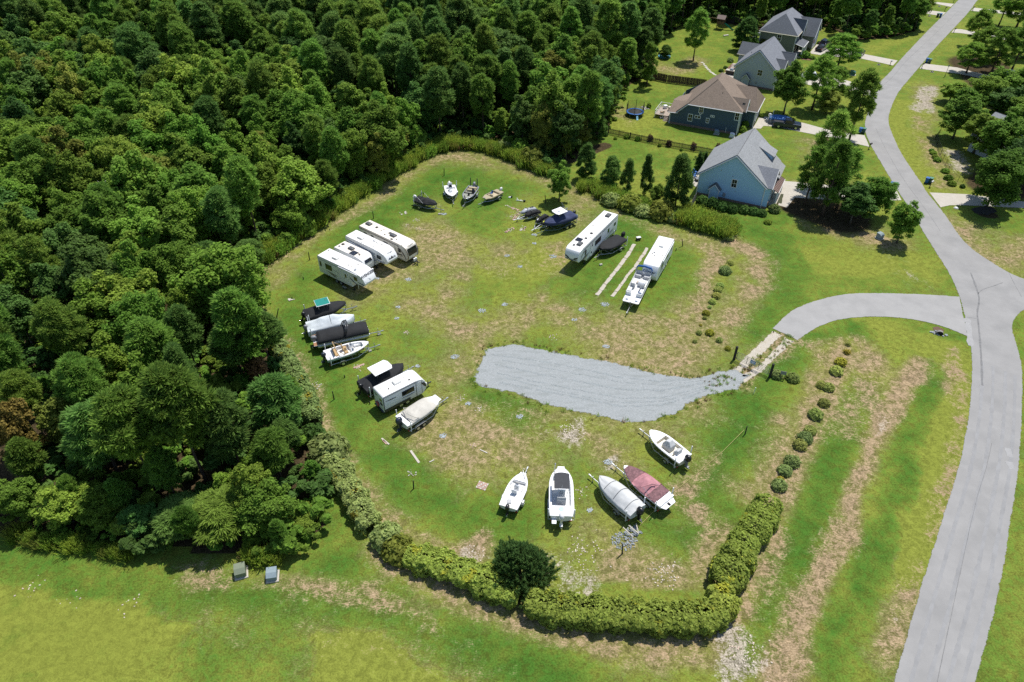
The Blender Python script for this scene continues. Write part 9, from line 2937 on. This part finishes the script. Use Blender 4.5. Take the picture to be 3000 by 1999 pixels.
b = MB(); b.box(-.7, -.64, -.25, .25, 0, .05); b.box(.64, .7, -.25, .25, 0, .05); b.build("foot", ALU, st)
# culvert
cu = thing("culvert_pipe", "dark culvert mouth ringed with grey stones in the ditch", "pipe", ZK(1682, 400), R(70))
b = MB()
rings = []
for x, r_ in ((-.25, .46), (.12, .46), (.12, .37), (-.25, .37)):
 rings.append([(x, r_ * math.cos(2 * PI * k / 16), .12 + r_ * math.sin(2 * PI * k / 16)) for k in range(16)])
b.loft(rings, cap=False); b.build("pipe", M("grey_pipe", (.22, .21, .20), .9), cu, smooth=True)
b = MB(); b.cyl((-.1, 0, .12), (1, 0, 0), .37, .05, 16); b.build("dark_inside", BLACKPL, cu)  # black disc plugs the pipe, standing in for the shade inside
for k in range(26):
 a = RT.uniform(-1.9, 1.9)
 o = link("stone", RT.choice(SM), cu); s = RT.uniform(.10, .24)
 o.location = (RT.uniform(-.5, .9) * abs(math.cos(a)) , math.sin(a) * RT.uniform(.65, 1.3), .06); o.scale = (s, s, s * .8); o.rotation_euler = (0, 0, RT.uniform(0, 6))
b = MB(); b.slab([(0.0, -.5), (1.2, -.7), (1.7, 0), (1.2, .7), (0, .5)], .0, .02); b.build("mud", M("wet_mud", (.12, .07, .045), .9, var=.3), cu)
tr = thing("trampoline", "round trampoline with blue pad and black safety net", "trampoline", Z1(343, 590))
BLUEPAD = M("blue_pad", (0.01, 0.12, 0.42), .5, var=.1)
b = MB(); b.cyl((0, 0, .80), (0, 0, 1), 1.55, .02, 28); b.build("jump_mat", BLACKCLOTH, tr)
b = MB(); rings = []
for r_, z in ((1.52, .79), (1.9, .79), (1.9, .87), (1.52, .87)):
 rings.append([(r_ * math.cos(2 * PI * k / 32), r_ * math.sin(2 * PI * k / 32), z) for k in range(32)])
rings.append(rings[0]); b.loft(rings, cap=False); b.build("pad", BLUEPAD, tr)
for k in range(6):
 a = 2 * PI * k / 6 + .3
 b = MB(); b.tube([(1.95 * math.cos(a), 1.95 * math.sin(a), 0), (1.95 * math.cos(a), 1.95 * math.sin(a), 2.75)], .05, 6); b.build("net_pole", BLACKPL, tr)
 b = MB(); b.tube([(1.8 * math.cos(a + .5), 1.8 * math.sin(a + .5), .8), (1.85 * math.cos(a + .5), 1.85 * math.sin(a + .5), .03)], .03, 5); b.build("leg", STEEL, tr)
b = MB()
for z in np.linspace(.9, 2.6, 10):
 b.tube([(1.9 * math.cos(2 * PI * k / 24), 1.9 * math.sin(2 * PI * k / 24), z) for k in range(24)], .012, 3, True)
for k in range(48):
 a = 2 * PI * k / 48
 b.tube([(1.9 * math.cos(a), 1.9 * math.sin(a), .85), (1.9 * math.cos(a), 1.9 * math.sin(a), 2.62)], .010, 3)
o = b.build("safety_net", BLACKPL, tr); o["kind"] = "stuff"
b = MB(); b.obox(Vector((.2, -2.3, .35)), .4, 1.1, .04, 0, 0, .6); b.build("ladder", M("sky_blue_plastic", (.12, .40, .55), .5), tr)
heap("rock_pile", "pile of pale rocks right of the trampoline", "rocks", Z1(440, 525), 26, .9, .14, .32, SMW, 21, .2)
heap("junk_pile", "pile of broken boards and pale blocks at the deck's foot", "rubble", Z1(618, 615), 30, 1.2, .16, .4, SMW, 22, .5)
ps = thing("playset", "wooden playset with a green slide on the far lawn", "playset", Z2(45, 400), R(-30))
WOODP = M("playset_wood", (0.16, 0.09, 0.055), .8, var=.2)
for x in (-.9, .9):
 for y in (-.8, .8):
  b = MB(); b.box(x - .07, x + .07, y - .07, y + .07, 0, 3.0); b.build("post", WOODP, ps)
b = MB(); b.box(-1, 1, -.9, .9, 1.45, 1.55); b.build("platform", WOODP, ps)
for s in (-1, 1):
 b = MB(); b.sheet([(-1.2, s * 1.1, 2.85), (1.2, s * 1.1, 2.85), (1.2, 0, 3.7), (-1.2, 0, 3.7)] if s < 0 else [(1.2, 1.1, 2.85), (-1.2, 1.1, 2.85), (-1.2, 0, 3.7), (1.2, 0, 3.7)], .06); b.build("roof", M("grey_brown_playset_roof", (.20, .15, .13), .8), ps)
 b = MB(); b.box(-1, 1, s * .86 - .03, s * .86 + .03, 1.6, 2.2); b.build("side_rail", WOODP, ps)
GRSL = M("green_slide_plastic", (0.01, 0.20, 0.14), .35, var=.05)
b = MB()
rings = []
for x, z in ((.95, 1.55), (1.5, 1.35), (2.6, .65), (3.3, .25), (3.8, .18)):
 rings.append([(x, -.30, z + .22), (x, -.26, z), (x, .26, z), (x, .30, z + .22), (x, .26, z - .04), (x, -.26, z - .04)])
b.loft(rings); b.build("slide", GRSL, ps)
b = MB(); b.tube([(-.9, 0, 2.6), (-4.0, 0, 2.6)], .07, 6); b.tube([(-4, 0, 2.6), (-4.2, -.9, 0)], .06, 6); b.tube([(-4, 0, 2.6), (-4.2, .9, 0)], .06, 6); b.build("swing_beam", WOODP, ps)
for x in (-1.8, -2.9):
 b = MB(); b.tube([(x, 0, 2.55), (x, 0, .55)], .015, 4); b.tube([(x + .45, 0, 2.55), (x + .45, 0, .55)], .015, 4); b.box(x - .03, x + .48, -.12, .12, .5, .55); b.build("swing", M("lime_swing", (.45, .5, .05), .5), ps)
pool = thing("paddling_pool", "round pale blue paddling pool under the pine behind the brown fence", "pool", at(1946, 167))
b = MB(); rings = []
for r_, z in ((1.5, 0), (1.6, .15), (1.5, .3), (1.4, .15)):
 rings.append([(r_ * math.cos(2 * PI * k / 20), r_ * math.sin(2 * PI * k / 20), z) for k in range(20)])
b.loft(rings, cap=False); b.build("rim", M("pool_blue", (.06, .28, .50), .4), pool, smooth='all')
b = MB(); b.cyl((0, 0, .12), (0, 0, 1), 1.45, .02, 20); b.build("water", M("pool_water", (.20, .45, .58), .05), pool)
b = MB(); b.obox(Vector((0, 0, .15)), 1.6, .5, .25, .4); o = b.build("garden_board", STONEW, None, bevel=.05); o.location = Z2(125, 497); tag(o, "white garden board lying on the far lawn below the slide", "board")
for k, (x, y) in enumerate(((965, 105), (980, 120), (990, 135), (1000, 148), (1012, 160), (1022, 172), (1035, 185), (1050, 197), (1065, 208), (1080, 218))):
 o = link("stepping_stone", SMW[k % 4]); o.location = Z1(x, y); o.scale = (.55, .5, .12); o.rotation_euler = (0, 0, k * 1.3)
 tag(o, "pale flat stepping stone curving over the far back lawn", "stepping stone", "stepping stones on the far lawn")
flat("patio", [Z1(868, 1130), Z1(945, 1110), Z1(940, 1265), Z1(876, 1235)], .05, CONCRETE, "small concrete patio at the pale blue house's left side", jit=0)
flat("patio", [Z1(1165, 200), Z1(1285, 190), Z1(1270, 300), Z1(1200, 260)], .05, PAVER, "paved patio at the grey house's left side", jit=0)
flat("mulch_bed", [Z1(1165, 190), Z1(1230, 120), Z1(1290, 115), Z1(1285, 185)], .04, M("red_brown_mulch", (.15, .075, .05), .95, var=.3, scale=4), "reddish mulch bed with slabs beside the grey house", jit=.1)
flat("mulch_bed", [Z2(1140, 800), Z2(1200, 790), Z2(1330, 815), Z2(1290, 838), Z2(1180, 828)], .04, M("red_brown_mulch", (.15, .075, .05), .95, var=.3, scale=4), "reddish mulch bed before the far porch", jit=.1)
flat("mulch_bed", [Z4(1740, 1225), Z4(1840, 1200), Z4(1990, 1205), Z4(2040, 1260), Z4(1930, 1300), Z4(1790, 1275)], .04, M("black_mulch", (.018, .016, .015), .95, var=.3, scale=4), "black mulch ring under the driveway oak", jit=.1)
flat("mulch_bed", [Z5(1700, 990), Z5(1810, 990), Z5(1770, 1140), Z5(1670, 1110)], .04, M("dark_planting", (.05, .055, .025), .95, var=.4, scale=4), "planting bed at the pale blue house's front walk", jit=.1)
for k, (x, y, rot, lab) in enumerate(((897, 1128, .4, "blue folding chair at the patio's upper edge"), (888, 1165, -.3, "blue folding chair at the patio's left edge"), (902, 1150, 2.0, "dark blue folding chair between the other two"))):
 t = thing("patio_chair", lab, "chair", Z1(x, y), rot)
 b = MB(); b.box(-.28, .28, -.28, .28, .40, .46); b.build("seat", BLUECLOTH, t)
 b = MB(); b.obox(Vector((-.32, 0, .75)), .05, .56, .65, 0, -.25); b.build("backrest", BLUECLOTH, t)
 for sx in (-1, 1):
  for sy in (-1, 1):
   b = MB(); b.tube([(sx * .26, sy * .26, 0), (sx * .24, sy * .26, .42)], .02, 5); b.build("leg", DARKSTEEL, t)
ft = thing("fire_table", "brown fire table with a grey top on the blue house's patio", "table", Z1(927, 1192), .2)
b = MB(); b.box(-.55, .55, -.4, .4, .0, .5); b.build("base", M("dark_brown_wood", (.06, .035, .02), .6), ft); b = MB(); b.box(-.6, .6, -.45, .45, .5, .56); b.build("table_top", COWLGREY, ft, bevel=.02)
gi = thing("grill_island", "dark brick grill island on the grey house's patio", "grill", Z1(1230, 215), R(-30))
b = MB(); b.box(-1.3, 1.3, -.5, .5, 0, .95); b.build("base", M("dark_brick", (.08, .06, .05), .85, var=.3), gi); b = MB(); b.box(-1.4, 1.4, -.6, .6, .95, 1.02); b.build("counter", CONCRETE, gi); b = MB(); b.box(-.5, .4, -.35, .35, 1.02, 1.4, .05, .12); b.build("grill_hood", STEEL, gi, bevel=.04)
for k in range(5):
 o = link("paving_slab", SMW[k % 4]); o.location = Z1(1240 + k * 6, 168 - k * 12) + Vector((0, 0, .05)); o.scale = (.8, .4, .1); o.rotation_euler = (0, 0, R(-30)); tag(o, "pale slab of the short path through the mulch bed", "stepping stone", "slabs in the mulch bed")
fl = thing("porch_flag", "small red, white and blue flag on the far porch", "flag", Z2(1262, 680), R(-30))
b = MB(); b.tube([(0, 0, 0), (0, 0, 2.6)], .025, 6); b.build("pole", PVC, fl)
for k in range(7):
 b = MB(); b.box(.03, 1.1, -.01, .01, 1.75 + k * .11, 1.75 + (k + 1) * .11 - .002); b.build("stripe", M("flag_red", (.40, .03, .05), .7) if k % 2 == 0 else PVC, fl)
b = MB(); b.box(.03, .5, -.014, .014, 2.08, 2.52); b.build("canton", M("flag_blue", (.02, .04, .18), .7), fl)
